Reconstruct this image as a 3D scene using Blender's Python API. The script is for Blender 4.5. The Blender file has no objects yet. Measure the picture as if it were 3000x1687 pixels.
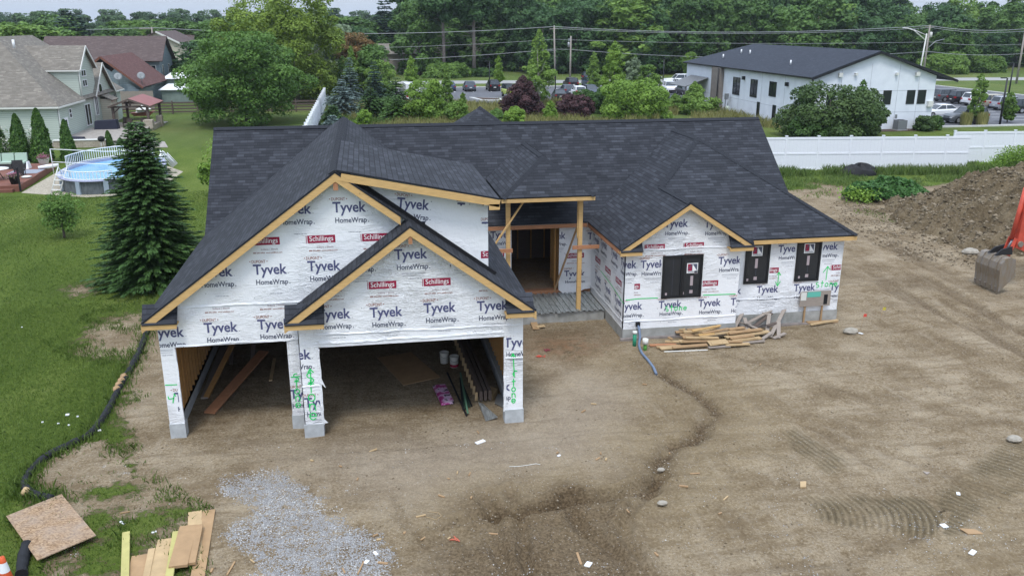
import bpy, math, random
import numpy as np
from mathutils import Vector, Matrix, noise
R = math.radians
S = bpy.context.scene
COL = S.collection
random.seed(7)
# ------------------------------------------------------------------ camera
cd = bpy.data.cameras.new('camera'); cam = bpy.data.objects.new('camera', cd); COL.objects.link(cam)
cd.sensor_width = 36; cd.lens = 29.99; cd.clip_start = 0.3; cd.clip_end = 6000
cam.location = (0, 0, 10.556)
cam.rotation_euler = (R(90 - 17.281), 0, R(-9.695))
S.camera = cam
# ------------------------------------------------------------------ sky and light (bright overcast)
w = bpy.data.worlds.new('World'); S.world = w; w.use_nodes = True
nt = w.node_tree; nt.nodes.clear()
sky = nt.nodes.new('ShaderNodeTexSky'); sky.sky_type = 'NISHITA'; sky.sun_disc = False
SUN_EL, SUN_AZ = 62, 200
sky.sun_elevation = R(SUN_EL); sky.sun_rotation = R(SUN_AZ)
sky.air_density = 1.0; sky.dust_density = 1.5; sky.ozone_density = 1.0; sky.altitude = 100
hs = nt.nodes.new('ShaderNodeHueSaturation'); hs.inputs['Saturation'].default_value = 0.62
bg = nt.nodes.new('ShaderNodeBackground'); bg.inputs['Strength'].default_value = 0.13
wo = nt.nodes.new('ShaderNodeOutputWorld')
nt.links.new(sky.outputs[0], hs.inputs['Color']); cl = nt.nodes.new('ShaderNodeMix'); cl.data_type = 'RGBA'; cl.inputs[0].default_value = .8   # thin even cloud in front of the blue
geo = nt.nodes.new('ShaderNodeNewGeometry'); sx = nt.nodes.new('ShaderNodeSeparateXYZ'); nt.links.new(geo.outputs['Incoming'], sx.inputs[0])
ab = nt.nodes.new('ShaderNodeMath'); ab.operation = 'MULTIPLY_ADD'; ab.use_clamp = False; ab.inputs[1].default_value = -2.0; ab.inputs[2].default_value = 1.0; nt.links.new(sx.outputs[2], ab.inputs[0])   # overcast sky: zenith three times the horizon
mxx = nt.nodes.new('ShaderNodeMath'); mxx.operation = 'MAXIMUM'; mxx.inputs[1].default_value = 1.0; nt.links.new(ab.outputs[0], mxx.inputs[0])
vm = nt.nodes.new('ShaderNodeVectorMath'); vm.operation = 'SCALE'; vm.inputs[0].default_value = (3.25, 3.75, 4.6); nt.links.new(mxx.outputs[0], vm.inputs['Scale']); nt.links.new(vm.outputs[0], cl.inputs[7]); nt.links.new(hs.outputs[0], cl.inputs[6]); nt.links.new(cl.outputs[2], bg.inputs['Color']); nt.links.new(bg.outputs[0], wo.inputs[0])
sl = bpy.data.lights.new('sun', 'SUN'); sl.energy = 1.4; sl.angle = R(14); sl.color = (1, .97, .92)
so = bpy.data.objects.new('sun', sl); COL.objects.link(so)
az, el = R(SUN_AZ), R(SUN_EL)
so.rotation_euler = Vector((-math.sin(az) * math.cos(el), -math.cos(az) * math.cos(el), -math.sin(el))).to_track_quat('-Z', 'Y').to_euler()
S.view_settings.view_transform = 'Standard'; S.view_settings.look = 'None'
S.view_settings.exposure = 0.5; S.view_settings.gamma = 1; S.view_settings.use_curve_mapping = False
S.cycles.max_bounces = 6; S.cycles.diffuse_bounces = 3; S.cycles.glossy_bounces = 2; S.cycles.transmission_bounces = 3
S.cycles.transparent_max_bounces = 8; S.cycles.volume_bounces = 0
S.cycles.use_adaptive_sampling = True; S.cycles.use_denoising = True
# ------------------------------------------------------------------ materials
def mat(name, col=(.5, .5, .5), rough=.8, metal=0, spec=.3, build=None):
    m = bpy.data.materials.new(name); m.use_nodes = True
    b = m.node_tree.nodes['Principled BSDF']
    b.inputs['Base Color'].default_value = (*col, 1); b.inputs['Roughness'].default_value = rough
    b.inputs['Metallic'].default_value = metal; b.inputs['Specular IOR Level'].default_value = spec
    if build: build(N(m), b)
    return m
class N:
    """short hand for node graphs"""
    def __init__(s, m): s.t = m.node_tree; s.b = s.t.nodes['Principled BSDF']
    def n(s, typ, ins=None, **kw):
        x = s.t.nodes.new(typ)
        for k, v in kw.items(): setattr(x, k, v)
        for k, v in (ins or {}).items(): s.set(x.inputs[k], v)
        return x
    def set(s, i, v):
        if isinstance(v, bpy.types.NodeSocket): s.t.links.new(v, i)
        elif isinstance(v, tuple) and len(v) == 3 and i.type == 'RGBA': i.default_value = (*v, 1)
        else: i.default_value = v
    def obj(s): return s.n('ShaderNodeTexCoord').outputs['Object']
    def pos(s): return s.n('ShaderNodeNewGeometry').outputs['Position']
    def uv(s): return s.n('ShaderNodeTexCoord').outputs['UV']
    def attr(s, nm, out='Fac'): return s.n('ShaderNodeAttribute', attribute_name=nm).outputs[out]
    def mp(s, v, sc=(1, 1, 1), rot=(0, 0, 0)): return s.n('ShaderNodeMapping', {'Vector': v, 'Scale': Vector(sc), 'Rotation': Vector(rot)}).outputs[0]
    def noise(s, v, sc=5, det=4, ro=.55, out='Fac', dist=0): return s.n('ShaderNodeTexNoise', {'Vector': v, 'Scale': sc, 'Detail': det, 'Roughness': ro, 'Distortion': dist}).outputs[out]
    def vor(s, v, sc=5, out='Distance', feature='F1', rnd=1): return s.n('ShaderNodeTexVoronoi', {'Vector': v, 'Scale': sc, 'Randomness': rnd}, feature=feature).outputs[out]
    def ramp(s, f, stops):
        r = s.n('ShaderNodeValToRGB', {'Fac': f}); e = r.color_ramp.elements
        while len(e) < len(stops): e.new(.5)
        for k, (p, c) in enumerate(stops):
            e[k].position = p; e[k].color = (*c, 1) if isinstance(c, tuple) else (c, c, c, 1)
        return r.outputs[0]
    def mix(s, f, a, b, bt='MIX'):
        x = s.n('ShaderNodeMix', data_type='RGBA', blend_type=bt)
        s.set(x.inputs[0], f); s.set(x.inputs[6], a); s.set(x.inputs[7], b); return x.outputs[2]
    def m(s, op, a, b=0.0, c=0.0):
        x = s.n('ShaderNodeMath', operation=op); s.set(x.inputs[0], a); s.set(x.inputs[1], b); s.set(x.inputs[2], c); return x.outputs[0]
    def bump(s, h, st=.3, d=.02): s.t.links.new(s.n('ShaderNodeBump', {'Height': h, 'Strength': st, 'Distance': d}).outputs[0], s.b.inputs['Normal'])
    def col(s, c): s.set(s.b.inputs['Base Color'], c)
def vary(col, amt=.25, sc=3, rough=.8, bs=.15, bsc=40, metal=0, spec=.3, stretch=(1, 1, 1), name='surface'):
    def f(n, b):
        o = n.mp(n.obj(), stretch); v = n.noise(o, sc, 5)
        lo = tuple(c * (1 - amt) for c in col); hi = tuple(min(1, c * (1 + amt)) for c in col)
        n.col(n.ramp(v, [(.3, lo), (.7, hi)])); n.bump(n.noise(o, bsc, 3), bs, .01)
    return mat(name, col, rough, metal, spec, f)
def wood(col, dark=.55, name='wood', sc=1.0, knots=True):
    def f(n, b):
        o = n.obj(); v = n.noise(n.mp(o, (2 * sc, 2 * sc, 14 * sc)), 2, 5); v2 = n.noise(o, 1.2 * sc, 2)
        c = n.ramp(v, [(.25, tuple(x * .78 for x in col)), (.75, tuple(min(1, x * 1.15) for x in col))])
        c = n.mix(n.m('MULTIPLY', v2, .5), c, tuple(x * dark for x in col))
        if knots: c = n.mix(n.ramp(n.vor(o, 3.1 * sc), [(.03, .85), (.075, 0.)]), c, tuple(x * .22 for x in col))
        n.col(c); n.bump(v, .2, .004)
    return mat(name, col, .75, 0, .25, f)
def shingle(c1, c2, name, bw=.32, rh=.145, dark=.35):
    def f(n, b):
        u = n.uv()
        def br(w, off, sq, sc): return n.n('ShaderNodeTexBrick', {'Vector': n.mp(u, (1, 1, 1)), 'Color1': (0, 0, 0, 1), 'Color2': (1, 1, 1, 1), 'Mortar': (0, 0, 0, 1), 'Scale': sc, 'Mortar Size': .0, 'Brick Width': w, 'Row Height': rh, 'Bias': 0.0}, offset=off, offset_frequency=2, squash=sq, squash_frequency=3).outputs[0]
        a = br(bw, .37, 1.6, 1.0); d = br(bw * 2.3, .21, 1.0, 1.0)
        sep = n.m('ADD', n.m('MULTIPLY', a, .65), n.m('MULTIPLY', d, .35))
        big = n.noise(u, .5, 3)
        c = n.ramp(sep, [(.22, c1), (.5, tuple(x * .6 + y * .4 for x, y in zip(c1, c2))), (.72, tuple(x * .25 + y * .75 for x, y in zip(c1, c2))), (.9, tuple(y * 1.2 for y in c2))])
        c = n.mix(.15, c, n.ramp(big, [(.35, tuple(x * .8 for x in c1)), (.65, c2)]))
        c = n.mix(.25, c, n.ramp(n.noise(u, 45, 2), [(.3, tuple(x * .75 for x in c1)), (.7, tuple(x * 1.15 for x in c2))]))
        vv = n.n('ShaderNodeSeparateXYZ', {'Vector': u}).outputs[1]
        fr = n.m('FRACT', n.m('DIVIDE', vv, rh)); edge = n.ramp(fr, [(.0, 1.), (.10, .8), (.17, 0.)])  # shadow line at the foot of each course, darkened into the colour
        tab = n.n('ShaderNodeTexBrick', {'Vector': u, 'Color1': (0, 0, 0, 1), 'Color2': (0, 0, 0, 1), 'Mortar': (1, 1, 1, 1), 'Scale': 1.0, 'Mortar Size': .006, 'Brick Width': bw, 'Row Height': rh}, offset=.37, offset_frequency=2, squash=1.6, squash_frequency=3).outputs[0]
        gap_shade = n.m('MAXIMUM', n.m('MULTIPLY', edge, dark + .3), n.m('MULTIPLY', tab, dark))  # painted course shadow together with the real joints between tabs
        n.col(n.mix(gap_shade, c, tuple(x * .3 for x in c1)))
        n.bump(n.m('SUBTRACT', n.m('ADD', fr, n.m('MULTIPLY', n.noise(u, 90, 2), .25)), n.m('MULTIPLY', sep, .2)), .5, .012)
    return mat(name, c1, .9, 0, .25, f)
M = {}
M['roof'] = shingle((.017, .019, .024), (.053, .057, .069), 'charcoal_shingles', .27, .145, .5)
M['roof_grey'] = shingle((.15, .135, .115), (.25, .225, .19), 'weathered_shingles', .3, .16, .25)
M['roof_brown'] = shingle((.09, .066, .062), (.13, .098, .092), 'brown_shingles', .3, .16, .2)
M['roof_red'] = shingle((.11, .055, .05), (.155, .08, .074), 'maroon_shingles', .3, .16, .2)
M['roof_navy'] = shingle((.030, .036, .05), (.045, .052, .068), 'navy_shingles', .3, .16, .12)
def wrapf(n, b):
    o = n.pos()
    big = n.noise(n.mp(o, (.6, .6, 1.8)), 1.3, 5, .6, dist=1.2)
    w1 = n.noise(n.mp(o, (1.5, 1.5, 5.5), (0, .35, 0)), 1.1, 6, .6, dist=2.2)
    w2 = n.noise(n.mp(o, (5, 5, 1.2), (0, -.3, 0)), 1.4, 5, .6, dist=1.5)
    rid = n.m('ABSOLUTE', n.m('SUBTRACT', w1, .5)); rid2 = n.m('ABSOLUTE', n.m('SUBTRACT', w2, .5))
    dots = n.ramp(n.vor(o, 2.6, rnd=.9), [(.03, 1.), (.05, 0.)])
    c = n.mix(n.m('MULTIPLY', n.noise(o, 7, 4), .35), (.84, .85, .87), (.76, .77, .80))
    c = n.mix(n.ramp(n.noise(n.mp(o, (1, 1, .5)), .8, 4), [(.55, 0.), (.8, .35)]), c, (.62, .60, .57))
    n.col(n.mix(n.m('MULTIPLY', dots, .75), c, (.12, .13, .12)))
    h = n.m('ADD', n.m('MULTIPLY', n.m('MINIMUM', rid, .12), 2.2), n.m('ADD', n.m('MULTIPLY', n.m('MINIMUM', rid2, .08), 1.5), n.m('MULTIPLY', big, 1.2)))
    msk = n.ramp(n.noise(o, .45, 3), [(.42, .12), (.66, 1.)])
    n.bump(n.m('ADD', n.m('MULTIPLY', h, msk), n.m('MULTIPLY', n.noise(o, 9, 3), .14)), .9, .075)
M['wrap'] = mat('house_wrap', (.8, .81, .83), .42, 0, .45, wrapf)
M['ink_blue'] = mat('ink_blue', (.085, .09, .19), .6)
M['ink_dark'] = mat('ink_dark_blue', (.085, .095, .14), .6)
M['ink_brown'] = mat('ink_brown', (.30, .10, .06), .6)
M['ink_red'] = mat('ink_red', (.30, .012, .05), .6)
M['ink_pale'] = mat('ink_pale', (.40, .33, .35), .6)
M['ink_white'] = mat('ink_white', (.8, .8, .8), .6)
M['spray'] = mat('green_spray_paint', (.02, .62, .14), .6)
M['fascia'] = wood((.62, .40, .17), .8, 'pine_fascia')
M['fascia2'] = wood((.44, .21, .11), .75, 'cedar_board')
M['stud'] = wood((.50, .27, .10), .6, 'stud_wood')
M['pine'] = wood((.50, .36, .20), .75, 'pine_board')
M['pine2'] = wood((.40, .26, .14), .7, 'weathered_pine')
M['greenwood'] = wood((.46, .42, .16), .8, 'treated_wood')
M['greywood'] = wood((.34, .29, .25), .7, 'grey_wood')
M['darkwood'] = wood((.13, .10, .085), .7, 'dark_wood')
M['reddeck'] = wood((.20, .085, .06), .8, 'red_deck', knots=False)
def osbf(n, b):
    o = n.obj(); c = n.vor(n.mp(o, (1, 2.4, 1), (0, 0, .5)), 26, 'Color'); h = n.n('ShaderNodeSeparateColor', {'Color': c}).outputs[0]
    k = n.ramp(h, [(0, (.15, .09, .05)), (.5, (.30, .20, .12)), (1, (.44, .31, .19))])
    n.col(n.mix(n.ramp(n.noise(o, 2.2, 4), [(.4, 0.), (.7, .55)]), k, (.33, .27, .22))); n.bump(h, .3, .004)
M['osb'] = mat('osb', (.3, .2, .12), .8, 0, .2, osbf)
def concf(n, b):
    o = n.pos(); n.col(n.ramp(n.noise(o, 3, 6), [(.3, (.25, .25, .23)), (.7, (.40, .40, .385))])); n.bump(n.noise(o, 30, 4), .3, .01)
M['conc'] = mat('concrete', (.35, .35, .33), .85, 0, .2, concf)
M['block'] = vary((.42, .44, .45), .15, 5, .85, name='concrete_block')
M['footing'] = vary((.23, .20, .185), .25, 4, .9, name='stained_footing')
M['black'] = mat('black_frame', (.012, .013, .016), .4, 0, .4)
M['glass'] = mat('dark_glass', (.018, .022, .028), .08, 0, .6)
M['galv'] = vary((.36, .38, .38), .4, 4, .45, metal=.6, stretch=(6, 1, 1), name='galvanised_metal')
M['white'] = mat('white_paint', (.78, .79, .8), .5)
M['offwhite'] = mat('off_white', (.66, .66, .62), .6)
M['felt'] = mat('black_felt', (.012, .012, .014), .7)
M['steel'] = mat('grey_steel', (.3, .31, .32), .45, .7)
def vinylf(n, b):
    o = n.pos(); x = n.n('ShaderNodeSeparateXYZ', {'Vector': n.uv()}).outputs[0]
    f = n.m('FRACT', n.m('DIVIDE', x, .28)); g = n.ramp(f, [(.0, 1.), (.03, 1.), (.07, 0.)])
    c = n.mix(n.m('MULTIPLY', n.noise(o, .5, 4), .3), (.80, .82, .86), (.70, .72, .77)); n.col(n.mix(n.m('MULTIPLY', g, .25), c, (.5, .52, .58)))
    n.bump(n.m('MULTIPLY', g, -1), .4, .01)
M['vinyl'] = mat('white_vinyl', (.8, .82, .85), .35, 0, .5, vinylf)
M['vinylrail'] = mat('white_vinyl_rail', (.8, .82, .86), .35, 0, .5)
def siding(col, name, h=.14):
    def f(n, b):
        o = n.pos(); z = n.n('ShaderNodeSeparateXYZ', {'Vector': o}).outputs[2]; fr = n.m('FRACT', n.m('DIVIDE', z, h))
        c = n.mix(n.m('MULTIPLY', n.noise(o, .7, 4), .3), col, tuple(x * .8 for x in col))
        n.col(n.mix(n.ramp(fr, [(0, .75), (.14, .45), (.22, 0.)]), c, tuple(x * .45 for x in col))); n.bump(fr, .6, -.02)
    return mat(name, col, .55, 0, .3, f)
M['sid_green'] = siding((.47, .53, .47), 'sage_siding', .17)
M['sid_blue'] = siding((.20, .25, .28), 'slate_siding', .22)
M['sid_beige'] = siding((.52, .48, .38), 'beige_siding', .2)
M['sid_shed'] = vary((.20, .25, .23), .12, 2, .6, name='shed_siding')
def panelf(n, b):
    o = n.pos(); n.col(n.ramp(n.noise(o, .9, 5), [(.3, (.66, .70, .76)), (.7, (.76, .80, .86))])); n.bump(n.noise(o, 12, 3), .1, .01)
M['stucco'] = mat('white_stucco', (.75, .78, .82), .75, 0, .2, panelf)
M['joint'] = mat('joint_grey', (.35, .37, .4), .8)
M['taupe'] = vary((.20, .175, .155), .12, 2, .8, name='taupe_panel')
def stonef(n, b):
    o = n.pos(); br = n.n('ShaderNodeTexBrick', {'Vector': n.uv(), 'Color1': (.36, .30, .23, 1), 'Color2': (.50, .44, .36, 1), 'Mortar': (.2, .17, .14, 1), 'Scale': 1.0, 'Mortar Size': .012, 'Brick Width': .42, 'Row Height': .15}).outputs[0]
    n.col(n.mix(.35, br, n.ramp(n.noise(o, 5, 4), [(.3, (.28, .24, .19)), (.7, (.5, .45, .38))])))
M['stone'] = mat('retaining_stone', (.45, .38, .3), .9, 0, .2, stonef)
M['asphalt'] = vary((.115, .118, .13), .18, 1.5, .9, name='asphalt')
M['kerb'] = vary((.52, .52, .50), .1, 3, .85, name='kerb_concrete')
M['roadc'] = vary((.30, .30, .29), .12, .3, .9, name='road_concrete')
M['paint'] = mat('road_paint', (.7, .7, .68), .7)
M['mulch'] = vary((.07, .045, .035), .3, 8, .95, name='mulch')
# ------------------------------------------------------------------ mesh builder
class MB:
    def __init__(s): s.v = []; s.f = []; s.uvs = []; s.mi = []; s.sm = []; s.cur = 0; s.hasuv = False
    def poly(s, pts, uv=None, smooth=False):
        k = len(s.v); s.v += [tuple(p) for p in pts]; s.f.append(tuple(range(k, k + len(pts)))); s.mi.append(s.cur); s.sm.append(smooth)
        if uv is not None: s.hasuv = True
        s.uvs.append(uv); return s
    def hexa(s, b, t):
        """closed prism between two loops of equal length, b (seen from outside) and t"""
        n = len(b); s.poly(b[::-1]); s.poly(t)
        for i in range(n):
            j = (i + 1) % n; s.poly([b[i], b[j], t[j], t[i]])
        return s
    def box(s, x0, y0, z0, x1, y1, z1, uv=False):
        if x1 < x0: x0, x1 = x1, x0
        if y1 < y0: y0, y1 = y1, y0
        if z1 < z0: z0, z1 = z1, z0
        P = [(x0, y0), (x1, y0), (x1, y1), (x0, y1)]
        if not uv: return s.hexa([(x, y, z0) for x, y in P], [(x, y, z1) for x, y in P])
        s.poly([(x, y, z0) for x, y in P][::-1], [(x, y) for x, y in P][::-1]); s.poly([(x, y, z1) for x, y in P], P)
        for i in range(4):
            a, b = P[i], P[(i + 1) % 4]; ax = 1 if i % 2 else 0
            s.poly([(*a, z0), (*b, z0), (*b, z1), (*a, z1)], [(a[ax], z0), (b[ax], z0), (b[ax], z1), (a[ax], z1)])
        return s
    def obox(s, c, size, rz=0, tilt=None):
        """box centred on c, size (x, y, z), turned rz about z, optional tilt Matrix"""
        m = Matrix.Rotation(rz, 3, 'Z')
        if tilt is not None: m = m @ tilt
        c = Vector(c); h = [q / 2 for q in size]
        P = [(-h[0], -h[1]), (h[0], -h[1]), (h[0], h[1]), (-h[0], h[1])]
        return s.hexa([tuple(c + m @ Vector((x, y, -h[2]))) for x, y in P], [tuple(c + m @ Vector((x, y, h[2]))) for x, y in P])
    def beam(s, a, b, wd, h, up=(0, 0, 1)):
        a, b = Vector(a), Vector(b); d = (b - a).normalized(); u = Vector(up); r = d.cross(u)
        if r.length < 1e-4: r = d.cross(Vector((1, 0, 0)))
        r.normalize(); u = r.cross(d).normalized(); r *= wd / 2; u *= h / 2
        q = lambda p: [tuple(p - r - u), tuple(p + r - u), tuple(p + r + u), tuple(p - r + u)]
        return s.hexa(q(a)[::-1], q(b)[::-1])
    def tube(s, pts, rad, n=8, smooth=True, cap=True):
        pts = [Vector(p) for p in pts]; rs = rad if isinstance(rad, (list, tuple)) else [rad] * len(pts); rings = []
        pu = None
        for i, p in enumerate(pts):
            d = (pts[min(i + 1, len(pts) - 1)] - pts[max(i - 1, 0)]).normalized()
            u = Vector((0, 0, 1)) if abs(d.z) < .9 else Vector((1, 0, 0))
            if pu is not None: u = pu
            r = d.cross(u).normalized(); u = r.cross(d).normalized(); pu = u
            k = len(s.v); s.v += [tuple(p + (r * math.cos(2 * math.pi * j / n) + u * math.sin(2 * math.pi * j / n)) * rs[i]) for j in range(n)]; rings.append(k)
        for a, b in zip(rings, rings[1:]):
            for j in range(n):
                s.f.append((a + j, a + (j + 1) % n, b + (j + 1) % n, b + j)); s.mi.append(s.cur); s.sm.append(smooth); s.uvs.append(None)
        if cap:
            for k, rev in ((rings[0], True), (rings[-1], False)):
                f = tuple(range(k, k + n)); s.f.append(f[::-1] if rev else f); s.mi.append(s.cur); s.sm.append(False); s.uvs.append(None)
        return s
    def lathe(s, prof, n=16, c=(0, 0, 0), smooth=True):
        rings = []
        for r, z in prof:
            k = len(s.v); s.v += [(c[0] + r * math.cos(2 * math.pi * j / n), c[1] + r * math.sin(2 * math.pi * j / n), c[2] + z) for j in range(n)]; rings.append(k)
        for a, b in zip(rings, rings[1:]):
            for j in range(n):
                s.f.append((a + j, a + (j + 1) % n, b + (j + 1) % n, b + j)); s.mi.append(s.cur); s.sm.append(smooth); s.uvs.append(None)
        return s
    def extrude_y(s, prof, y0, y1):
        return s.hexa([(x, y0, z) for x, z in prof][::-1], [(x, y1, z) for x, z in prof][::-1])
    def slab(s, poly, t, uvo=None, eave=None):
        """roof plane with thickness t below; uv in metres: u along the eave, v up the slope"""
        P = [Vector(p) for p in poly]; nrm = Vector((0, 0, 0))
        for i in range(len(P)): nrm += P[i].cross(P[(i + 1) % len(P)])
        nrm.normalize()
        if nrm.z < 0: P = P[::-1]; nrm = -nrm
        e = Vector((0, 0, 1)).cross(nrm)
        e = Vector((1, 0, 0)) if e.length < 1e-4 else e.normalized()
        up = nrm.cross(e).normalized(); z0 = min(P, key=lambda p: p.z)
        uv = [((p - z0).dot(e) + 50, (p - z0).dot(up)) for p in P]
        s.poly([tuple(p) for p in P], uv); Q = [p - nrm * t for p in P]; s.poly([tuple(q) for q in Q[::-1]], uv[::-1])
        for i in range(len(P)):
            j = (i + 1) % len(P); s.poly([tuple(P[i]), tuple(Q[i]), tuple(Q[j]), tuple(P[j])], [(.05, .02)] * 4)
        return s
    def wallp(s, pts, uvf=None):
        """flat polygon with uv in metres"""
        P = [Vector(p) for p in pts]; nrm = Vector((0, 0, 0))
        for i in range(len(P)): nrm += P[i].cross(P[(i + 1) % len(P)])
        nrm.normalize(); e = Vector((0, 0, 1)).cross(nrm); e = Vector((1, 0, 0)) if e.length < 1e-4 else e.normalized(); up = nrm.cross(e)
        return s.poly(pts, [(p.dot(e), p.dot(up)) for p in P])
    def build(s, name, mats, parent=None, world=True, bevel=0, smooth=None):
        me = bpy.data.meshes.new(name); off = Vector((0, 0, 0))
        if world and parent is not None: off = Vector(ORG.get(parent.name, (0, 0, 0)))
        me.from_pydata([tuple(Vector(v) - off) for v in s.v] if off.length else s.v, [], s.f)
        for m_ in (mats if isinstance(mats, (list, tuple)) else [mats]): me.materials.append(m_)
        me.polygons.foreach_set('material_index', s.mi); me.polygons.foreach_set('use_smooth', s.sm if smooth is None else [smooth] * len(s.f))
        if s.hasuv:
            ul = me.uv_layers.new(name='UVMap'); flat = []
            for f, u in zip(s.f, s.uvs): flat += [c for q in (u or [(0, 0)] * len(f)) for c in q]
            ul.data.foreach_set('uv', flat)
        me.update(); me.validate()
        o = bpy.data.objects.new(name, me); COL.objects.link(o)
        if parent is not None: o.parent = parent; ORG[o.name] = tuple(off)
        if bevel:
            b = o.modifiers.new('bevel', 'BEVEL'); b.width = bevel; b.segments = 2; b.limit_method = 'ANGLE'
        return o
ORG = {}
def tag(o, label=None, cat=None, group=None, kind=None):
    if label: o['label'] = label
    if cat: o['category'] = cat
    if group: o['group'] = group
    if kind: o['kind'] = kind
    return o
def thing(name, label, cat, loc=(0, 0, 0), rz=0, group=None):
    o = bpy.data.objects.new(name, None); COL.objects.link(o); o.location = loc; o.rotation_euler = (0, 0, rz); o.empty_display_size = .2
    ORG[o.name] = tuple(loc); return tag(o, label, cat, group)
def copy_tree(o, parent=None):
    c = o.copy(); COL.objects.link(c)
    if parent is not None: c.parent = parent
    for ch in [q for q in o.children]: copy_tree(ch, c)
    return c
def place(o, loc, rz=0, sc=1, label=None, group=None):
    o.location = loc; o.rotation_euler = (0, 0, rz); o.scale = (sc, sc, sc) if not isinstance(sc, tuple) else sc
    if label: o['label'] = label
    if group: o['group'] = group
    return o
def np_mesh(name, V, F, mats, parent=None, attrs=None, smooth=False, mi=None):
    """fast mesh from numpy: V (n,3), F (m,k) all faces the same size"""
    me = bpy.data.meshes.new(name); V = np.asarray(V, np.float32); F = np.asarray(F, np.int32); m, k = F.shape
    me.vertices.add(len(V)); me.vertices.foreach_set('co', V.ravel()); me.loops.add(m * k); me.loops.foreach_set('vertex_index', F.ravel())
    me.polygons.add(m); me.polygons.foreach_set('loop_start', np.arange(0, m * k, k, dtype=np.int32))
    if smooth: me.polygons.foreach_set('use_smooth', np.ones(m, bool))
    for q in (mats if isinstance(mats, (list, tuple)) else [mats]): me.materials.append(q)
    if mi is not None: me.polygons.foreach_set('material_index', np.asarray(mi, np.int32))
    for nm, arr in (attrs or {}).items():
        a = me.attributes.new(nm, 'FLOAT', 'POINT'); a.data.foreach_set('value', np.asarray(arr, np.float32).ravel())
    me.update(calc_edges=True); me.validate()
    if parent is False: return me
    o = bpy.data.objects.new(name, me); COL.objects.link(o)
    if parent is not None: o.parent = parent
    return o
# ------------------------------------------------------------------ lettering helpers
def text_mesh(body, bold=.0, space=1.0):
    cu = bpy.data.curves.new('t', 'FONT'); cu.body = body; cu.offset = bold; cu.space_character = space; cu.resolution_u = 3
    ob = bpy.data.objects.new('t', cu); COL.objects.link(ob); dg = bpy.context.evaluated_depsgraph_get(); me = bpy.data.meshes.new_from_object(ob.evaluated_get(dg))
    V = [(v.co.x, v.co.y) for v in me.vertices]; Fc = [tuple(p.vertices) for p in me.polygons]
    bpy.data.objects.remove(ob); bpy.data.curves.remove(cu); bpy.data.meshes.remove(me)
    xs = [v[0] for v in V]; ys = [v[1] for v in V]; x0, x1 = min(xs), max(xs)
    return [(x - (x0 + x1) / 2, y) for x, y in V], Fc, x1 - x0
TX = {}
def glyphs(body, width, cx, cy, bold=.02, hs=1.0, rot=0.0):
    """polygons of a word: width metres wide, centred on cx, baseline cy"""
    if (body, bold) not in TX: TX[(body, bold)] = text_mesh(body, bold)
    V, Fc, w0 = TX[(body, bold)]; s_ = width / w0; c, n_ = math.cos(rot), math.sin(rot)
    P = [(cx + (x * c - y * hs * n_) * s_, cy + (x * n_ + y * hs * c) * s_) for x, y in V]
    return [[P[i] for i in f] for f in Fc]
def clip(poly, region):
    """Sutherland-Hodgman against a convex counter clockwise region"""
    for i in range(len(region)):
        a, b = region[i], region[(i + 1) % len(region)]; ex, ey = b[0] - a[0], b[1] - a[1]
        d = [ex * (p[1] - a[1]) - ey * (p[0] - a[0]) for p in poly]; out = []
        for k in range(len(poly)):
            p, q, dp, dq = poly[k], poly[(k + 1) % len(poly)], d[k], d[(k + 1) % len(poly)]
            if dp >= 0: out.append(p)
            if (dp >= 0) != (dq >= 0):
                t = dp / (dp - dq); out.append((p[0] + (q[0] - p[0]) * t, p[1] + (q[1] - p[1]) * t))
        poly = out
        if len(poly) < 3: return None
    return poly
def rect(x0, y0, x1, y1): return [(x0, y0), (x1, y0), (x1, y1), (x0, y1)]
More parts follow.
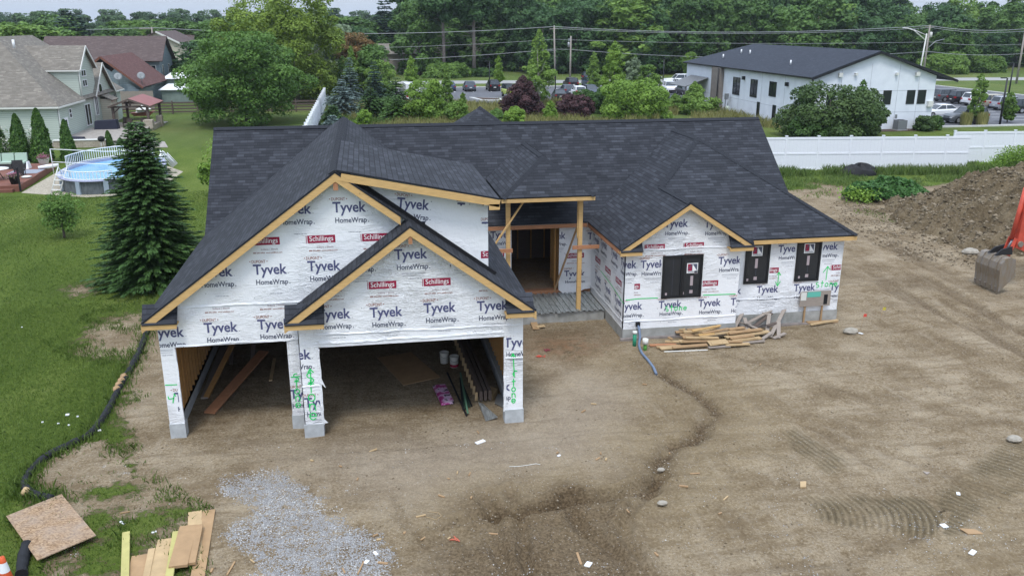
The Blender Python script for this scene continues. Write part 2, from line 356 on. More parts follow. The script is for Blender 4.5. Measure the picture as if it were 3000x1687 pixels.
class Print:
    """ink on one wall: layers by colour, mapped to the wall by f(u, z) -> xyz"""
    def __init__(s, f): s.f = f; s.L = {}
    def add(s, ink, polys, region=None, lift=0):
        for p in polys:
            if region: p = clip(p, region)
            if p and len(p) > 2: s.L.setdefault(ink, []).append([s.f(u, z, lift) for u, z in p])
    def tyvek(s, u, z, reg=None, rot=0, sx=1.0):
        """u, z is the middle of the big word"""
        c, n_ = math.cos(rot), math.sin(rot); o = lambda dx, dz: (u + (dx * c - dz * n_) * sx, z + dx * n_ + dz * c)
        s.add('ink_blue', glyphs('Tyvek', .84 * sx, *o(-.01, -.10), .022, 1.14, rot), reg)
        s.add('ink_dark', glyphs('HomeWrap', .80 * sx, *o(.02, -.375), .022, 1.15, rot), reg)
        s.add('ink_dark', [rect(*o(.45, -.375), *o(.475, -.35))], reg); s.add('ink_dark', [rect(*o(.44, -.10), *o(.455, -.085))], reg)
        s.add('ink_brown', glyphs('DUPONT', .34 * sx, *o(-.28, .20), .01, 1.35, rot), reg)
        for q in (-1, 1):
            e_ = -.28 + q * .2; s.add('ink_brown', [[o(e_, .26), o(e_ + q * .035, .245), o(e_, .225)][::(-1 if q > 0 else 1)]], reg)
        for k, wd in ((.47, .62), (.50, .62), (.555, .56)): s.add('ink_dark', [rect(*o(.04 - wd / 2, -k - .006), *o(.04 + wd / 2, -k))], reg)
        s.add('ink_dark', glyphs('MADE IN THE USA', .32 * sx, *o(.1, -.64), 0, 1, rot), reg)
    def sch(s, u, z, reg=None):
        s.add('ink_red', [rect(u - .35, z - .1, u + .35, z + .1)], reg, .001); s.add('ink_red', [rect(u - .385, z - .1, u - .37, z + .1)], reg, .001)
        s.add('ink_white', glyphs('Schillings', .60, u, z - .048, .006, 1.1), reg, .003)
        s.add('ink_pale', glyphs('Indiana | Illinois', .42, u + .08, z - .235), reg); s.add('ink_brown', glyphs('888-393-6006  www.schillings.com', .72, u + .03, z - .32), reg)
    def small(s, u, z, reg=None):
        s.add('ink_pale', glyphs('Indiana | Illinois', .42, u + .08, z), reg); s.add('ink_brown', glyphs('888-393-6006  www.schillings.com', .72, u + .03, z - .09), reg)
    def build(s, parent, name='printed_lettering'):
        mb = MB(); ms = []
        for k, polys in s.L.items():
            mb.cur = len(ms); ms.append(M[k])
            for p in polys: mb.poly(p)
        return mb.build(name, ms, parent) if ms else None
def strokes(f, lines, wd, parent, name='spray_mark', lift=.006):
    """spray paint: flat ribbons in the wall plane"""
    mb = MB()
    for k, ln in enumerate(lines):
        for i in range(len(ln) - 1):
            (a, b), (c, d) = ln[i], ln[i + 1]; L = math.hypot(c - a, d - b) or 1; nx, nz = -(d - b) / L * wd / 2, (c - a) / L * wd / 2; ex, ez = (c - a) / L * wd * .3, (d - b) / L * wd * .3
            lf = lift + .0004 * ((i + k) % 5)
            mb.poly([f(a - ex - nx, b - ez - nz, lf), f(c + ex - nx, d + ez - nz, lf), f(c + ex + nx, d + ez + nz, lf), f(a - ex + nx, b - ez + nz, lf)])
    return mb.build(name, M['spray'], parent)
def arc(cx, cz, rx, rz, a0, a1, n=9): return [(cx + rx * math.cos(R(a0 + (a1 - a0) * i / n)), cz + rz * math.sin(R(a0 + (a1 - a0) * i / n))) for i in range(n + 1)]
LET = {'s': [arc(0, .15, .08, .07, 60, 270) + arc(0, .01, .08, .07, 90, -130)[1:]], 't': [[(0, .3), (0, -.06)], [(-.07, .18), (.08, .18)]], 'o': [arc(0, .06, .085, .1, 90, 460, 12)],
       'n': [[(-.07, .15), (-.07, -.05)], arc(0, .05, .07, .1, 170, 0) + [(.08, -.05)]], 'e': [[(-.08, .06), (.08, .06)] + arc(0, .06, .085, .1, 0, 320, 10)]}
def word(u, z, sc, vert=False, dx=.24, txt='stone'):
    out = []
    for i, ch in enumerate(txt):
        ox, oz = (u, z - i * dx) if vert else (u + i * dx, z); out += [[(ox + x * sc, oz + y * sc) for x, y in l] for l in LET[ch]]
    return out
# ------------------------------------------------------------------ the house under construction
H = thing('house_under_construction', 'unfinished single-storey house wrapped in white printed house wrap under black shingle roofs', 'house', (0, 22, 0))
XL, XR, YL, YF, XM, XN, XN2, XP, XQ = -5.50, 3.92, 21.81, 21.18, -2.32, -1.96, -1.47, 3.41, -5.14
HZ, ZE, SL = 2.52, 3.335, .74
xt0, xt1, xr = -5.80, 4.22, -.79
def gz(x): return 7.04 - abs(x - xr) * SL          # garage roof surface height
def fy(y): return lambda u, z, l=0: (u, y - .004 - l, z)
def fx(x): return lambda u, z, l=0: (x - .004 - l, -u, z)
# garage front walls (left bay plane YL, right bay plane YF)
g = MB()
def wall_y(mb, y, poly, th=.14):
    mb.wallp([(x, y, z) for x, z in poly]); mb.poly([(x, y + th, z) for x, z in poly[::-1]])
    for i in range(len(poly)):
        a, b = poly[i], poly[(i + 1) % len(poly)]; mb.poly([(a[0], y, a[1]), (a[0], y + th, a[1]), (b[0], y + th, b[1]), (b[0], y, b[1])])
bz = .36
wall_y(g, YL, [(XL, bz), (XQ, bz), (XQ, HZ), (XL, HZ)])
wall_y(g, YL, [(XL, HZ), (XN, HZ), (XN, 3.5), (XL, 3.5)])
wall_y(g, YL, [(XL, 3.5), (XR, 3.5), (xr, gz(xr) - .12)])
wl = g.build('garage_wall', M['wrap'], H)
g = MB(); wall_y(g, YF, [(XN, bz), (XN2, bz), (XN2, HZ), (XN, HZ)]); wall_y(g, YF, [(XP, bz), (XR, bz), (XR, HZ), (XP, HZ)])
xs0, xsa = -2.25, .985; zsa = ZE + (xsa - xs0) * SL
wall_y(g, YF, [(XN, HZ), (XR, HZ), (XR, gz(XR) - .1), (xsa, zsa - .12), (XN, ZE + (XN - xs0) * SL - .1)])
g.box(XN, YF, bz, XN + .02, YL + .14, 3.3); g.box(XR - .14, YF + .14, bz, XR, YL + .2, 3.4)
g.box(XM, YL, bz, XN, YL + .14, HZ)
wr_ = g.build('garage_gable_wall', M['wrap'], H)
# crumpled free edges of the wrap on the posts
g = MB()
for (x, z0, z1, y) in ((XQ, bz, HZ, YL), (XN2, bz, HZ, YF), (XP, bz, HZ, YF)):
    sg = 1 if x != XP else -1; n_ = 14; pv = None
    for i in range(n_ + 1):
        z = z0 - .03 + (z1 - z0) * i / n_; p = (x + sg * (.015 + .02 * random.random()), y - .012 - .02 * random.random(), z); q = (x - sg * .05, y - .008, z)
        if pv: g.poly([pv[1], pv[0], p, q] if sg > 0 else [pv[0], pv[1], q, p])
        pv = (p, q)
g.poly([(XN2 - .02, YF - .02, 1.55), (XN2 + .13, YF - .1, 1.42), (XN2 + .01, YF - .03, 1.72)]); g.poly([(XN2 - .02, YF - .02, .36), (XN2 + .13, YF - .09, .42), (XN2 + .01, YF - .03, .52)])
g.build('wrap_flap', M['wrap'], wr_)
# concrete block piers and side foundation
g = MB()
for x0, x1, y0, y1 in ((XL - .01, XQ + .03, YL - .03, YL + .3), (XN - .02, XN2 + .0, YF - .03, YF + .34), (XM - .02, XN - .03, YL - .02, YL + .3), (XP + .0, XR + .02, YF - .03, YF + .3)): MB().box(x0, y0, -.3, x1, y1, .37).build('block_pier', M['block'], H)
g.box(XL - .01, YL + .31, -.3, XL + .2, 39, .36); g.box(XR - .3, YF + .31, -.3, XR + .02, 31.2, .36)
g.box(XR + .03, 31.3, -.3, 8.49, 31.6, .36); g.build('block_foundation', M['block'], H)
# garage interior: side walls with studs, back wall, ceiling joists
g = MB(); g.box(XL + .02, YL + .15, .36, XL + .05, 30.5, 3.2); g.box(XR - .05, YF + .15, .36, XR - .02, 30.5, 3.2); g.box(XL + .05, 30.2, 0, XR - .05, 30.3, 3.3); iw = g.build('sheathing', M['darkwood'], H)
g = MB()
for i in range(20):
    y = YL + .17 + i * .4; g.box(XL + .05, y, .37, XL + .19, y + .045, 3.1)
    if i < 5 or i % 7 < 2: [g.box(XL + .05, y + q_, .37, XL + .185 - .004 * k_, y + q_ + .085, 3.1) for k_, q_ in enumerate((.05, .14, .23, .32))] if i < 4 else g.box(XL + .05, y + .05, .37, XL + .185, y + .10, 3.1)
g.box(XL + .05, YL + .15, .3, XL + .2, 30.2, .36); g.build('stud_wall', M['stud'], H)
g = MB()
for i in range(20): g.box(XR - .19, YL + .17 + i * .4, .37, XR - .05, YL + .215 + i * .4, 3.1)
g.build('stud_wall', M['stud'], H)
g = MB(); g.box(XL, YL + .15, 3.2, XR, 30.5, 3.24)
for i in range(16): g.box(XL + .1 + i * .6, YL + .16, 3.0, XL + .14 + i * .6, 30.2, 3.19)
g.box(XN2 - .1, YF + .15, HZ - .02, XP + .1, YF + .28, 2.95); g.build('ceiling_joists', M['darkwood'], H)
# side and rear walls of the garage and main body
g = MB()
g.wallp([(XL, 39, .36), (XL, YL, .36), (XL, YL, 3.3), (XL, 39, 3.3)]); g.wallp([(XR, YL, .36), (XR, 31.34, .36), (XR, 31.34, 3.3), (XR, YL, 3.3)])
g.wallp([(XL, 39, 3.2), (XL, 30.95, 3.2), (XL, 35.04, 6.42)])
g.wallp([(16.5, 39, .36), (XL, 39, .36), (XL, 39, 3.3), (16.5, 39, 3.3)])
g.wallp([(16.5, 27.6, .36), (16.5, 39, .36), (16.5, 39, 3.3), (16.5, 27.6, 3.3)]); g.wallp([(16.5, 30.95, 3.2), (16.5, 39, 3.2), (16.5, 35.04, 6.42)])
g.build('side_wall', M['wrap'], H)
# entry wall with the door opening
g = MB(); ye = 31.34
for a, b, c, d in ((XR, .5, 5.33, 3.2), (7.21, .5, 8.51, 3.2)): g.wallp([(a, ye, b), (c, ye, b), (c, ye, d), (a, ye, d)])
g.wallp([(5.33, ye, 3.04), (7.21, ye, 3.04), (7.21, ye, 3.2), (5.33, ye, 3.2)])
# wrap hanging loose below the wall beside the door
pv = None
for i in range(11):
    t = i / 10; x = 7.21 + 1.3 * t; zb = .5 - .28 * math.sin(math.pi * min(1, t * 1.35)) * (1 - .3 * t); p = (x, ye - .03 - .12 * math.sin(math.pi * t), zb); q = (x, ye - .004, .75)
    if pv: g.poly([pv[0], p, q, pv[1]])
    pv = (p, q)
we = g.build('entry_wall', M['wrap'], H)
# interior seen through the door
g = MB(); g.box(4.2, 31.6, .42, 12, 38.8, .5); g.build('subfloor', M['osb'], H)
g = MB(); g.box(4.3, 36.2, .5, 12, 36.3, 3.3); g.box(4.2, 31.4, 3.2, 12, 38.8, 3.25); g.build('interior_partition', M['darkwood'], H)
g = MB()
for x in (7.08, 7.25, 7.42): MB().box(x, 31.55, .5, x + .045, 31.69, 3.1).build('stud', M['stud'], H)
for k in range(4): MB().box(7.22, 31.75 + k * .4, .5, 7.36, 31.8 + k * .4, 3.1).build('stud', M['stud'], H)
for k in range(9): MB().box(4.6 + k * .6, 36.06, .5, 4.64 + k * .6, 36.19, 3.1).build('stud', M['stud'], H)
g = MB(); g.box(XR + .02, 31.32, .27, 7.22, 31.6, .5); g.box(7.24, 31.36, .27, 8.5, 31.55, .49); g.build('rim_board', M['fascia2'], H)
# corrugated metal deck of the porch
g = MB(); x = XR + .03; k = 0
while x < 8.42:
    w_ = .075 + .03 * ((k * 7) % 3); h_ = .39 if k % 2 else .35; y0 = 29.0 - .05 * random.random()
    sk = -.35 if False else 0
    g.box(x, y0, h_, min(x + w_, 8.43), 31.3, h_ + .012)
    if k % 2: g.box(x, y0, .35, x + .008, 31.3, .39); g.box(x + w_ - .008, y0, .35, x + w_, 31.3, .39)
    x += w_; k += 1
g.build('metal_decking', M['galv'], H)
g = MB(); g.box(XR + .03, 29.05, -.3, 8.44, 29.28, .33); g.build('porch_foundation', M['conc'], H)
# wing walls: front gable box (y 26.87), right part (27.51), left side wall (x 8.51)
XW, yg, yr2 = 8.51, 26.87, 27.51; zb = .36
g = MB()
def wz(x): return 4.83 - abs(x - 10.58) * .65
wall_y(g, yg, [(XW, zb), (12.65, zb), (12.65, wz(12.65) - .08), (10.58, 4.83 - .1), (XW, wz(XW) - .08)])
g.wallp([(12.65, yg, zb), (12.65, yr2, zb), (12.65, yr2, 3.3), (12.65, yg, 3.3)])
ww = g.build('gable_wall', M['wrap'], H)
g = MB(); g.wallp([(12.66, yr2, zb + .05), (16.9, yr2, zb + .05), (16.9, yr2, 3.22), (12.66, yr2, 3.22)]); g.wallp([(16.9, yr2, zb + .05), (16.9, 32, zb + .05), (16.9, 32, 3.22), (16.9, yr2, 3.22)]); wr2 = g.build('front_wall', M['wrap'], H)
g = MB(); g.wallp([(XW, ye, zb), (XW, yg, zb), (XW, yg, 3.24), (XW, ye, 3.24)]); ws = g.build('porch_side_wall', M['wrap'], H)
g = MB(); g.box(XW - .02, yg - .03, -.5, 12.66, yg + .2, zb); g.box(12.67, yr2 - .03, -.5, 16.92, yr2 + .2, zb + .05); g.box(XW - .02, yg + .21, -.5, XW + .2, 31.3, zb); g.box(16.6, 27.8, -.5, 16.92, 39, zb)
g.box(16.5, 39.01, -.5, XL, 38.8, zb)
g.build('concrete_foundation', M['conc'], H)
g = MB(); g.box(XW - .12, yg - .16, -.5, 12.75, yg - .035, .06); g.box(12.76, yr2 - .22, -.5, 16.5, yr2 - .035, .0); g.build('footing', M['footing'], H)
# ------------------------------------------------------------------ roofs
def pm(y): return .803 * y - 21.518                      # main front slope height
T = .045
g = MB()
g.slab([(xt0, 30.89, pm(30.89)), (16.79, 30.89, pm(30.89)), (16.79, 35.04, 6.62), (xt0, 35.04, 6.62)], T)
g.slab([(16.79, 39.19, pm(30.89)), (xt0, 39.19, pm(30.89)), (xt0, 35.045, 6.615), (16.79, 35.045, 6.615)], T)
mr = g.build('main_roof', M['roof'], H)
def cap(parent, pts, wd=.15, up=.016, n='ridge_cap', tilt=.6):
    """row of folded cap shingles along a ridge or hip"""
    mb = MB(); a, b = Vector(pts[0]), Vector(pts[1]); d = (b - a); L = d.length; d.normalize(); r = d.cross(Vector((0, 0, 1))).normalized(); u = r.cross(d).normalized(); t = 0; k = 0
    while t < L:
        e_ = min(t + .17, L); p, q = a + d * t, a + d * min(e_ + .03, L); up = .016; lift = Vector((0, 0, up + .006)); lo = Vector((0, 0, up))
        for sgn in (-1, 1):
            o = r * sgn * wd - u * wd * tilt; pp = [p + lift, q + lo, q + o + lo, p + o + lift]
            if sgn > 0: pp = pp[::-1]
            mb.poly([tuple(x) for x in pp], [(0, .04), (.2, .04), (.2, .12), (0, .12)])
            mb.poly([tuple(p + lift), tuple(p + o + lift), tuple(p + o + lift - Vector((0, 0, .025))), tuple(p + lift - Vector((0, 0, .025)))][::(1 if sgn < 0 else -1)], [(.1, .08)] * 4)
        t += .17; k += 1
    return mb.build(n, M['roof'], parent)
cap(mr, [(16.79, 35.04, 6.64), (xt0, 35.04, 6.64)], .14, .03, tilt=.75)
# garage roof
g = MB(); yb, ydn = YL - .335, YF - .335
g.slab([(xt0, yb, ZE), (xr, yb, 7.04), (xr, 34.3, 7.04), (-1.36, 35.02, 6.62), (xt0, 30.95, ZE)], T)
g.slab([(-1.36, 35.02, 6.62), (xr, 34.3, 7.04), (-.22, 35.02, 6.62)], T)
g.slab([(xr, 34.3, 7.04), (xr, yb, 7.04), (xsa, yb, gz(xsa)), (xsa, ydn, gz(xsa)), (xt1, ydn, ZE), (xt1, 30.95, ZE), (-.22, 35.02, 6.62)], T)
gr = g.build('garage_roof', M['roof'], H)
cap(gr, [(xr, yb, 7.05), (xr, 34.3, 7.05)], .16, .03); 
g = MB(); g.slab([(xs0, ydn, ZE), (xsa, ydn, zsa), (xsa, YL + .05, zsa), (xs0, YL + .05, ZE)], T); g.build('gable_roof', M['roof'], H)
# shed dormer
zd = lambda x: 7.07 - .206 * (x - xr); xd = 3.35
g = MB(); yq = lambda x: min((zd(x) + 21.518) / .803, 27.05)
g.slab([(xr + .05, yb, zd(xr)), (xd, yb, zd(xd)), (xd, 27.05, zd(xd)), (xr + .05, 27.05, zd(xr))], T); dr = g.build('dormer_roof', M['roof'], H)
g = MB(); yd = 21.93; g.wallp([(-.45, yd, gz(-.45)), (3.1, yd, gz(3.1)), (3.1, yd, zd(3.1) - .05), (-.45, yd, zd(-.45) - .05)]); g.wallp([(3.1, yd, gz(3.1)), (3.1, 26.8, gz(3.1)), (3.1, 26.8, zd(3.1) - .05), (3.1, yd, zd(3.1) - .05)])
g.wallp([(3.1, 26.8, gz(3.1)), (-.6, 26.8, gz(-.6)), (-.6, 26.8, zd(-.6) - .05), (3.1, 26.8, zd(3.1) - .05)])
dw = g.build('dormer_wall', M['wrap'], H)
g = MB(); g.beam((-.55, yd - .03, gz(-.55) + .03), (3.28, yd - .03, gz(3.28) + .03), .05, .14, (0, 0, 1)); g.build('flashing', M['felt'], H)
g = MB(); g.beam((-.65, yb + .02, zd(-.55) - .14), (xd, yb + .02, zd(xd) - .14), .04, .19); g.box(xd - .28, yb + .0, zd(xd) - .3, xd, yb + .03, zd(xd) - .15); g.beam((xd - .02, yb + .05, zd(xd) - .13), (xd - .02, 27, zd(xd) - .13), .04, .15); g.build('fascia_board', M['fascia'], dr)
# porch hip roof
g = MB(); xe0, xe1, ze, yf = 4.55, 7.9, 4.74, 28.75; xa = 6.32; za = 5.93; yA = 30.4
yv = lambda z: (z + 21.518) / .803
g.slab([(xe0, yf, ze), (xe1, yf, ze), (xa, yA, za)], T)
g.slab([(xe0, yf, ze), (xa, yA, za), (xa, yv(za), za), (xe0, yv(ze), ze)], T); g.slab([(xe1, yf, ze), (xe1, yv(ze), ze), (xa, yv(za), za), (xa, yA, za)], T)
pr = g.build('porch_roof', M['roof'], H); cap(pr, [(xe0, yf, ze + .01), (xa, yA, za + .01)], .13, .025); cap(pr, [(xe1, yf, ze + .01), (xa, yA, za + .01)], .13, .025); cap(pr, [(xa, yA, za + .01), (xa, yv(za) - .1, za + .01)], .13, .025)
g = MB(); g.box(xe0, yf + .03, ze - .18, xe1, yf + .07, ze - .045); g.box(xe1 - .06, yf + .08, ze - .18, xe1 - .02, yv(ze), ze - .045); g.build('fascia_board', M['fascia'], pr)
# porch posts, braces, blocks
g = MB(); g.box(7.42, 29.18, -.1, 7.57, 29.32, ze - .06); g.box(7.38, 29.2, 3.1, 7.41, 29.3, ze - .1); pR = g.build('porch_post', M['fascia'], H)
g = MB(); g.box(4.78, 29.18, .3, 4.93, 29.32, ze - .06); g.build('porch_post', M['fascia'], H)
g = MB(); g.beam((5.42, 29.1, ze - .15), (4.15, 29.1, 2.72), .05, .10, (0, 1, 0)); g.build('diagonal_brace', M['fascia'], H)
g = MB(); g.beam((7.43, 29.38, 3.5), (6.95, 30.9, .62), .05, .09, (0, 1, 0)); g.build('diagonal_brace', M['pine2'], H)
g = MB(); g.box(7.2, 29.12, 2.7, 8.2, 29.16, 2.84); g.box(4.0, 29.0, 2.72, 4.98, 29.05, 2.86); g.build('cross_brace', M['fascia2'], H)
g = MB(); g.box(7.46, 29.34, .4, 8.4, 31.2, .42); 
# wing roofs
WR = (12.79, 31.79, 6.26)
g = MB(); wv = lambda z: yv(z)
g.slab([(8.21, 26.54, 3.29), (10.58, 26.54, 4.83), (10.58, 29.58, 4.83), WR, (12.79, wv(6.26), 6.26), (8.21, wv(3.29), 3.29)], T)
g.slab([(10.58, 29.58, 4.83), (12.95, 27.21, 3.29), (17.2, 27.21, 3.29), WR], T)
g.slab([WR, (17.2, 27.21, 3.29), (17.2, 31.0, 3.29), (16.79, 31.24, 3.57), (12.79, wv(6.26), 6.26)], T)
g.slab([(10.58, 26.54, 4.83), (12.95, 26.54, 3.29), (12.95, 27.21, 3.29), (10.58, 29.58, 4.83)], T)
wr3 = g.build('wing_roof', M['roof'], H)
cap(wr3, [(17.2, 27.21, 3.31), WR], .13, .025, tilt=.45); cap(wr3, [(10.58, 29.58, 4.85), WR], .13, .025, tilt=.45); cap(wr3, [(10.58, 26.54, 4.85), (10.58, 29.58, 4.85)], .13, .03); cap(wr3, [WR, (12.79, 34.55, 6.27)], .13, .03)
# rear hip seen above the ridge
g = MB(); A = (5.45, 41.0, 6.72); 
g.slab([(1.6, 37.2, 3.9), A, (9.4, 37.2, 3.9)], T); g.slab([(1.6, 37.2, 3.9), (1.6, 44.8, 3.9), A], T); g.slab([(9.4, 37.2, 3.9), A, (9.4, 44.8, 3.9)], T); g.slab([(1.6, 44.8, 3.9), (9.4, 44.8, 3.9), A], T)
rr_ = g.build('rear_roof', M['roof'], H); cap(rr_, [(9.4, 37.2, 3.92), (5.45, 41.0, 6.74)], .13, .025)
g = MB(); g.box(2.0, 39.2, .36, 9.0, 44.4, 3.9); g.build('rear_wall', M['wrap'], H)
# fascia boards of the rakes and eaves
def rake(mb, a, b, h=.22, y=.0, th=.04, drop=.05):
    a, b = Vector(a), Vector(b); dz = Vector((0, 0, drop)); hh = Vector((0, 0, h)); yy = Vector((0, th, 0))
    P = [a - dz - hh, b - dz - hh, b - dz, a - dz]
    if b.x < a.x: P = P[::-1]; P = [P[0], P[1], P[2], P[3]]
    mb.hexa([tuple(p + yy) for p in P][::1], [tuple(p) for p in P][::1])
g = MB(); rake(g, (xt0, yb + .01, ZE), (xr, yb + .01, 7.04)); rake(g, (xr, yb + .01, 7.04), (xsa - .2, yb + .01, gz(xsa - .2)))
rake(g, (xs0, ydn + .01, ZE), (xsa, ydn + .01, zsa)); rake(g, (xsa, ydn + .01, zsa), (xt1, ydn + .01, ZE)); 
g.box(xt0, yb + .06, ZE - .19, xt0 + .04, 30.8, ZE - .05); g.box(xt1 - .04, ydn + .06, ZE - .19, xt1, 30.8, ZE - .05); g.build('fascia_board', M['fascia'], gr)
g = MB(); rake(g, (8.21, 26.55, 3.29), (10.58, 26.55, 4.83), .18); rake(g, (10.58, 26.55, 4.83), (12.95, 26.55, 3.29), .18)
g.box(12.99, 27.22, 3.1, 17.2, 27.26, 3.24); g.box(17.16, 27.27, 3.1, 17.2, 31, 3.24); g.build('fascia_board', M['fascia'], wr3)
g = MB(); g.box(8.22, 26.6, 3.1, 8.26, 30.9, 3.245); g.box(XR + .3, 30.9, 3.09, 8.2, 30.94, 3.235); g.build('fascia_board', M['fascia2'], wr3)
# eave returns: little shingled shelves at the gable feet
def ereturn(x0, x1, y, z, dpt, par, flip=False):
    mb = MB(); mb.box(x0, y, z - .17, x1, y + .04, z - .045); mb.box(x0, y + .04, z - .1, x1, y + dpt, z - .06); b_ = mb.build('eave_return', M['fascia'], par)
    mb = MB(); i0, i1 = (x0 + .02, x1 + .02)
    mb.slab([(i0, y - .03, z - .03), (i1, y - .03, z - .03), (i1, y + dpt, z + .42), (i0, y + dpt, z + .42)], .04); mb.build('return_shingles', M['roof'], b_)
ereturn(xt0, XL + .55, yb, ZE - .02, .32, gr); ereturn(xs0, xs0 + .98, ydn, ZE - .02, .32, gr); ereturn(XR - .52, xt1 - .08, ydn, ZE - .02, .32, gr)
ereturn(8.21, 8.98, 26.54, 3.25, .3, wr3); ereturn(12.1, 12.95, 26.54, 3.25, .3, wr3)
g = MB(); g.box(xr - .06, yb + .03, 6.55, xr + .06, yb + .07, 6.95); g.box(xsa - .05, ydn + .03, 5.25, xsa + .05, ydn + .07, 5.6); g.build('ridge_block', M['fascia2'], gr)
# ------------------------------------------------------------------ windows
def window(x0, z0, x1, z1, y, n=1, stickers=()):
    mb = MB(); fw = .075
    mb.box(x0, y - .05, z0, x1, y - .004, z0 + fw); mb.box(x0, y - .05, z1 - fw, x1, y - .004, z1); mb.box(x0, y - .05, z0 + fw, x0 + fw, y - .004, z1 - fw); mb.box(x1 - fw, y - .05, z0 + fw, x1, y - .004, z1 - fw)
    if n == 2: xm = (x0 + x1) / 2; mb.box(xm - .06, y - .055, z0 + fw, xm + .06, y - .004, z1 - fw)
    wn = mb.build('window', M['black'], H)
    mb = MB(); mb.poly([(x0 + .05, y - .02, z0 + .05), (x1 - .05, y - .02, z0 + .05), (x1 - .05, y - .02, z1 - .05), (x0 + .05, y - .02, z1 - .05)]); mb.build('pane', M['glass'], wn)
    pr_ = Print(lambda u, z, l=0: (u, y - .024 - l, z))
    for sx in stickers:
        c = sx; zt = z0 + (z1 - z0) * (.80 if n == 1 else .68)
        pr_.add('ink_white', [rect(c - .2, zt - .17, c + .2, zt + .19)]); pr_.add('ink_dark', [rect(c - .17, zt - .09, c + .17, zt + .16)], None, .001)
        pr_.add('ink_red', [[(c - .17, zt - .09), (c - .02, zt - .09), (c - .02, zt + .12)], [(c - .17, zt + .16), (c - .17, zt - .05), (c - .04, zt + .16)]], None, .002); pr_.add('ink_white', [[(c + .0, zt + .16), (c + .0, zt - .09), (c + .17, zt - .09)]], None, .002)
        pr_.add('ink_dark', glyphs('ANDERSEN', .33, c, zt - .15, .02, 1.1), None, .001)
        pr_.add('ink_pale', [rect(c - .05, zt - .62, c + .05, zt - .27)]); pr_.add('ink_dark', [rect(c + .0, z0 + .3, c + .008, zt - .64)])
        pr_.add('ink_pale', [rect(c - .06, z0 + .14, c + .06, z0 + .26), rect(c - .33, z0 + .11, c - .26, z0 + .2)])
    if n == 2: pr_.add('ink_pale', [rect(x0 + .14, z0 + .11, x0 + .21, z0 + .2), rect(stickers[0] + .08, z0 + .85, stickers[0] + .19, z0 + .97)]); pr_.add('ink_dark', [rect(x0 + .38, z0 + .1, x0 + .386, z1 - .1)])
    if stickers: pr_.build(wn, 'sticker')
    return wn
window(9.82, 1.42, 11.27, 2.95, yg, 2, (10.9,)); window(13.12, 1.58, 14.05, 3.08, yr2, 1, (13.56,)); window(15.07, 1.58, 16.02, 3.1, yr2, 1, (15.55,))
# ------------------------------------------------------------------ print on the wrap
p = Print(fy(YL)); reg = [(XL, HZ), (XN, HZ), (XR, 3.5), (xr, gz(xr) - .35), (XL, 3.5)]
for u, z in ((-0.480, 6.030), (-1.850, 6.030), (-1.210, 4.510), (-2.570, 4.480), (-3.920, 4.480), (-2.590, 2.990), (-3.930, 2.980), (-5.270, 2.920)): p.tyvek(u, z, reg, R(-.5))
for u, z in ((-1.240, 5.250), (0.140, 5.240), (-2.630, 5.250)): p.sch(u, z, reg)
for u, z in ((-3.960, 3.500), (-2.590, 3.510)): p.small(u, z, reg)
pq = rect(XL, bz, XQ, HZ); p.tyvek(XL + .1, 2.95, pq); p.tyvek(XQ + .28, 1.1, pq); p.build(wl)
p = Print(fy(YF)); reg = [(XN, HZ), (XR, HZ), (XR, 3.1), (xsa, zsa - .35), (XN, 3.15)]
for u, z in ((1.010, 4.890), (0.320, 3.370), (1.710, 3.410), (3.110, 3.390), (-1.010, 3.390), (-0.370, 4.880), (2.370, 4.910)): p.tyvek(u, z, reg)
for u, z in ((0.250, 4.130), (1.650, 4.140), (3.070, 4.140), (-1.140, 4.110)): p.sch(u, z, reg)
pq = rect(XN, bz, XN2, HZ - .02)
for u, z in ((-2.080, 2.330), (-1.500, 0.970)): p.tyvek(u, z, pq)
pq = rect(XP, bz, XR, HZ)
for u, z in ((3.830, 2.310), (3.160, 1.040)): p.tyvek(u, z, pq)
p.build(wr_)
p = Print(fy(YL)); p.tyvek(*(-1.920, 0.960), rect(XM, bz, XN - .01, HZ)); p.build(wr_)
p = Print(fy(yd)); reg = [(.2, gz(.2)), (3.1, gz(3.1)), (3.1, zd(3.1) - .2), (.2, zd(.2) - .2)]
p.tyvek(*(1.150, 6.030), reg, R(-7)); p.tyvek(*(2.710, 5.850), [(1.2, 5.98), (3.1, 5.95), (3.1, 6.3), (1.2, 6.4)], R(-5)); p.tyvek(*(3.360, 5.340), rect(2.88, 5.45, 3.1, 6.0)); p.sch(*(3.250, 4.610), rect(2.9, 4.5, 3.1, 5.2)); p.build(dw)
p = Print(fy(ye)); reg = rect(7.22, .5, 8.5, 3.1)
for u, z in ((7.050, 2.660), (7.860, 1.100), (8.770, 2.590)): p.tyvek(u, z, reg)
p.sch(*(7.860, 1.860), reg); p.tyvek(*(4.950, 2.790), rect(XR, .5, 5.3, 3.1)); p.sch(*(4.700, 2.050), rect(XR, .5, 5.3, 3.1)); p.build(we)
p = Print(fx(XW)); reg = rect(-31.3, zb, -26.9, 3.2)
def sidep(a, b): y, z = (29.609, 2.698) if False else (a, b); return -y, z
for q in ((29.609, 2.698), (28.214, 2.685), (30.684, 2.612), (30.268, 1.207), (28.915, 1.177), (27.577, 1.154), (26.996, 2.654)): p.tyvek(*sidep(*q), reg)
for q in ((30.348, 1.910), (28.956, 1.904), (27.585, 1.890)): p.sch(*sidep(*q), reg)
p.build(ws)
p = Print(fy(yg)); reg = [(XW, zb), (12.64, zb), (12.64, 3.25), (10.58, 4.55), (XW, 3.25)]; wh = [rect(XW, zb, 12.64, 1.42)]
for q in ((10.240, 4.040), (11.670, 3.980)): p.tyvek(*q, reg)
for q in ((9.470, 2.650), (8.490, 2.670)): p.tyvek(*q, rect(XW, 1.0, 9.78, 3.2))
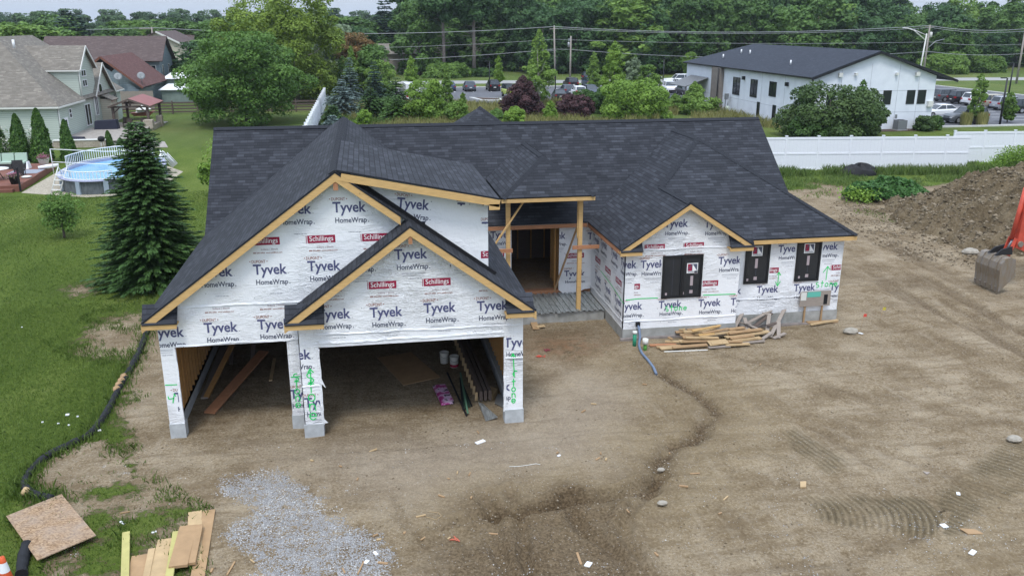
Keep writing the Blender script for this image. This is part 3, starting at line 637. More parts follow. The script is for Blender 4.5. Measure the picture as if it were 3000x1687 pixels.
for q in ((12.270, 2.650),): p.tyvek(*q, rect(11.3, 1.42, 12.62, 3.2))
for q in ((8.760, 1.170), (10.190, 1.160), (11.640, 1.140), (12.840, 1.130)): p.tyvek(*q, rect(XW, zb, 12.64, 1.41))
for q in ((9.520, 3.270), (10.920, 3.270)): p.sch(*q, reg)
p.sch(*(8.700, 1.900), rect(8.85, zb, 9.78, 3)); p.sch(*(11.540, 1.880), rect(11.32, zb, 12.6, 3)); p.build(ww)
p = Print(fy(yr2)); reg = rect(12.7, .5, 16.88, 3.1)
p.tyvek(*(14.790, 2.800), rect(14.1, 1.5, 15.02, 3.1)); p.tyvek(*(16.260, 2.810), rect(16.1, .4, 16.88, 3.1))
for q in ((14.100, 1.310), (15.540, 1.300), (16.960, 1.270), (12.670, 1.320)): p.tyvek(*q, rect(12.7, zb, 16.88, 1.55))
p.sch(*(14.100, 2.040), rect(14.1, .5, 15, 3)); p.sch(*(16.860, 2.030), reg); p.build(wr2)
# overlapping edges of the wrap sheets
def seam(f, u0, u1, z, par, wd=.05, sl=0.0):
    rs_ = np.random.RandomState(int(abs(u0 * 31 + z * 17))); mb = MB(); n_ = max(4, int(abs(u1 - u0) / .12)); pv = None
    for i in range(n_ + 1):
        u = u0 + (u1 - u0) * i / n_; zz = z + sl * i / n_ + .012 * math.sin(u * 3) + .006 * rs_.normal(); a, b = f(u, zz + wd, .001), f(u, zz, .014 + .012 * rs_.rand())
        if pv: mb.poly([pv[0], pv[1], b, a])
        pv = (a, b)
    mb.build('wrap_seam', M['wrap'], par)
seam(fy(YL), -5.45, -1.6, (-4.430, 3.590)[1], wl); seam(fy(YL), -5.1, -2.0, HZ + .03, wl); seam(fy(YF), -1.45, 3.4, HZ + .10, wr_, .06, .02); seam(fy(YF), -1.9, 3.85, HZ + .36, wr_, .04, -.05); seam(fy(yg), XW + .02, 12.6, 3.17, ww); seam(fy(yg), XW + .02, 12.6, .62, ww, .05, .03); seam(fy(yr2), 12.7, 16.85, .98, wr2); seam(fy(ye), 7.25, 8.45, 1.0, we, .04); seam(fy(YF), XP + .01, XR - .01, 1.9, wr_, .04); seam(fy(YF), XN + .01, XN2 - .01, 1.45, wr_, .04); seam(fx(XW), -31.2, -26.95, .62, ws, .05)
# ------------------------------------------------------------------ green spray marks
f = fy(YL); strokes(f, [[(-5.480, 1.500), (-5.170, 1.490)], [(-5.450, 1.170), (-5.440, 1.100), (-5.310, 1.110)], [(-5.300, 1.190), (-5.350, 0.980)], [(-5.300, 1.240), (-5.260, 1.170)],
  [(-2.280, 1.490), (-2.040, 1.500)]] + word(-2.15, 1.42, .75, True, .2), .025, wl)
f = fy(YF); strokes(f, [[(-1.710, 1.510), (-1.720, 1.940)], [(-1.780, 1.850), (-1.720, 1.950), (-1.640, 1.850)]] + word(-1.73, 1.62, 1.0, True, .27) +
  [[(3.680, 1.380), (3.650, 2.000)], [(3.580, 1.890), (3.640, 2.020), (3.720, 1.900)], arc(3.72, 1.42, .07, .09, 60, 250)] + word(3.66, 1.1, .6, True, .17, 'tone'), .028, wr_)
f = fy(yg); strokes(f, [[(8.570, 1.430), (9.020, 1.460), (9.710, 1.450)], [(11.370, 1.460), (12.560, 1.440)]], .03, ww); strokes(f, word((10.070, 0.930)[0], (10.020, 0.980)[1], .6, False, .165), .026, ww)
f = fy(yr2); strokes(f, [[(14.470, 1.950), (14.460, 1.460)], [(14.400, 1.860), (14.470, 1.960), (14.540, 1.850)], [(14.370, 1.600), (14.460, 1.440), (14.550, 1.610)], [(16.340, 1.580), (16.350, 2.080)], [(16.200, 1.870), (16.350, 2.090), (16.450, 1.970)]] +
  word((16.030, 1.350)[0], (16.040, 1.350)[1], .66, False, .178), .028, wr2)
f = fx(XW); strokes(f, [[(-29.9, 1.62), (-28.4, 1.50), (-26.9, 1.30)]], .03, ws)
# ------------------------------------------------------------------ ground sheet
def fbm(x, y, sc, seed=0, octv=4, rough=.5):
    """value noise, vectorised"""
    rs = np.random.RandomState(seed); tot = np.zeros_like(x); amp = 1.0; nrm = 0
    for o in range(octv):
        t = rs.rand(256, 256); X = x * sc * 2 ** o + 37.3 * o; Y = y * sc * 2 ** o + 11.7 * o
        xi = np.floor(X).astype(int); yi = np.floor(Y).astype(int); fx_ = X - xi; fy_ = Y - yi; fx_ = fx_ * fx_ * (3 - 2 * fx_); fy_ = fy_ * fy_ * (3 - 2 * fy_)
        g_ = lambda a, b: t[a % 256, b % 256]
        tot += amp * ((g_(xi, yi) * (1 - fx_) + g_(xi + 1, yi) * fx_) * (1 - fy_) + (g_(xi, yi + 1) * (1 - fx_) + g_(xi + 1, yi + 1) * fx_) * fy_); nrm += amp; amp *= rough
    return tot / nrm
def segd(x, y, a, b):
    dx, dy = b[0] - a[0], b[1] - a[1]; t = np.clip(((x - a[0]) * dx + (y - a[1]) * dy) / (dx * dx + dy * dy + 1e-9), 0, 1); return np.hypot(x - a[0] - t * dx, y - a[1] - t * dy)
def lined(x, y, pts): return np.minimum.reduce([segd(x, y, a, b) for a, b in zip(pts, pts[1:])])
def psdf(x, y, poly):
    """signed distance, positive inside"""
    d = lined(x, y, list(poly) + [poly[0]]); ins = np.zeros(x.shape, bool)
    for (x0, y0), (x1, y1) in zip(poly, list(poly[1:]) + [poly[0]]):
        if y0 == y1: continue
        ins ^= ((y0 > y) != (y1 > y)) & (x < (x1 - x0) * (y - y0) / (y1 - y0) + x0)
    return np.where(ins, d, -d)
def sst(v, a, b): t = np.clip((v - a) / (b - a), 0, 1); return t * t * (3 - 2 * t)
def lines_(parts):
    out = [parts[0][0]]
    for a, b, st in parts:
        n_ = max(1, int(round((b - a) / st))); out += [a + (b - a) * (i + 1) / n_ for i in range(n_)]
    return np.array(out)
GX = lines_([(-1500, -300, 150), (-300, -80, 20), (-80, -30, 2.5), (-30, -14, .5), (-14, 24, .08), (24, 50, .35), (50, 130, 4), (130, 1500, 90)])
GY = lines_([(-40, 8, 6), (8, 12, .5), (12, 32, .08), (32, 60, .35), (60, 120, 2.5), (120, 400, 14), (400, 4000, 240)])
X, Y = np.meshgrid(GX, GY); x, y = X.ravel(), Y.ravel()
wx, wy = x + (fbm(x, y, .9, 1) - .5) * 1.2, y + (fbm(x, y, .9, 2) - .5) * 1.2
SOCK = [(-8.070, 30.720), (-7.860, 28.620), (-7.770, 27.190), (-7.720, 25.430), (-7.600, 23.340), (-7.680, 22.250), (-8.140, 21.650), (-8.470, 21.170), (-8.570, 20.370), (-8.450, 19.680), (-8.200, 19.310), (-7.790, 19.080), (-7.510, 18.860)]
SOCK2 = [(-7.450, 17.060), (-7.400, 16.690), (-7.200, 16.000)]
# grass: everything except the building plot
plot = [(-8.070, 30.720), (-7.680, 26.670), (-7.320, 23.810), (-6.850, 21.540), (-6.120, 20.150), (-5.230, 19.040), (-4.520, 17.230), (-3.950, 15.440), (-3.370, 12.580), (40, 8), (60, 8), (60, 40), (40, 46), (46.530, 54.470), (34.100, 50.380), (27.410, 51.810), (17, 46), (16, 42), (-5.6, 42), (-6, 33)]
sd = psdf(wx, wy, plot)
grass = 1 - sst(sd, -.9, 1.0)
patch = psdf(wx, wy, [(-8.470, 21.170), (-7.380, 22.090), (-6.120, 20.150), (-5.210, 19.800), (-4.490, 17.710), (-4.260, 15.880), (-3.700, 14.060), (-6.670, 14.570), (-6.910, 16.610), (-6.110, 17.050), (-7.510, 18.860), (-8.390, 19.580)])
grass = np.where(patch > 0, .41 + .42 * (fbm(x, y, .9, 5) - .5) * 2, grass)
for c, r_, v_ in (((-5.770, 19.410), .5, .35), ((-5.070, 17.640), .3, .2), ((-6.330, 18.180), .35, .25), ((-6.610, 22.190), .5, .25), ((-6.720, 24.530), .5, .3), ((-6.580, 17.590), .3, .3), ((-5.540, 16.100), .5, .3), ((32.800, 49.230), 4, -.5), ((30.300, 53.220), 2.0, -.4), ((17.360, 38.440), 0.1, 0), ((-11.790, 36.970), 1.4, -.40), ((-12.020, 35.340), 1.1, -.36), ((-9.080, 32.590), 1.5, -.40), ((-8.230, 29.840), 1.3, -.38), ((-8.960, 30.370), 1.4, -.28), ((-8.060, 20.480), 1.2, -.3), ((-7.930, 18.970), .6, -.2), ((-7.950, 18.300), .5, -.25), ((-10.100, 29.770), 1.5, -.22), ((-9.080, 28.830), 1.0, -.3), ((-6.550, 18.220), .7, -.25)):
    grass = grass + v_ * np.exp(-((wx - c[0]) ** 2 + ((wy - c[1]) * .8) ** 2) / (r_ * r_))
grass = np.clip(grass, 0, 1)
farg = sst(y, 70, 90)
gravel = sst(psdf(wx, wy, [(-3.110, 19.640), (-2.350, 19.670), (-1.630, 18.800), (-1.030, 17.280), (-0.200, 16.500), (0.030, 15.640), (0.350, 14.710), (0.480, 12.920), (-2.980, 13.510), (-2.980, 15.660), (-3.220, 16.860), (-3.240, 17.660), (-4.000, 18.650), (-3.850, 19.470)]), -.35, .55) * .95
gravel = np.maximum(gravel, .30 * sst(psdf(wx, wy, [(7.430, 16.000), (10.370, 16.940), (14.200, 14.840), (11.250, 11.080), (0.120, 12.980), (0.680, 14.770), (4.280, 14.700)]), -.4, 1.5) * sst(fbm(x, y, .7, 9), .35, .7))
CH = [(8.750, 24.100), (8.990, 23.030), (9.380, 22.220), (9.410, 21.010), (8.650, 19.820), (8.190, 19.310), (7.560, 19.260), (7.060, 18.510), (6.670, 17.770), (6.280, 17.070), (5.440, 16.860), (4.290, 16.840), (3.240, 16.720), (2.320, 16.620)]
CH2 = [(4.290, 16.840), (4.380, 15.710), (4.520, 14.660), (4.850, 13.800)]; CH3 = [(2.150, 17.110), (2.220, 16.560), (1.840, 15.690), (2.000, 14.430)]
dch = lined(wx * .3 + x * .7, wy * .3 + y * .7, CH); dch2 = lined(wx * .4 + x * .6, wy * .4 + y * .6, CH2); dch3 = lined(x, y, CH3)
damp = .34 * np.exp(-(dch / .75) ** 2) + .75 * np.exp(-(dch / .17) ** 2) * sst(fbm(x, y, 1.5, 15, 3), .25, .5) + .75 * np.exp(-(dch2 / .6) ** 2) + .5 * np.exp(-(dch3 / .5) ** 2)
damp = np.maximum(damp, .80 * sst(psdf(wx, wy, [(1.380, 16.230), (2.150, 17.420), (4.500, 17.290), (6.370, 17.340), (6.470, 16.510), (5.700, 15.330), (5.680, 13.800), (5.070, 12.130), (0.120, 12.980), (0.280, 14.710), (-0.090, 15.730)]), -.4, 1.2))
damp = np.maximum(damp, .45 * sst(psdf(wx, wy, [(8.6, 26.2), (8.4, 29), (4, 29), (4.2, 26.5), (6.5, 25.4)]), -.3, .8)); damp = np.maximum(damp, .55 * sst(fbm(x, y, .35, 12), .5, .8) * sst(x, 15, 19) * (y > 20))
rust = np.exp(-(np.hypot((x - (6.360, 26.570)[0]) / 1.5, (y - (6.360, 26.570)[1]) / 1.1)) ** 2) * .8
yel = np.clip(.9 * np.exp(-((dch - .2) / 1.9) ** 2) + sst(psdf(wx, wy, [(11.680, 14.940), (18.050, 18.960), (12.130, 10.930), (7.890, 11.650), (10.370, 13.660)]), -.5, 2) * .7, 0, 1); pale = sst(psdf(wx, wy, [(-3.230, 20.700), (-0.600, 20.700), (4.120, 21.340), (5.960, 24.840), (7.940, 23.530), (5.810, 18.110), (2.660, 17.690), (0.740, 16.980), (-1.550, 18.980)]), -1.2, 1.5)
h = (fbm(x, y, .12, 20, 3) - .5) * .16 + (1 - grass) * ((fbm(x, y, .55, 19, 3, .6) - .5) * .10 + (fbm(x, y, 1.6, 21, 5, .7) - .5) * .13 + (fbm(x, y, 4.2, 22, 2) - .5) * .035)
h -= .20 * np.exp(-(dch / .20) ** 2) + .06 * np.exp(-(dch / .8) ** 2) + .07 * np.exp(-(dch2 / .3) ** 2) + .05 * np.exp(-(dch3 / .22) ** 2)
h += .035 * np.exp(-((dch - .42) / .14) ** 2)
for c, r_, a in (((4.540, 16.330), .55, -.12), ((4.550, 16.750), .5, .07), ((2.520, 16.760), .4, -.07), ((4.150, 17.440), .5, .05), ((5.290, 17.340), .6, .05), ((3.140, 17.700), .5, .04), ((5.240, 16.210), .5, .06), ((6.370, 17.340), .3, -.08)): h += a * np.exp(-(((x - c[0]) ** 2 + (y - c[1]) ** 2) / (r_ * r_)))
# wheel and track marks of the machines
tmask = np.zeros_like(x); tph = np.zeros_like(x)
def tread(poly, ph, amt=1.0, soft=.5):
    global tmask, tph
    m_ = sst(psdf(wx * .25 + x * .75, wy * .25 + y * .75, poly), -.05, .35) * amt * (.45 + .75 * sst(fbm(x, y, 1.3, 95, 4, .6), .32, .6)); k = m_ > tmask; tph[k] = ph[k]; tmask = np.maximum(tmask, m_)
def axis(a, b):
    L = math.hypot(b[0] - a[0], b[1] - a[1]); return (x - a[0]) * (b[0] - a[0]) / L + (y - a[1]) * (b[1] - a[1]) / L, -(x - a[0]) * (b[1] - a[1]) / L + (y - a[1]) * (b[0] - a[0]) / L
a1 = axis((9.400, 15.500), (12.130, 15.030)); tread([(9.550, 16.160), (11.030, 16.120), (12.470, 15.660), (12.840, 14.910), (11.790, 13.990), (10.740, 14.240), (9.810, 14.710), (9.420, 15.010)], (a1[0] + .35 * np.abs(a1[1]) ** 1.6) / .16, .95)
a2 = axis((11.560, 14.330), (15.750, 17.030)); tread([(11.310, 14.530), (12.880, 15.950), (15.960, 17.870), (17.160, 17.890), (15.380, 15.520), (13.370, 14.820), (11.860, 13.830)], a2[0] / .17, .8)
a3 = axis((10.810, 19.940), (11.240, 17.180)); tread([(10.590, 19.490), (11.180, 19.750), (11.650, 17.520), (11.040, 16.830), (10.660, 16.890), (10.270, 18.390)], a3[1] / .15, .7)
a4 = axis((10.170, 18.410), (10.560, 16.910)); tread([(9.540, 18.960), (10.110, 18.980), (10.520, 17.410), (10.080, 16.990), (9.370, 18.120)], a4[1] / .16, .5)
a5 = axis((22.720, 35.990), (21.370, 24.390)); rut = sst(psdf(wx, wy, [(25.130, 42.450), (28.590, 41.860), (24.950, 26.770), (18.210, 17.710), (18.100, 21.480), (18.970, 28.270)]), -.5, 1.5)
strk = fbm(a5[0] * .16, a5[1] * 1.7, 1.0, 31, 4, .6); h += rut * (strk - .5) * .34; damp = np.maximum(damp, rut * sst(1 - strk, .45, .7) * .7)
tp2 = tph.reshape(len(GY), len(GX)); jump = np.zeros(tp2.shape, bool)
for ax_ in (0, 1):
    dj = np.abs(np.diff(tp2, axis=ax_)) > .9; jump |= np.pad(dj, ((0, 1), (0, 0)) if ax_ == 0 else ((0, 0), (0, 1))); jump |= np.pad(dj, ((1, 0), (0, 0)) if ax_ == 0 else ((0, 0), (1, 0)))
tmask = np.where(jump.ravel(), 0, tmask)
for a, b in (((0.190, 17.760), (0.840, 15.430)), ((0.290, 17.050), (0.750, 15.590)), ((2.940, 17.110), (2.900, 14.930))): d_ = segd(wx * .3 + x * .7, wy * .3 + y * .7, a, b); h -= .03 * np.exp(-(d_ / .07) ** 2); damp = np.maximum(damp, .4 * np.exp(-(d_ / .12) ** 2))
CV = [[(2.290, 17.400), (2.350, 16.540), (2.170, 15.490), (2.250, 14.390), (2.400, 13.480)], [(3.000, 17.450), (2.980, 16.270), (2.760, 14.960), (2.810, 13.650)], [(4.230, 16.220), (4.510, 15.540), (4.770, 14.610), (4.850, 13.800)], [(6.320, 16.890), (5.510, 16.160), (5.140, 15.280), (5.210, 13.880)], [(1.120, 16.270), (1.870, 16.620), (2.950, 16.600), (4.110, 16.880), (5.490, 17.030), (6.910, 17.730)], [(6.690, 13.630), (7.890, 13.810), (9.470, 13.810), (11.460, 14.200)], [(12.600, 18.000), (13.470, 16.800), (14.590, 15.120)], [(10.710, 21.000), (11.650, 19.310), (12.020, 17.050)], [(16.480, 22.070), (17.000, 20.200), (17.250, 18.350)], [(11.310, 25.350), (13.120, 23.290), (14.260, 20.670)]]
for k_, cvl in enumerate(CV):
    dd_ = lined(wx * .35 + x * .65, wy * .35 + y * .65, cvl); a_ = (.12 if k_ < 5 else .05) * (.4 + 1.1 * fbm(x, y, .8, 60 + k_, 3)); h -= a_ * np.exp(-(dd_ / .13) ** 2); h += a_ * .5 * np.exp(-((dd_ - .28) / .1) ** 2); damp = np.maximum(damp, (.55 if k_ < 5 else .35) * np.exp(-(dd_ / .2) ** 2) * sst(fbm(x, y, 1.1, 70 + k_, 3), .3, .6))
foot = sst(psdf(x, y, [(-5, 14), (3, 14), (9, 19), (8, 27), (4, 28.5), (4, 12)]), -.5, 1) * (1 - grass); h += foot * (fbm(x, y, 3.4, 41, 2) - .5) * .045
h += tmask * np.sin(tph * 6.283) * .012
h *= 1 - sst(y, 60, 75); h = np.where((x > -5.6) & (x < 3.9) & (y > 21.5) & (y < 31), h * .5 - .0, h)
near = np.minimum(np.maximum(np.abs(x - 4) - 14, np.abs(y - 30) - 10), 2); h = np.where(near < 0, h * .6 - .03, h)
nx_, ny_ = len(GX), len(GY); I = np.arange(nx_ * ny_).reshape(ny_, nx_); F = np.stack([I[:-1, :-1], I[:-1, 1:], I[1:, 1:], I[1:, :-1]], -1).reshape(-1, 4)
def groundf(n, b):
    o = n.pos(); g_, gv, dm, tm, tp, ru, fr_, ye_, pa_ = (n.attr(k) for k in ('grass', 'gravel', 'damp', 'tmask', 'tphase', 'rust', 'farg', 'yel', 'pale'))
    n1, n2, n3 = n.noise(o, .55, 6, .6), n.noise(o, 3.2, 6, .62), n.noise(o, 16, 5, .65); n4 = n.noise(o, 60, 3, .6)
    s_ = n.m('ADD', n.m('MULTIPLY', n1, .40), n.m('ADD', n.m('MULTIPLY', n2, .22), n.m('MULTIPLY', n3, .38)))
    c = n.ramp(s_, [(.39, (.130, .090, .049)), (.46, (.222, .167, .100)), (.52, (.33, .262, .172)), (.61, (.46, .382, .268))])
    stx = n.noise(n.mp(o, (.35, 2.6, 1), (0, 0, .5)), 1.3, 5, .6); c = n.mix(n.ramp(stx, [(.38, .5), (.50, 0.)]), c, (.165, .118, .066)); c = n.mix(n.ramp(n.noise(n.mp(o, (2.2, .4, 1), (0, 0, .35)), 1.2, 5, .65), [(.55, 0.), (.68, .4)]), c, (.42, .355, .26))
    c = n.mix(n.m('MULTIPLY', pa_, .5), c, (.41, .345, .27)); c = n.mix(n.m('MULTIPLY', ye_, n.ramp(n1, [(.35, .25), (.6, .55)])), c, (.27, .205, .108))
    c = n.mix(n.ramp(n4, [(.35, .5), (.6, 0.)]), c, (.13, .097, .065))
    clod = n.ramp(n.vor(o, 9, rnd=1), [(.1, 0.), (.4, 1.)]); cm = n.ramp(n2, [(.48, 0.), (.62, 1.)])
    c = n.mix(n.m('MULTIPLY', n.m('MULTIPLY', clod, cm), .25), c, (.12, .09, .06))
    dd = n.m('MULTIPLY', dm, n.ramp(n2, [(.3, .85), (.7, 1.)])); c = n.mix(dd, c, n.mix(n.ramp(n3, [(.4, 0.), (.6, 1.)]), (.060, .040, .022), (.150, .106, .062)))
    c = n.mix(n.m('MULTIPLY', ru, n.ramp(n2, [(.4, 0.), (.6, .7)])), c, (.26, .14, .075))
    tw = n.m('SINE', n.m('ADD', n.m('MULTIPLY', tp, 6.2832), n.m('MULTIPLY', n3, 5.0))); tk = n.m('MULTIPLY', tm, n.ramp(n2, [(.3, .6), (.5, 1.)]))
    c = n.mix(n.m('MULTIPLY', tk, .62), c, (.185, .145, .085)); c = n.mix(n.m('MULTIPLY', tk, n.ramp(tw, [(.0, .0), (.8, .55)])), c, (.085, .063, .036))
    # pebbles: sparse everywhere, dense in the gravel
    pc = n.vor(o, 34, 'Color'); ps = n.n('ShaderNodeSeparateColor', {'Color': pc}); pd = n.vor(o, 34)
    peb = n.m('MULTIPLY', n.ramp(pd, [(.26, 1.), (.36, 0.)]), n.m('GREATER_THAN', ps.outputs[0], n.ramp(n1, [(.35, .985), (.65, .90)])))
    c = n.mix(n.m('MULTIPLY', peb, .8), c, (.45, .43, .40))
    gm = n.m('GREATER_THAN', n.m('ADD', n.m('MULTIPLY', ps.outputs[1], .42), n.m('ADD', n.m('MULTIPLY', n2, .9), n.m('MULTIPLY', gv, .50))), 1.06)
    gcol = n.ramp(ps.outputs[2], [(.0, (.36, .355, .35)), (.5, (.46, .46, .465)), (1., (.60, .60, .61))])
    gs = n.m('MULTIPLY', gm, n.m('GREATER_THAN', gv, .02)); c = n.mix(gs, c, n.mix(n.ramp(pd, [(.3, 0.), (.55, .6)]), gcol, (.24, .22, .20)))
    # turf
    gn = n.m('ADD', g_, n.m('MULTIPLY', n.m('SUBTRACT', n.m('ADD', n.m('MULTIPLY', n2, .6), n.m('MULTIPLY', n3, .4)), .5), 1.5)); gmask = n.ramp(gn, [(.46, 0.), (.60, 1.)])
    o2 = n.mp(o, (1, .35, 1), (0, 0, .25)); t1 = n.noise(o2, .35, 5, .6); t2 = n.noise(o, 7, 5, .7); t3 = n.noise(o, 38, 3, .7)
    tt = n.m('ADD', n.m('MULTIPLY', t1, .42), n.m('ADD', n.m('MULTIPLY', t2, .33), n.m('MULTIPLY', t3, .25)))
    gc = n.ramp(tt, [(.34, (.038, .068, .010)), (.47, (.088, .135, .020)), (.56, (.135, .185, .034)), (.66, (.205, .230, .070))])
    fc = n.ramp(n.noise(o, .06, 5, .6), [(.35, (.07, .11, .03)), (.55, (.12, .15, .05)), (.7, (.17, .17, .07))])
    gc = n.mix(n.m('MULTIPLY', fr_, .6), gc, fc)
    bare = n.ramp(n.noise(o, .9, 6, .7), [(.62, 0.), (.74, .55)]); gc = n.mix(n.m('MULTIPLY', bare, n.m('SUBTRACT', 1.0, fr_)), gc, (.15, .125, .07))
    n.col(n.mix(gmask, c, gc)); b.inputs['Roughness'].default_value = .93
    hh = n.m('ADD', n.m('ADD', n.m('MULTIPLY', n3, .9), n.m('MULTIPLY', n2, 1.6)), n.m('ADD', n.m('MULTIPLY', n.m('MULTIPLY', tk, tw), .45), n.m('MULTIPLY', n4, .35)))
    hh = n.m('ADD', hh, n.m('MULTIPLY', n.m('MULTIPLY', gmask, t3), 1.4)); hh = n.m('ADD', hh, n.m('MULTIPLY', gs, n.m('SUBTRACT', .6, pd)))
    n.bump(hh, 1.0, .05)
M['ground'] = mat('ground', (.25, .2, .14), .95, 0, .12, groundf)
gnd = np_mesh('ground', np.stack([x, y, h], 1), F, M['ground'], None, dict(grass=grass, gravel=gravel, damp=np.clip(damp, 0, 1), tmask=tmask, tphase=tph, rust=rust, farg=farg, yel=yel, pale=pale), True)
tag(gnd, kind='structure')
def hz_(px, py):
    """ground height near a point"""
    i = int(np.clip(np.searchsorted(GX, px), 1, nx_ - 1)); j = int(np.clip(np.searchsorted(GY, py), 1, ny_ - 1)); Hh = h.reshape(ny_, nx_)
    u_ = (px - GX[i - 1]) / (GX[i] - GX[i - 1]); v_ = (py - GY[j - 1]) / (GY[j] - GY[j - 1])
    return float((Hh[j - 1, i - 1] * (1 - u_) + Hh[j - 1, i] * u_) * (1 - v_) + (Hh[j, i - 1] * (1 - u_) + Hh[j, i] * u_) * v_)
def hza(px, py):
    i = np.clip(np.searchsorted(GX, px), 1, nx_ - 1); j = np.clip(np.searchsorted(GY, py), 1, ny_ - 1); Hh = h.reshape(ny_, nx_)
    u_ = (px - GX[i - 1]) / (GX[i] - GX[i - 1]); v_ = (py - GY[j - 1]) / (GY[j] - GY[j - 1])
    return (Hh[j - 1, i - 1] * (1 - u_) + Hh[j - 1, i] * u_) * (1 - v_) + (Hh[j, i - 1] * (1 - u_) + Hh[j, i] * u_) * v_
GM = grass.reshape(ny_, nx_)
def gmask_at(px, py):
    i = np.clip(np.searchsorted(GX, px), 1, nx_ - 1); j = np.clip(np.searchsorted(GY, py), 1, ny_ - 1); return GM[j, i]
# ------------------------------------------------------------------ parking lot, road, kerbs
g = MB(); g.box(3, 116, -.2, 98, 147, .03); tag(g.build('parking_lot', M['asphalt']), kind='structure')
g = MB(); g.box(58.2, 82, -.2, 98, 115.99, .034); tag(g.build('parking_lot', M['asphalt']), kind='structure')
g = MB()
def rd(x_): return 158.1 - .078 * x_
g.hexa([(-250, rd(-250), -.2), (400, rd(400), -.2), (400, rd(400) + 8.2, -.2), (-250, rd(-250) + 8.2, -.2)], [(-250, rd(-250), .02), (400, rd(400), .02), (400, rd(400) + 8.2, .02), (-250, rd(-250) + 8.2, .02)]); tag(g.build('road', M['roadc']), kind='structure')
g = MB(); g.box(3, 147, -.2, 98.3, 147.35, .15); g.box(98, 82, -.2, 98.4, 146.99, .15); g.box(58.3, 81.6, -.2, 98.4, 81.99, .15); g.box(2.7, 116, -.2, 2.99, 147.3, .15); tag(g.build('kerb', M['kerb']), kind='structure')
g = MB()
for i in range(12): g.box(5.6 + i * 2.9, 137.3, .0, 5.72 + i * 2.9, 142.6, .036)
for i in range(14): g.box(71.8, 86.6 + i * 3.0, .03, 77.0, 86.7 + i * 3.0, .04)
for i in range(9): g.box(22 + i * 2.9, 119.5, .03, 22.12 + i * 2.9, 124.7, .036)
tag(g.build('parking_lines', M['paint']), kind='structure')
g = MB(); P0 = [(16.3, 121.2), (19.2, 120.6), (19.5, 123.5), (15.2, 126.2)]; g.hexa([(a, b, 0) for a, b in P0], [(a, b, .17) for a, b in P0]); isl = tag(g.build('parking_island_kerb', M['kerb']), kind='structure')
g = MB(); P0 = [(16.6, 121.6), (18.9, 121.1), (19.1, 123.2), (15.9, 125.4)]; g.hexa([(a, b, .1) for a, b in P0], [(a, b, .19) for a, b in P0]); tag(g.build('planting_bed', M['mulch']), kind='structure')
g = MB(); g.box(43.0, 79.4, -.1, 58.1, 81.0, .05); g.box(43.0, 81.01, -.1, 44.25, 104, .05); tag(g.build('mulch_bed', M['mulch']), kind='structure')
# ------------------------------------------------------------------ foliage
def leafmat(name, dark, light, rnd=.25, tr=.25):
    m = bpy.data.materials.new(name); m.use_nodes = True; n = N(m); t = m.node_tree
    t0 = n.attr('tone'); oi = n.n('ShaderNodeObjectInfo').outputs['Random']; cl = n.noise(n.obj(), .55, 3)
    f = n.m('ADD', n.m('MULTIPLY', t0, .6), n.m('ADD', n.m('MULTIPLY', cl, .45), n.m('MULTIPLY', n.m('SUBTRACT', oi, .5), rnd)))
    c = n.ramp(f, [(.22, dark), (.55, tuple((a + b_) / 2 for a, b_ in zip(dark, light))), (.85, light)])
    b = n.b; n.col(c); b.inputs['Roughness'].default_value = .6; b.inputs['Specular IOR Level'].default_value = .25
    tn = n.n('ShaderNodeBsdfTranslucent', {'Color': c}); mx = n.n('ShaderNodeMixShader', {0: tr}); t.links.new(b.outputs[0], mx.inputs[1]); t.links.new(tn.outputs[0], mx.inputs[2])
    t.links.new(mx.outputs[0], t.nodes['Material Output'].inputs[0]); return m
LM = dict(
    forest=leafmat('forest_leaves', (.040, .092, .020), (.130, .235, .055), .5), forest2=leafmat('deep_green_leaves', (.030, .078, .024), (.090, .180, .060), .4),
    bright=leafmat('bright_leaves', (0.078, 0.155, 0.025), (0.217, 0.341, 0.070), .3), lime=leafmat('lime_leaves', (0.101, 0.194, 0.022), (0.271, 0.419, 0.070), .2),
    yell=leafmat('yellow_green_leaves', (.095, .155, .016), (.26, .36, .060), .2), locust=leafmat('locust_leaves', (.050, .120, .018), (.155, .275, .055), .1),
    purple=leafmat('purple_leaves', (0.031, 0.016, 0.019), (0.132, 0.065, 0.070), .2), redg=leafmat('reddish_leaves', (0.078, 0.078, 0.023), (0.264, 0.155, 0.062), .1),
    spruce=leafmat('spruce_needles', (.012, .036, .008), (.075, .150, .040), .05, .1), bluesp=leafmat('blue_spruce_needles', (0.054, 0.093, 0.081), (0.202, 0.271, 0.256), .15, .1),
    dksp=leafmat('dark_fir_needles', (0.019, 0.046, 0.034), (0.078, 0.132, 0.105), .3, .1), cedar=leafmat('arborvitae', (0.031, 0.085, 0.016), (0.116, 0.217, 0.043), .1, .15),
    grey=leafmat('grey_green_leaves', (0.093, 0.139, 0.078), (0.310, 0.388, 0.232), .1), shrub=leafmat('shrub_leaves', (0.031, 0.070, 0.019), (0.116, 0.178, 0.054), .1),
    big=leafmat('broad_leaves', (.030, .095, .018), (.105, .225, .060), .1), weed=leafmat('weeds', (0.070, 0.132, 0.028), (0.217, 0.295, 0.085), .2), dry=leafmat('dry_grass', (.16, .17, .05), (.44, .41, .17), .2),
    straw=leafmat('straw_grass', (0.161, 0.115, 0.057), (0.414, 0.287, 0.149), .1), turf=leafmat('turf_blades', (.055, .105, .014), (.185, .26, .060), .0), bloom=leafmat('pale_flowers', (0.575, 0.575, 0.460), (0.920, 0.920, 0.828), .1), pink=leafmat('pink_flowers', (0.345, 0.069, 0.149), (0.632, 0.287, 0.402), .1), fararea=leafmat('distant_leaves', (0.046, 0.093, 0.046), (0.116, 0.194, 0.078), .5))
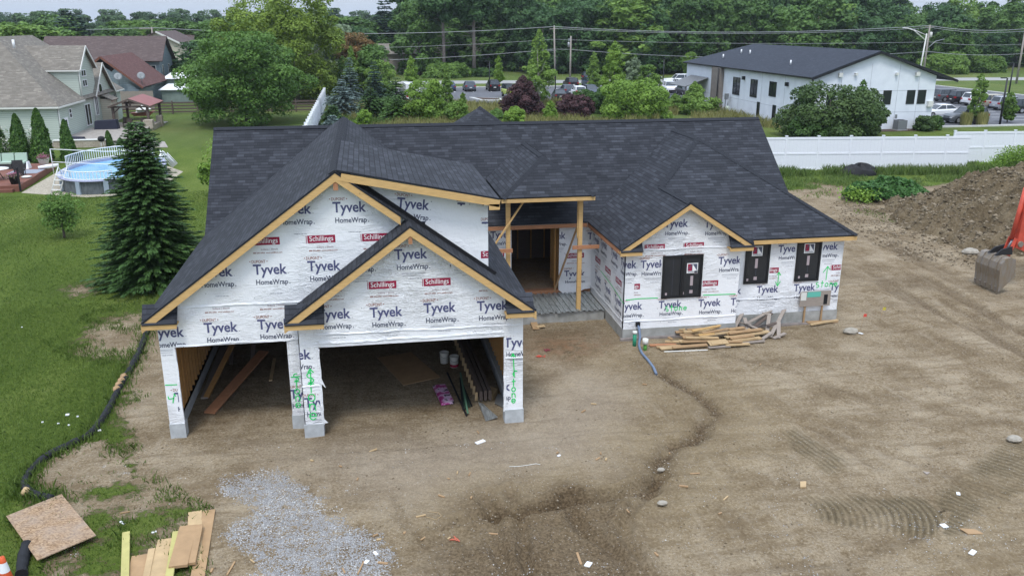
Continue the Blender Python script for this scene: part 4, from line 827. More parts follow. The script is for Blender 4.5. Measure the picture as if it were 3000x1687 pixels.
M['bark'] = vary((.11, .09, .075), .35, 6, .95, stretch=(3, 3, .6), name='bark'); M['bark_pale'] = vary((.33, .31, .27), .35, 5, .9, stretch=(3, 3, .8), name='pale_bark'); M['bark_grey'] = vary((.20, .17, .155), .3, 6, .95, stretch=(3, 3, .6), name='grey_bark')
def quads(C_, Nn, su, sv, rs, tone, fold=0):
    """leaf quads centred at C_ facing roughly Nn"""
    n_ = len(C_); rv = rs.normal(size=(n_, 3)); Nn = Nn / (np.linalg.norm(Nn, axis=1, keepdims=True) + 1e-9); u = np.cross(Nn, rv); u /= np.linalg.norm(u, axis=1, keepdims=True) + 1e-9; v = np.cross(Nn, u)
    su = (su * (.6 + .8 * rs.rand(n_)))[:, None] if np.isscalar(su) else su[:, None]; sv = (sv * (.6 + .8 * rs.rand(n_)))[:, None] if np.isscalar(sv) else sv[:, None]
    V = np.stack([C_ - u * su, C_ - v * sv * .6 + u * su * .1, C_ + u * su, C_ + v * sv * .6 + u * su * .1], 1).reshape(-1, 3); F_ = np.arange(4 * n_).reshape(-1, 4)
    return V, F_, np.repeat(tone, 4)
def crown_pts(n_, prof, h, seed, nb=40, br=.3, shell=.72, flat=.8, z0=.12, squash=None):
    """points on many small leaf clumps filling a silhouette prof(t) -> radius, t from 0 to 1 over the height h"""
    rs = np.random.RandomState(seed); cs = []; rr = []
    rmax = max(prof(i / 20) for i in range(21))
    for i in range(nb):
        for _ in range(30):
            t = rs.rand() * .93; r_ = prof(t)
            if rs.rand() < r_ / rmax: break
        b_ = rmax * br * (.6 + .7 * rs.rand()) * (.45 + .55 * r_ / rmax); a = rs.rand() * 6.283; q = max(0, r_ - b_ * .55) * (shell + (1 - shell) * rs.rand()) * (.75 + .5 * rs.rand())
        cs.append((q * math.cos(a), q * math.sin(a), h * (z0 + (1 - z0) * t) - b_ * .3)); rr.append(b_)
    cs, rr = np.array(cs), np.array(rr); k = rs.choice(nb, n_, p=rr ** 2 / (rr ** 2).sum()); d = rs.normal(size=(n_, 3)); d /= np.linalg.norm(d, axis=1, keepdims=True); d[:, 2] = np.abs(d[:, 2]) * np.where(rs.rand(n_) < .72, 1, -1)
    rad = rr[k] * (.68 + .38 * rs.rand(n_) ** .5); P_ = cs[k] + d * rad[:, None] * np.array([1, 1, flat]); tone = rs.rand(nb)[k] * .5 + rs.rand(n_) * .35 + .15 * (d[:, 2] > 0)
    m_ = rs.rand(n_) < .12; tv = rs.rand(n_) ** .9; pr_v = np.array([prof(q_) for q_ in np.linspace(0, 1, 41)]); rv = np.interp(tv, np.linspace(0, 1, 41), pr_v) * (.25 + .58 * rs.rand(n_) ** .5) * (.8 + .4 * fbm(tv * 9 + seed, np.arctan2(d[:, 1], d[:, 0]) * 2 + 5, 1.0, seed % 97, 2)); av = np.arctan2(d[:, 1], d[:, 0])
    P_[m_] = np.stack([rv * np.cos(av), rv * np.sin(av), h * (z0 + (1 - z0) * tv * .97)], 1)[m_]
    return P_, d * .7 + rs.normal(size=(n_, 3)) * .45 + np.array([0, 0, .5]), tone, cs, rr
def limbs(cs, h, rt, seed, k=9, z0=.25):
    rs = np.random.RandomState(seed); mb = MB(); top = h * .72; lean = rs.normal(size=2) * .02 * h
    tr = [(0, 0, -.25), (rs.normal() * .02, rs.normal() * .02, h * .12), (lean[0] * .4, lean[1] * .4, h * .35), (lean[0], lean[1], top)]; mb.tube(tr, [rt * 1.25, rt, rt * .7, rt * .22], 8)
    for i in rs.permutation(len(cs))[:k]:
        c = cs[i]; zt = max(h * .12, min(c[2] * .62, top * .9)); f_ = zt / top; b0 = (lean[0] * f_, lean[1] * f_, zt); m_ = tuple((b0[j] * .5 + c[j] * .5) + (0, 0, -.04 * h)[j] for j in range(3)); mb.tube([b0, m_, tuple(c)], [rt * .42, rt * .26, rt * .08], 5)
    return mb
def tree_proto(name, lab, cat, h, prof, n_, leaf, lm, seed, rt=.2, nb=40, br=.3, bark='bark', k=9, z0=.12, shell=.72, flat=.8, group=None, asp=1.0):
    t = thing(name, lab, cat, (0, 0, 0), 0, group); P_, Nn, tone, cs, rr = crown_pts(n_, prof, h, seed, nb, br, shell, flat, z0); rs = np.random.RandomState(seed + 1)
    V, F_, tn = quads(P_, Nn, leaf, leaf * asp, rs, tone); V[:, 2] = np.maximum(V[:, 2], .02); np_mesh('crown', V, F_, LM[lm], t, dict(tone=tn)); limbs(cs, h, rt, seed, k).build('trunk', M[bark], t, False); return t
rnd_ = lambda R_, p=.5, lo=.35: (lambda t: R_ * (lo + (1 - lo) * math.sin(math.pi * min(1, (t * .86 + .12))) ** p))
cone = lambda R_, p=1.0: (lambda t: R_ * max(.04, (1 - t) ** p))
oval = lambda R_: (lambda t: R_ * math.sqrt(max(.03, 1 - (2 * t * .94 - .88) ** 2)))
drop = lambda R_: (lambda t: R_ * (min(1, t * 4 + .35)) * max(.05, (1 - t) ** .62))
def conifer(name, lab, h, r, lv, per, tw, twl, lm, seed, group=None, droop=.25, zb=.03, rt=.12, pw=.85, wid=.05, cat='spruce', skirt=1.0):
    """whorls of branches carrying flat sprays of needles"""
    rs = np.random.RandomState(seed); Cs, Ds, Us, L1, W1, T1 = [], [], [], [], [], []
    br = MB()
    for l in range(lv):
        f = (l + .5 * rs.rand()) / lv; z = h * (zb + (1 - zb) * f); rl = r * ((1 - f) ** pw) * (.82 + .3 * rs.rand()) + .03 * r; p_ = max(5, int(per * (.35 + .65 * (1 - f)))); a0 = rs.rand() * 6.28
        for k in range(p_):
            a = a0 + 6.283 * k / p_ + rs.normal() * .12; L = rl * (.62 + .52 * rs.rand()); up = (.35 if f > .8 else .12) - droop * .3; dx, dy = math.cos(a), math.sin(a); n2 = max(4, int(tw * L / r))
            s = (np.arange(n2) + rs.rand(n2)) / n2; zz = z + L * (up * s - droop * s ** 2 * (1.1 - .4 * f)) + .10 * L * np.maximum(0, s - .8)
            px, py = dx * L * s, dy * L * s; side = np.where(rs.rand(n2) < .5, -1, 1); ang = a + side * (.45 + .5 * rs.rand(n2)) * (1 - .6 * s); ln = twl * (.35 + .9 * (1 - s) * np.minimum(1, s * 4) + .25) * (.7 + .5 * rs.rand(n2)) * (.5 + .5 * L / r)
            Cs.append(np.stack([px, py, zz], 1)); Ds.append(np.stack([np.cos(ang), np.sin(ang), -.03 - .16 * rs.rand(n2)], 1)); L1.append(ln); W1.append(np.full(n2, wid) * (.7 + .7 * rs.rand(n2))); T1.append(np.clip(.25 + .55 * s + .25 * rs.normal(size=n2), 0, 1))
    C_, D_, L_, W_, T_ = map(np.concatenate, (Cs, Ds, L1, W1, T1)); n_ = len(C_); D_ /= np.linalg.norm(D_, axis=1, keepdims=True)
    U_ = np.cross(D_, np.array([0, 0, 1.]) + rs.normal(size=(n_, 3)) * .35); U_ /= np.linalg.norm(U_, axis=1, keepdims=True)
    A = C_; B = C_ + D_ * L_[:, None] * .55 + U_ * W_[:, None]; B2 = C_ + D_ * L_[:, None] * .55 - U_ * W_[:, None]; E_ = C_ + D_ * L_[:, None] + np.array([0, 0, -.02])
    V = np.stack([A, B, E_, B2], 1).reshape(-1, 3); V[:, 2] = np.maximum(V[:, 2], .03); t = thing(name, lab, cat, (0, 0, 0), 0, group)
    np_mesh('foliage', V, np.arange(4 * n_).reshape(-1, 4), LM[lm], t, dict(tone=np.repeat(T_, 4)))
    mb = MB(); mb.tube([(0, 0, -.2), (0, 0, h * .5), (0, 0, h * .97)], [rt, rt * .55, rt * .08], 7); mb.build('trunk', M['bark'], t, False); return t
def column(name, lab, h, r, n_, lm, seed, leaf=.07, group=None, cat='arborvitae'):
    rs = np.random.RandomState(seed); t = thing(name, lab, cat, (0, 0, 0), 0, group); f = rs.rand(n_) ** 1.15; a = rs.rand(n_) * 6.283
    bump_ = 1 + .10 * np.sin(a * 3 + f * 9 + seed) + .07 * np.sin(a * 5 - f * 21); R_ = r * np.minimum(1, (f * 5 + .6)) * (1 - f) ** .55 * bump_ * (.78 + .25 * rs.rand(n_)); P_ = np.stack([R_ * np.cos(a), R_ * np.sin(a), h * f], 1)
    Nn = np.stack([np.cos(a), np.sin(a), rs.normal(size=n_) * .4], 1) + rs.normal(size=(n_, 3)) * .5; V, F_, tn = quads(P_, Nn, leaf, leaf * 1.6, rs, rs.rand(n_)); np_mesh('foliage', V, F_, LM[lm], t, dict(tone=tn)); mb = MB(); mb.tube([(0, 0, -.2), (0, 0, h * .7)], [r * .12, .02], 6); mb.build('stem', M['bark'], t, False); return t
# ---- near trees
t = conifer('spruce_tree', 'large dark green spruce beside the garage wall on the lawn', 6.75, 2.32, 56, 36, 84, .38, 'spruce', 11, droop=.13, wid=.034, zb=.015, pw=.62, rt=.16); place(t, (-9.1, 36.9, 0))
t = tree_proto('shrub_tree', 'small round green tree alone on the lawn left of the big spruce', 'small tree', 2.45, oval(1.02), 5200, .055, 'locust', 21, .06, 34, .34, k=12, z0=.2); place(t, (-15.5, 45.9, 0))
t = tree_proto('locust_tree', 'broad spreading mid-green shade tree behind the left lawn', 'tree', 9.9, rnd_(6.7, .7, .5), 38000, .16, 'locust', 31, .22, 84, .22, k=16, z0=.10, flat=.6); place(t, (-12.6, 98, 0))
t = tree_proto('broadleaf_tree', 'tall yellow-green leafy tree behind the broad shade tree', 'tree', 15.5, rnd_(6.6, .7, .55), 34000, .20, 'yell', 41, .25, 80, .22, 'bark_pale', k=16, z0=.08); place(t, (-8.9, 124, 0))
t2 = copy_tree(t); place(t2, (-14.5, 134, 0), 2.1, .95, 'pale olive-green leafy tree rising left of the tallest yellow-green one')
t = tree_proto('willow_tree', 'drooping grey-green willow behind the far end of the white fence', 'willow', 10.5, rnd_(3.6, .8, .75), 9000, .28, 'grey', 45, .2, 30, .32, asp=2.2, z0=.02); place(t, (-4.2, 143, 0))
# sapling and tall weeds against the left roof edge
t = tree_proto('young_tree', 'slender lime-green young tree half hidden behind the left roof edge', 'tree', 4.0, oval(1.3), 3600, .10, 'lime', 47, .06, 24, .33); place(t, (-9.0, 55.5, 0))
t = conifer('spruce_sapling', 'small bluish spruce poking out beside the left roof edge', 1.6, .8, 14, 12, 20, .25, 'bluesp', 48, wid=.03); place(t, (-6.9, 40.6, 0))
# arborvitae row by the pool deck
ps = [(-27.120, 68.820), (-26.420, 69.620), (-25.210, 68.860), (-24.460, 69.280), (-23.760, 71.070)]; hs_ = [(26, 300), (20, 311), (62, 315), (93, 307), (140, 325)]
labs = ['arborvitae cut by the left picture edge behind the outdoor sofa', 'second arborvitae from the left, behind the outdoor sofa', 'middle arborvitae with white hydrangea on both sides', 'tallest thick arborvitae, fourth from the left', 'arborvitae standing apart nearest the pool railing']
c0 = column('arborvitae', labs[0], 3.9, .78, 5200, 'cedar', 51, .085, 'arborvitae row by the pool deck')
for i, (px, hh_, rr_i) in enumerate(((-30.2, 3.4, .9), (-28.55, 3.9, 1), (-26.85, 3.75, 1), (-25.15, 4.15, 1.12), (-23.15, 3.3, .85))):
    o = c0 if i == 0 else copy_tree(c0); place(o, (px, 73.6 - .3 * i, 0), i * 1.3, (rr_i, rr_i, hh_ / 3.9), labs[i])
for i, (q, hh_) in enumerate((((-21.920, 69.220), 1.15), ((-22.560, 73.940), 1.4), ((-21.240, 72.660), .9))): o = copy_tree(c0); place(o, (q[0], q[1] + (7.5 if i else 1.5), 0), i * 2, (.55, .55, hh_ / 3.9), ('low dark clipped arborvitae at the foot of the pool railing', 'small conical arborvitae in front of the stone wall', 'tiniest evergreen by the kettle grill')[i])
# blue and green spruces behind the roof
for i, (nm, lab, top, y_, w_, lm) in enumerate((('blue_spruce', 'broad pale blue spruce right beside the white fence', (-2.370, 4.280), 103, 3.4, 'bluesp'), ('blue_spruce', 'narrow bluish spruce behind the broad pale one', (-1.570, 6.100), 116, 2.2, 'bluesp'), ('blue_spruce', 'tall dark bluish spruce between two leafy trees', (1.600, 5.600), 117, 2.6, 'dksp'),
    ('blue_spruce', 'small pale blue spruce low against the roof ridge', (-3.220, 1.540), 90, 1.8, 'bluesp'), ('spruce_tree', 'mid-green spruce behind the garage ridge', (0.840, 3.630), 99, 3.1, 'spruce'), ('spruce_tree', 'dark green spruce in front of the white van', (4.100, 4.030), 110, 3.0, 'spruce'), ('larch_tree', 'soft bright green larch beside the roof ridge', (3.610, 2.960), 96, 3.2, 'cedar'),
    ('fir_tree', 'small green fir left of the garage peak', (-3.280, 2.080), 95, 2.0, 'spruce'))):
    hh_ = top[1] * 1.03; t = conifer(nm, lab, hh_, w_ * .8, max(18, int(hh_ * 4.2)), 20, 44, .5, lm, 60 + i, droop=.22, wid=.085, pw=.8); place(t, (top[0], y_, 0))
# leafy trees around the parking lot: top pixel converted to a place, crown radius, depth
proto = {}
def leafy(lab, top, y_, r0_, lm, kind='round', nm='leafy_tree', n_=7000, leaf=.22, bark='bark', group=None, z0=.1, nb=34, br=.32, cat='tree'):
    r_ = r0_ * (.72 if 'big dark rounded' in lab else .64); hh_ = max(1.5, top[1] * 1.12); pf = {'round': rnd_(r_, .7, .5), 'oval': oval(r_), 'drop': drop(r_), 'cone': cone(r_, .8)}[kind]; sd_ = (int(abs(top[0]) * 31 + y_ * 7) % 9973)
    t = tree_proto(nm, lab, cat, hh_, pf, n_, leaf, lm, sd_, max(.05, .018 * hh_), nb, br, bark, z0=z0, group=group); place(t, (top[0], y_, 0)); return t
for a in (
    ('dark reddish-green round tree behind the spruces', (-0.710, 8.310), 135, 4.8, 'redg', 'round'), ('deep green round tree left of the red-tinged one', (1.710, 6.970), 124, 4.2, 'forest', 'round'), ('mid-green slim tree behind the bluish spruces', (-1.330, 6.850), 122, 2.4, 'bright', 'drop'),
    ('lime-green bushy tree just behind the ridge, right of the larch', (6.560, 4.260), 95, 3.5, 'lime', 'round'), ('rounded bright green shrub low behind the ridge', (-0.110, 2.030), 88, 1.4, 'lime', 'oval'), ('thin upright sapling in front of the parked black car', (9.930, 5.350), 104, 1.5, 'bright', 'drop'),
    ('open slender sapling rising over the small rear roof', (10.980, 2.780), 97, 1.2, 'bright', 'drop'), ('small pale pear tree on the verge near the grey barn', (8.330, 4.690), 152, 2.1, 'lime', 'drop'), ('small pale pear tree beside the lamp post with the yellow jeep', (23.580, 4.550), 152, 1.8, 'lime', 'drop'),
    ('pale-stemmed birch beyond the purple plum', (22.700, 8.930), 112, 4.0, 'bright', 'drop'), ('dark purple plum tree, the larger of two', (17.820, 4.440), 97, 4.6, 'purple', 'drop'), ('dark purple plum tree, the smaller right-hand one', (23.710, 2.520), 96, 3.4, 'purple', 'round'), ('green leafy tree growing between the plum trees', (24.880, 2.920), 97, 2.4, 'forest', 'round'),
    ('lime shrub at the foot of the larger plum', (15.350, 2.130), 88, 1.7, 'lime', 'oval'), ('sparse yellow-green sapling in the dry grass', (20.130, 2.170), 93, 1.7, 'lime', 'drop'), ('small pale tree left of the tall lime maple', (35.900, 5.610), 134, 2.2, 'bright', 'drop'), ('tall lime-green maple in the middle of the parked cars', (32.790, 7.540), 112, 3.8, 'lime', 'drop'),
    ('greyish poplar behind the big lime shrub', (34.050, 5.850), 107, 2.2, 'grey', 'oval'), ('yellow-green maple right of the greyish poplar', (35.390, 5.040), 106, 2.6, 'bright', 'oval'), ('wide lime-green shrub mass behind the ridge', (30.720, 3.810), 96, 6.3, 'lime', 'round'), ('bright green bushes between black car and white building', (39.000, 3.520), 99, 3.4, 'bright', 'drop'), ('low green bush at the white building corner', (39.680, 1.940), 97, 3.0, 'bright', 'round'),
    ('pale pear tree left of the white building roof', (61.960, 4.720), 160, 2.7, 'bright', 'oval'), ('big dark rounded arborvitae shrub against the white building', (43.810, 4.460), 76.5, 6.2, 'shrub', 'round'), ('pointed cedar at the right end of the dark shrub', (47.950, 4.810), 78, 3.0, 'cedar', 'drop'), ('brown-green cedar right beside the pointed one', (48.790, 4.090), 77.5, 2.4, 'shrub', 'oval'), ('feathery light green bush at the left foot of the dark shrub', (41.930, 1.950), 75.5, 3.6, 'forest', 'round'),
    ('narrow upright tree in front of the grey parked car', (64.950, 4.870), 83.5, 1.3, 'bright', 'oval'), ('pale young sapling beside the black light pole', (69.680, 2.970), 84.5, 1.3, 'bright', 'oval'), ('dark viburnum bush at the right corner of the white building', (56.180, 1.020), 79.6, 1.7, 'shrub', 'round'), ('green bush left of the ornamental grass', (57.660, 0.720), 79.8, 1.0, 'forest', 'oval'),
    ('lime bush by the road, right of the leaning street lamp', (124.290, 3.740), 172, 8.5, 'bright', 'round'), ('lime bush by the road near the picture edge', (135.290, 3.320), 176, 8.0, 'bright', 'round'), ('low green shrubs on the far verge by the pine trunks', (16.830, 2.520), 176, 7.0, 'bright', 'round'), ('green shrub between the two bare pine trunks and the lamp', (24.110, 1.390), 178, 4.5, 'forest', 'round')):
    leafy(*a, n_=(20000 if a[3] > 5 else (12000 if a[3] > 3 else 6500)), nb=52 if a[3] > 3 else 38, br=.27, leaf=(.125 if a[2] < 115 else .20) * (1.15 if a[3] > 5 else 1), bark='bark_pale' if 'birch' in a[0] else 'bark', z0=.02 if ('shrub' in a[0] or 'bush' in a[0] or 'cedar' in a[0]) else .12, nm='bush' if ('bush' in a[0] or 'shrub' in a[0]) else 'leafy_tree', cat='bush' if ('bush' in a[0] or 'shrub' in a[0]) else 'tree')
for k, (px_, py_, yy, r_, lm_, lab_) in enumerate(((1300, 1000, 101, 1.9, 'forest', 'dark green bushy young tree in front of the white van'), (1780, 900, 100, 2.0, 'bright', 'light green young tree between van and thin sapling'), (2010, 1040, 92, 1.3, 'bright', 'low light green sapling left of the small rear roof'), (2420, 1130, 90, 1.6, 'forest', 'dark green shrub right of the small rear roof'), (1240, 760, 121, 2.4, 'bright', 'leafy tree behind the dark bluish spruce'), (870, 690, 130, 2.6, 'forest', 'green tree just right of the willow'))):
    q_ = (((2.480, 2.130)), ((7.910, 3.250)), ((9.660, 2.360)), ((13.730, 1.760)), ((2.380, 5.230)), ((-2.680, 5.430)))[k]; leafy(lab_, q_, yy, r_ * 1.5, lm_, 'drop' if k % 2 else 'oval', n_=9000, leaf=.12, nb=40, br=.27)
for k, q_ in enumerate(((24.450, 1.650), (28.920, 2.700), (36.300, 1.480), (31.230, 2.820), (37.700, 2.030))): leafy(('young green tree in front of the white hatchback', 'green shrub under the tall lime maple', 'light green shrub left of the black sedan', 'light green young tree at the left end of the wide lime mass', 'green shrub before the black sedan')[k], q_, 102, (3.0, 2.6, 2.8, 3.0, 2.6)[k], ('bright', 'forest', 'bright', 'lime', 'bright')[k], 'round' if k % 2 else 'drop', n_=8000, leaf=.12, nb=40, br=.27)
# ---- the wood beyond the road
FP = []
for i in range(7):
    lm = ['forest', 'forest2', 'forest', 'bright', 'forest2', 'forest', 'fararea'][i]; hh_ = 16
    t = tree_proto('woodland_tree', 'tall leafy tree in the dense dark wood beyond the road', 'tree', hh_, rnd_(5.0 + .4 * (i % 3), .6, .55), 10500, .37, lm, 300 + i, .28, 60, .23, k=7, z0=.06, group='trees of the wood beyond the road'); t.location = (0, -500, 0); FP.append(t)
fir = conifer('woodland_fir', 'dark fir standing out of the wood beyond the road', 15, 4.2, 34, 16, 22, 1.4, 'dksp', 320, group='firs in the wood beyond the road', wid=.28); fir.location = (0, -500, 0)
rs = np.random.RandomState(5); used = set()
def put(o_i, loc, sc, lab=None, grp=None):
    src = FP[o_i] if isinstance(o_i, int) else o_i; o = copy_tree(src); place(o, loc, rs.rand() * 6.28, sc, lab, grp); return o
for row, (y0, y1, hm) in enumerate(((184, 192, .86), (198, 208, 1.12), (214, 226, 1.3), (236, 250, 1.45))):
    x_ = 12 + row * 2
    while x_ < 225:
        yy = y0 + rs.rand() * (y1 - y0) - .078 * x_; low = 1.0
        if x_ * 190 / yy > 118: low = .80 if row < 2 else .66
        if x_ * 190 / yy > 150: low = .74
        s_ = hm * low * (.88 + .26 * rs.rand())
        if 14 < x_ < 33 and row == 0: x_ += 6; continue
        if row == 0 and 33 < x_ < 110: s_ *= 1.1
        sx_ = s_ * (.95 + .25 * rs.rand()); put(int(rs.choice([0, 1, 2, 3, 4, 5], p=[.24, .2, .22, .08, .16, .1])), (x_, yy, 0), (sx_, sx_, s_)); x_ += 6.4 + 3 * rs.rand()
for (x_, yy, s_) in (((-5.810, 13.940)[0], 215, (-5.810, 13.940)[1] / 15), ((133.300, 15.690)[0], 205, 1.3), ((108.370, 14.490)[0], 208, 1.2), (61, 196, 1.2), ((5.600, 14.470)[0], 200, 1.15)): put(fir, (x_, yy, 0), s_)
put(3, ((104.290, 15.060)[0], 182, 0), (1.05, 1.05, (104.310, 14.860)[1] / 16), 'tall pale-trunked yellow-green tree behind the white building roof', 'notable trees of the wood'); put(3, ((56.850, 13.910)[0], 183, 0), (1.7, 1.7, 1.05), 'huge spreading mid-green maple at the front of the wood', 'notable trees of the wood'); put(3, ((69.500, 11.720)[0], 184, 0), (1.0, 1.0, .82), 'bright green tree right of the huge maple', 'notable trees of the wood')
# trees behind the houses on the left
for (a, y_, w_, k_) in (((-54.030, 11.030), 150, 1.3, 3), ((-49.670, 10.580), 145, 1.1, 3), ((-48.990, 10.210), 150, 1.1, 5), ((-57.580, 12.420), 185, 1.2, 0), ((-48.110, 11.320), 205, 1.3, 3), ((-48.480, 10.310), 190, 1.2, 0), ((-24.220, 11.480), 175, 1.5, 0), ((-32.030, 11.090), 195, 1.2, 5), ((-38.690, 10.270), 215, 1.4, 2), ((-50.520, 11.530), 230, 1.3, 2),
    ((-22.350, 11.860), 190, 1.2, 4), ((-3.450, 12.090), 205, 1.3, 5), ((0.900, 11.430), 200, 1.3, 0), ((-9.850, 11.580), 210, 1.2, 2), ((-1.580, 10.120), 180, 1.0, 1), ((-25.340, 7.970), 146, .9, 4), ((-22.320, 7.790), 140, .8, 0)):
    put(k_, (a[0], y_, 0), (w_, w_, max(.25, a[1] / 16.2)), 'green tree rising behind the brown-roofed houses', 'trees behind the brown-roofed houses')
o = put(fir, ((-52.120, 12.880)[0], 172, 0), (1.3, 1.3, (-52.140, 12.720)[1] / 15), 'dark blue-grey fir left behind the brown roof', 'firs behind the brown roof'); o = put(fir, ((-49.650, 12.020)[0], 170, 0), (1.1, 1.1, (-49.670, 11.850)[1] / 15), 'lower blue-grey fir beside the tallest one', 'firs behind the brown roof')
for row, (y0, hm) in enumerate(((265, 10.5), (330, 12.5), (430, 15))):
    x_ = -.46 * y0
    while x_ < .12 * y0: s_ = (hm + rs.rand() * 2.5) / 16; put(6 if row else int(rs.choice([0, 2, 6])), (x_, y0 + rs.rand() * 25, 0), (.95 + .25 * row, .95 + .25 * row, s_), 'hazy tree in the distant tree line on the left', 'trees of the distant tree line'); x_ += 6.5 + row * 2.5 + rs.rand() * 4
for t in FP + [fir]:
    for c in list(t.children): bpy.data.objects.remove(c)
    bpy.data.objects.remove(t)
# two tall bare-trunked pines at the edge of the wood
def bare_pine(q, y_, lab, sd_):
    t = thing('tall_pine', lab, 'pine', (q[0], y_, 0)); rs_ = np.random.RandomState(sd_); mb = MB(); mb.tube([(0, 0, -.2), (.1, 0, 6), (0, 0, 12), (.1, 0, 17)], [.42, .34, .26, .1], 8); mb.build('trunk', M['bark_grey'], t, False)
    mb = MB()
    for i in range(26):
        z = 3.5 + i * .33; a = rs_.rand() * 6.28; L = 1.2 + rs_.rand() * 2.2; mb.tube([(0, 0, z), (math.cos(a) * L * .6, math.sin(a) * L * .6, z + .1), (math.cos(a) * L, math.sin(a) * L, z - .1 + .5 * rs_.rand())], [.08, .05, .02], 4)
    mb.build('dead_branch', M['bark_grey'], t, False); P_, Nn, tone, cs, rr = crown_pts(7000, oval(4.6), 8.5, sd_, 26, .34); P_[:, 2] += 10.5; V, F_, tn = quads(P_, Nn, .34, .34, rs_, tone); np_mesh('crown', V, F_, LM['forest2'], t, dict(tone=tn))
bare_pine((22.910, 5.220), 181, 'bare grey pine trunk with dead limbs, right of two', 71); bare_pine((16.750, 5.220), 182, 'bare grey pine trunk with dead limbs, left of two', 72)
# ------------------------------------------------------------------ neighbours on the left
def win(par, x0, z0, x1, z1, f, fr='white', n=2, mat_='glass', th=.05, mull=True, name='window'):
    """window on any wall: f(u, z, out) -> point"""
    mb = MB(); w_ = .07
    for a, b, c, d in ((x0, z0, x1, z0 + w_), (x0, z1 - w_, x1, z1), (x0, z0 + w_, x0 + w_, z1 - w_), (x1 - w_, z0 + w_, x1, z1 - w_)) + (((x0 + x1) / 2 - .04, z0 + w_, (x0 + x1) / 2 + .04, z1 - w_),) * (n == 2) + ((x0 + w_, (z0 + z1) / 2 - .03, x1 - w_, (z0 + z1) / 2 + .03),) * (n == 3):
        mb.hexa([f(a, b, .005), f(c, b, .005), f(c, b, th), f(a, b, th)], [f(a, d, .005), f(c, d, .005), f(c, d, th), f(a, d, th)])
    o = mb.build(name, M[fr], par); mb = MB(); mb.poly([f(x0 + .04, z0 + .04, .02), f(x1 - .04, z0 + .04, .02), f(x1 - .04, z1 - .04, .02), f(x0 + .04, z1 - .04, .02)]); mb.build('pane', M[mat_], o); return o
GHs = thing('sage_siding_house', 'pale sage siding house with weathered brown-grey roof at the left', 'house', (-33, 92, 0))
gx = -27.4; mz = lambda x_: 3.33 + .88 * (-27.05 - x_)
g = MB(); g.wallp([(-45, 84.3, 0), (gx, 84.3, 0), (gx, 84.3, 3.3), (-45, 84.3, 3.3)])
g.wallp([(gx, 84.3, 0), (gx, 106, 0), (gx, 106, 3.3), (gx, 84.3, 3.3)]); g.wallp([(gx, 106, 0), (-40, 106, 0), (-40, 106, 3.3), (gx, 106, 3.3)])
g.wallp([(gx + .01, 91.7, 3.2), (gx + .01, 96.85, 3.2), (gx + .01, 96.85, 6.2), (gx + .01, 94.28, 8.15), (gx + .01, 91.7, 6.2)]); g.wallp([(-31.5, 91.7, 3.2), (gx, 91.7, 3.2), (gx, 91.7, 6.25), (-31.5, 91.7, 6.25)])
g.wallp([(gx + .012, 95.6, 3.0), (gx + .012, 102.6, 3.0), (gx + .012, 102.6, 3.4), (gx + .012, 99.2, 6.25), (gx + .012, 95.6, 3.5)])
g.build('wall', M['sid_green'], GHs)
g = MB(); ex_ = -27.05
g.slab([(-46, 83.9, 3.33), (ex_, 83.9, 3.33), (-33.8, 90.65, 9.27), (-46, 90.65, 9.27)], .12); g.slab([(ex_, 83.9, 3.33), (ex_, 106.4, 3.33), (-33.8, 100.2, 9.27), (-33.8, 90.65, 9.27)], .12); g.slab([(-33.8, 90.7, 9.24), (-33.8, 100.2, 9.24), (-46, 100.2, 5), (-46, 90.7, 5)], .12)
rf = g.build('roof', M['roof_grey'], GHs)
g = MB(); xb1 = -30.9
for sg in (-1, 1): g.slab([(gx + .35, 94.28 + sg * 2.85, 6.1), (gx + .35, 94.28, 8.36), (-33.2, 94.28, 8.36), (-31.0, 94.28 + sg * 2.85, 6.1)], .1)
for sg in (-1, 1): g.slab([(gx + .35, 99.2 + sg * 3.75, 3.35), (gx + .35, 99.2, 6.5), (-31, 99.2, 6.5), (-27.6, 99.2 + sg * 3.75, 3.35)], .1)
g.build('gable_roof', M['roof_grey'], GHs)
g = MB()
for cy_, hw, zl_, zr_ in ((94.28, 2.85, 6.1, 8.36), (99.2, 3.75, 3.35, 6.5)):
    for sg in (-1, 1): g.beam((gx + .37, cy_ + sg * hw, zl_ - .1), (gx + .37, cy_, zr_ - .1), .05, .22)
g.box(-45, 83.84, 3.14, ex_, 83.89, 3.3); g.box(ex_ + .01, 83.9, 3.14, ex_ + .06, 91.6, 3.3); g.box(ex_ + .01, 102.9, 3.14, ex_ + .06, 106.4, 3.3); g.box(-31, 91.3, 5.98, gx + .35, 91.36, 6.1); g.build('fascia', M['offwhite'], GHs)
fr_ = lambda u, z, o: (gx + o, u, z)
for a in ((92.75, 4.42, 94.2, 5.0 + .1, 2), (92.75, 5.4, 94.2, 6.05, 2), (87.45, 1.9, 88.15, 2.8, 3), (92.3, .62, 94.1, 2.75, 2), (95.85, 1.3, 96.9, 3.25, 2), (102.9, 1.7, 104.3, 3.05, 2)): win(GHs, *a[:4], lambda u, z, o: (gx + .02 + o, u, z), 'white', a[4])
g = MB(); P0 = [(97.75, 3.5), (98.95, 3.5), (98.95, 3.95)] + [(98.35 + .6 * math.cos(R(a_)), 3.95 + .5 * math.sin(R(a_))) for a_ in range(20, 170, 20)] + [(97.75, 3.95)]; g.hexa([(gx + .02, a_, b_) for a_, b_ in P0], [(gx + .08, a_, b_) for a_, b_ in P0]); aw = g.build('arched_window', M['white'], GHs)
g = MB(); g.poly([(gx + .085, a_ * .85 + 98.35 * .15, b_ * .85 + .15 * 3.9) for a_, b_ in P0]); g.build('pane', M['glass'], aw)
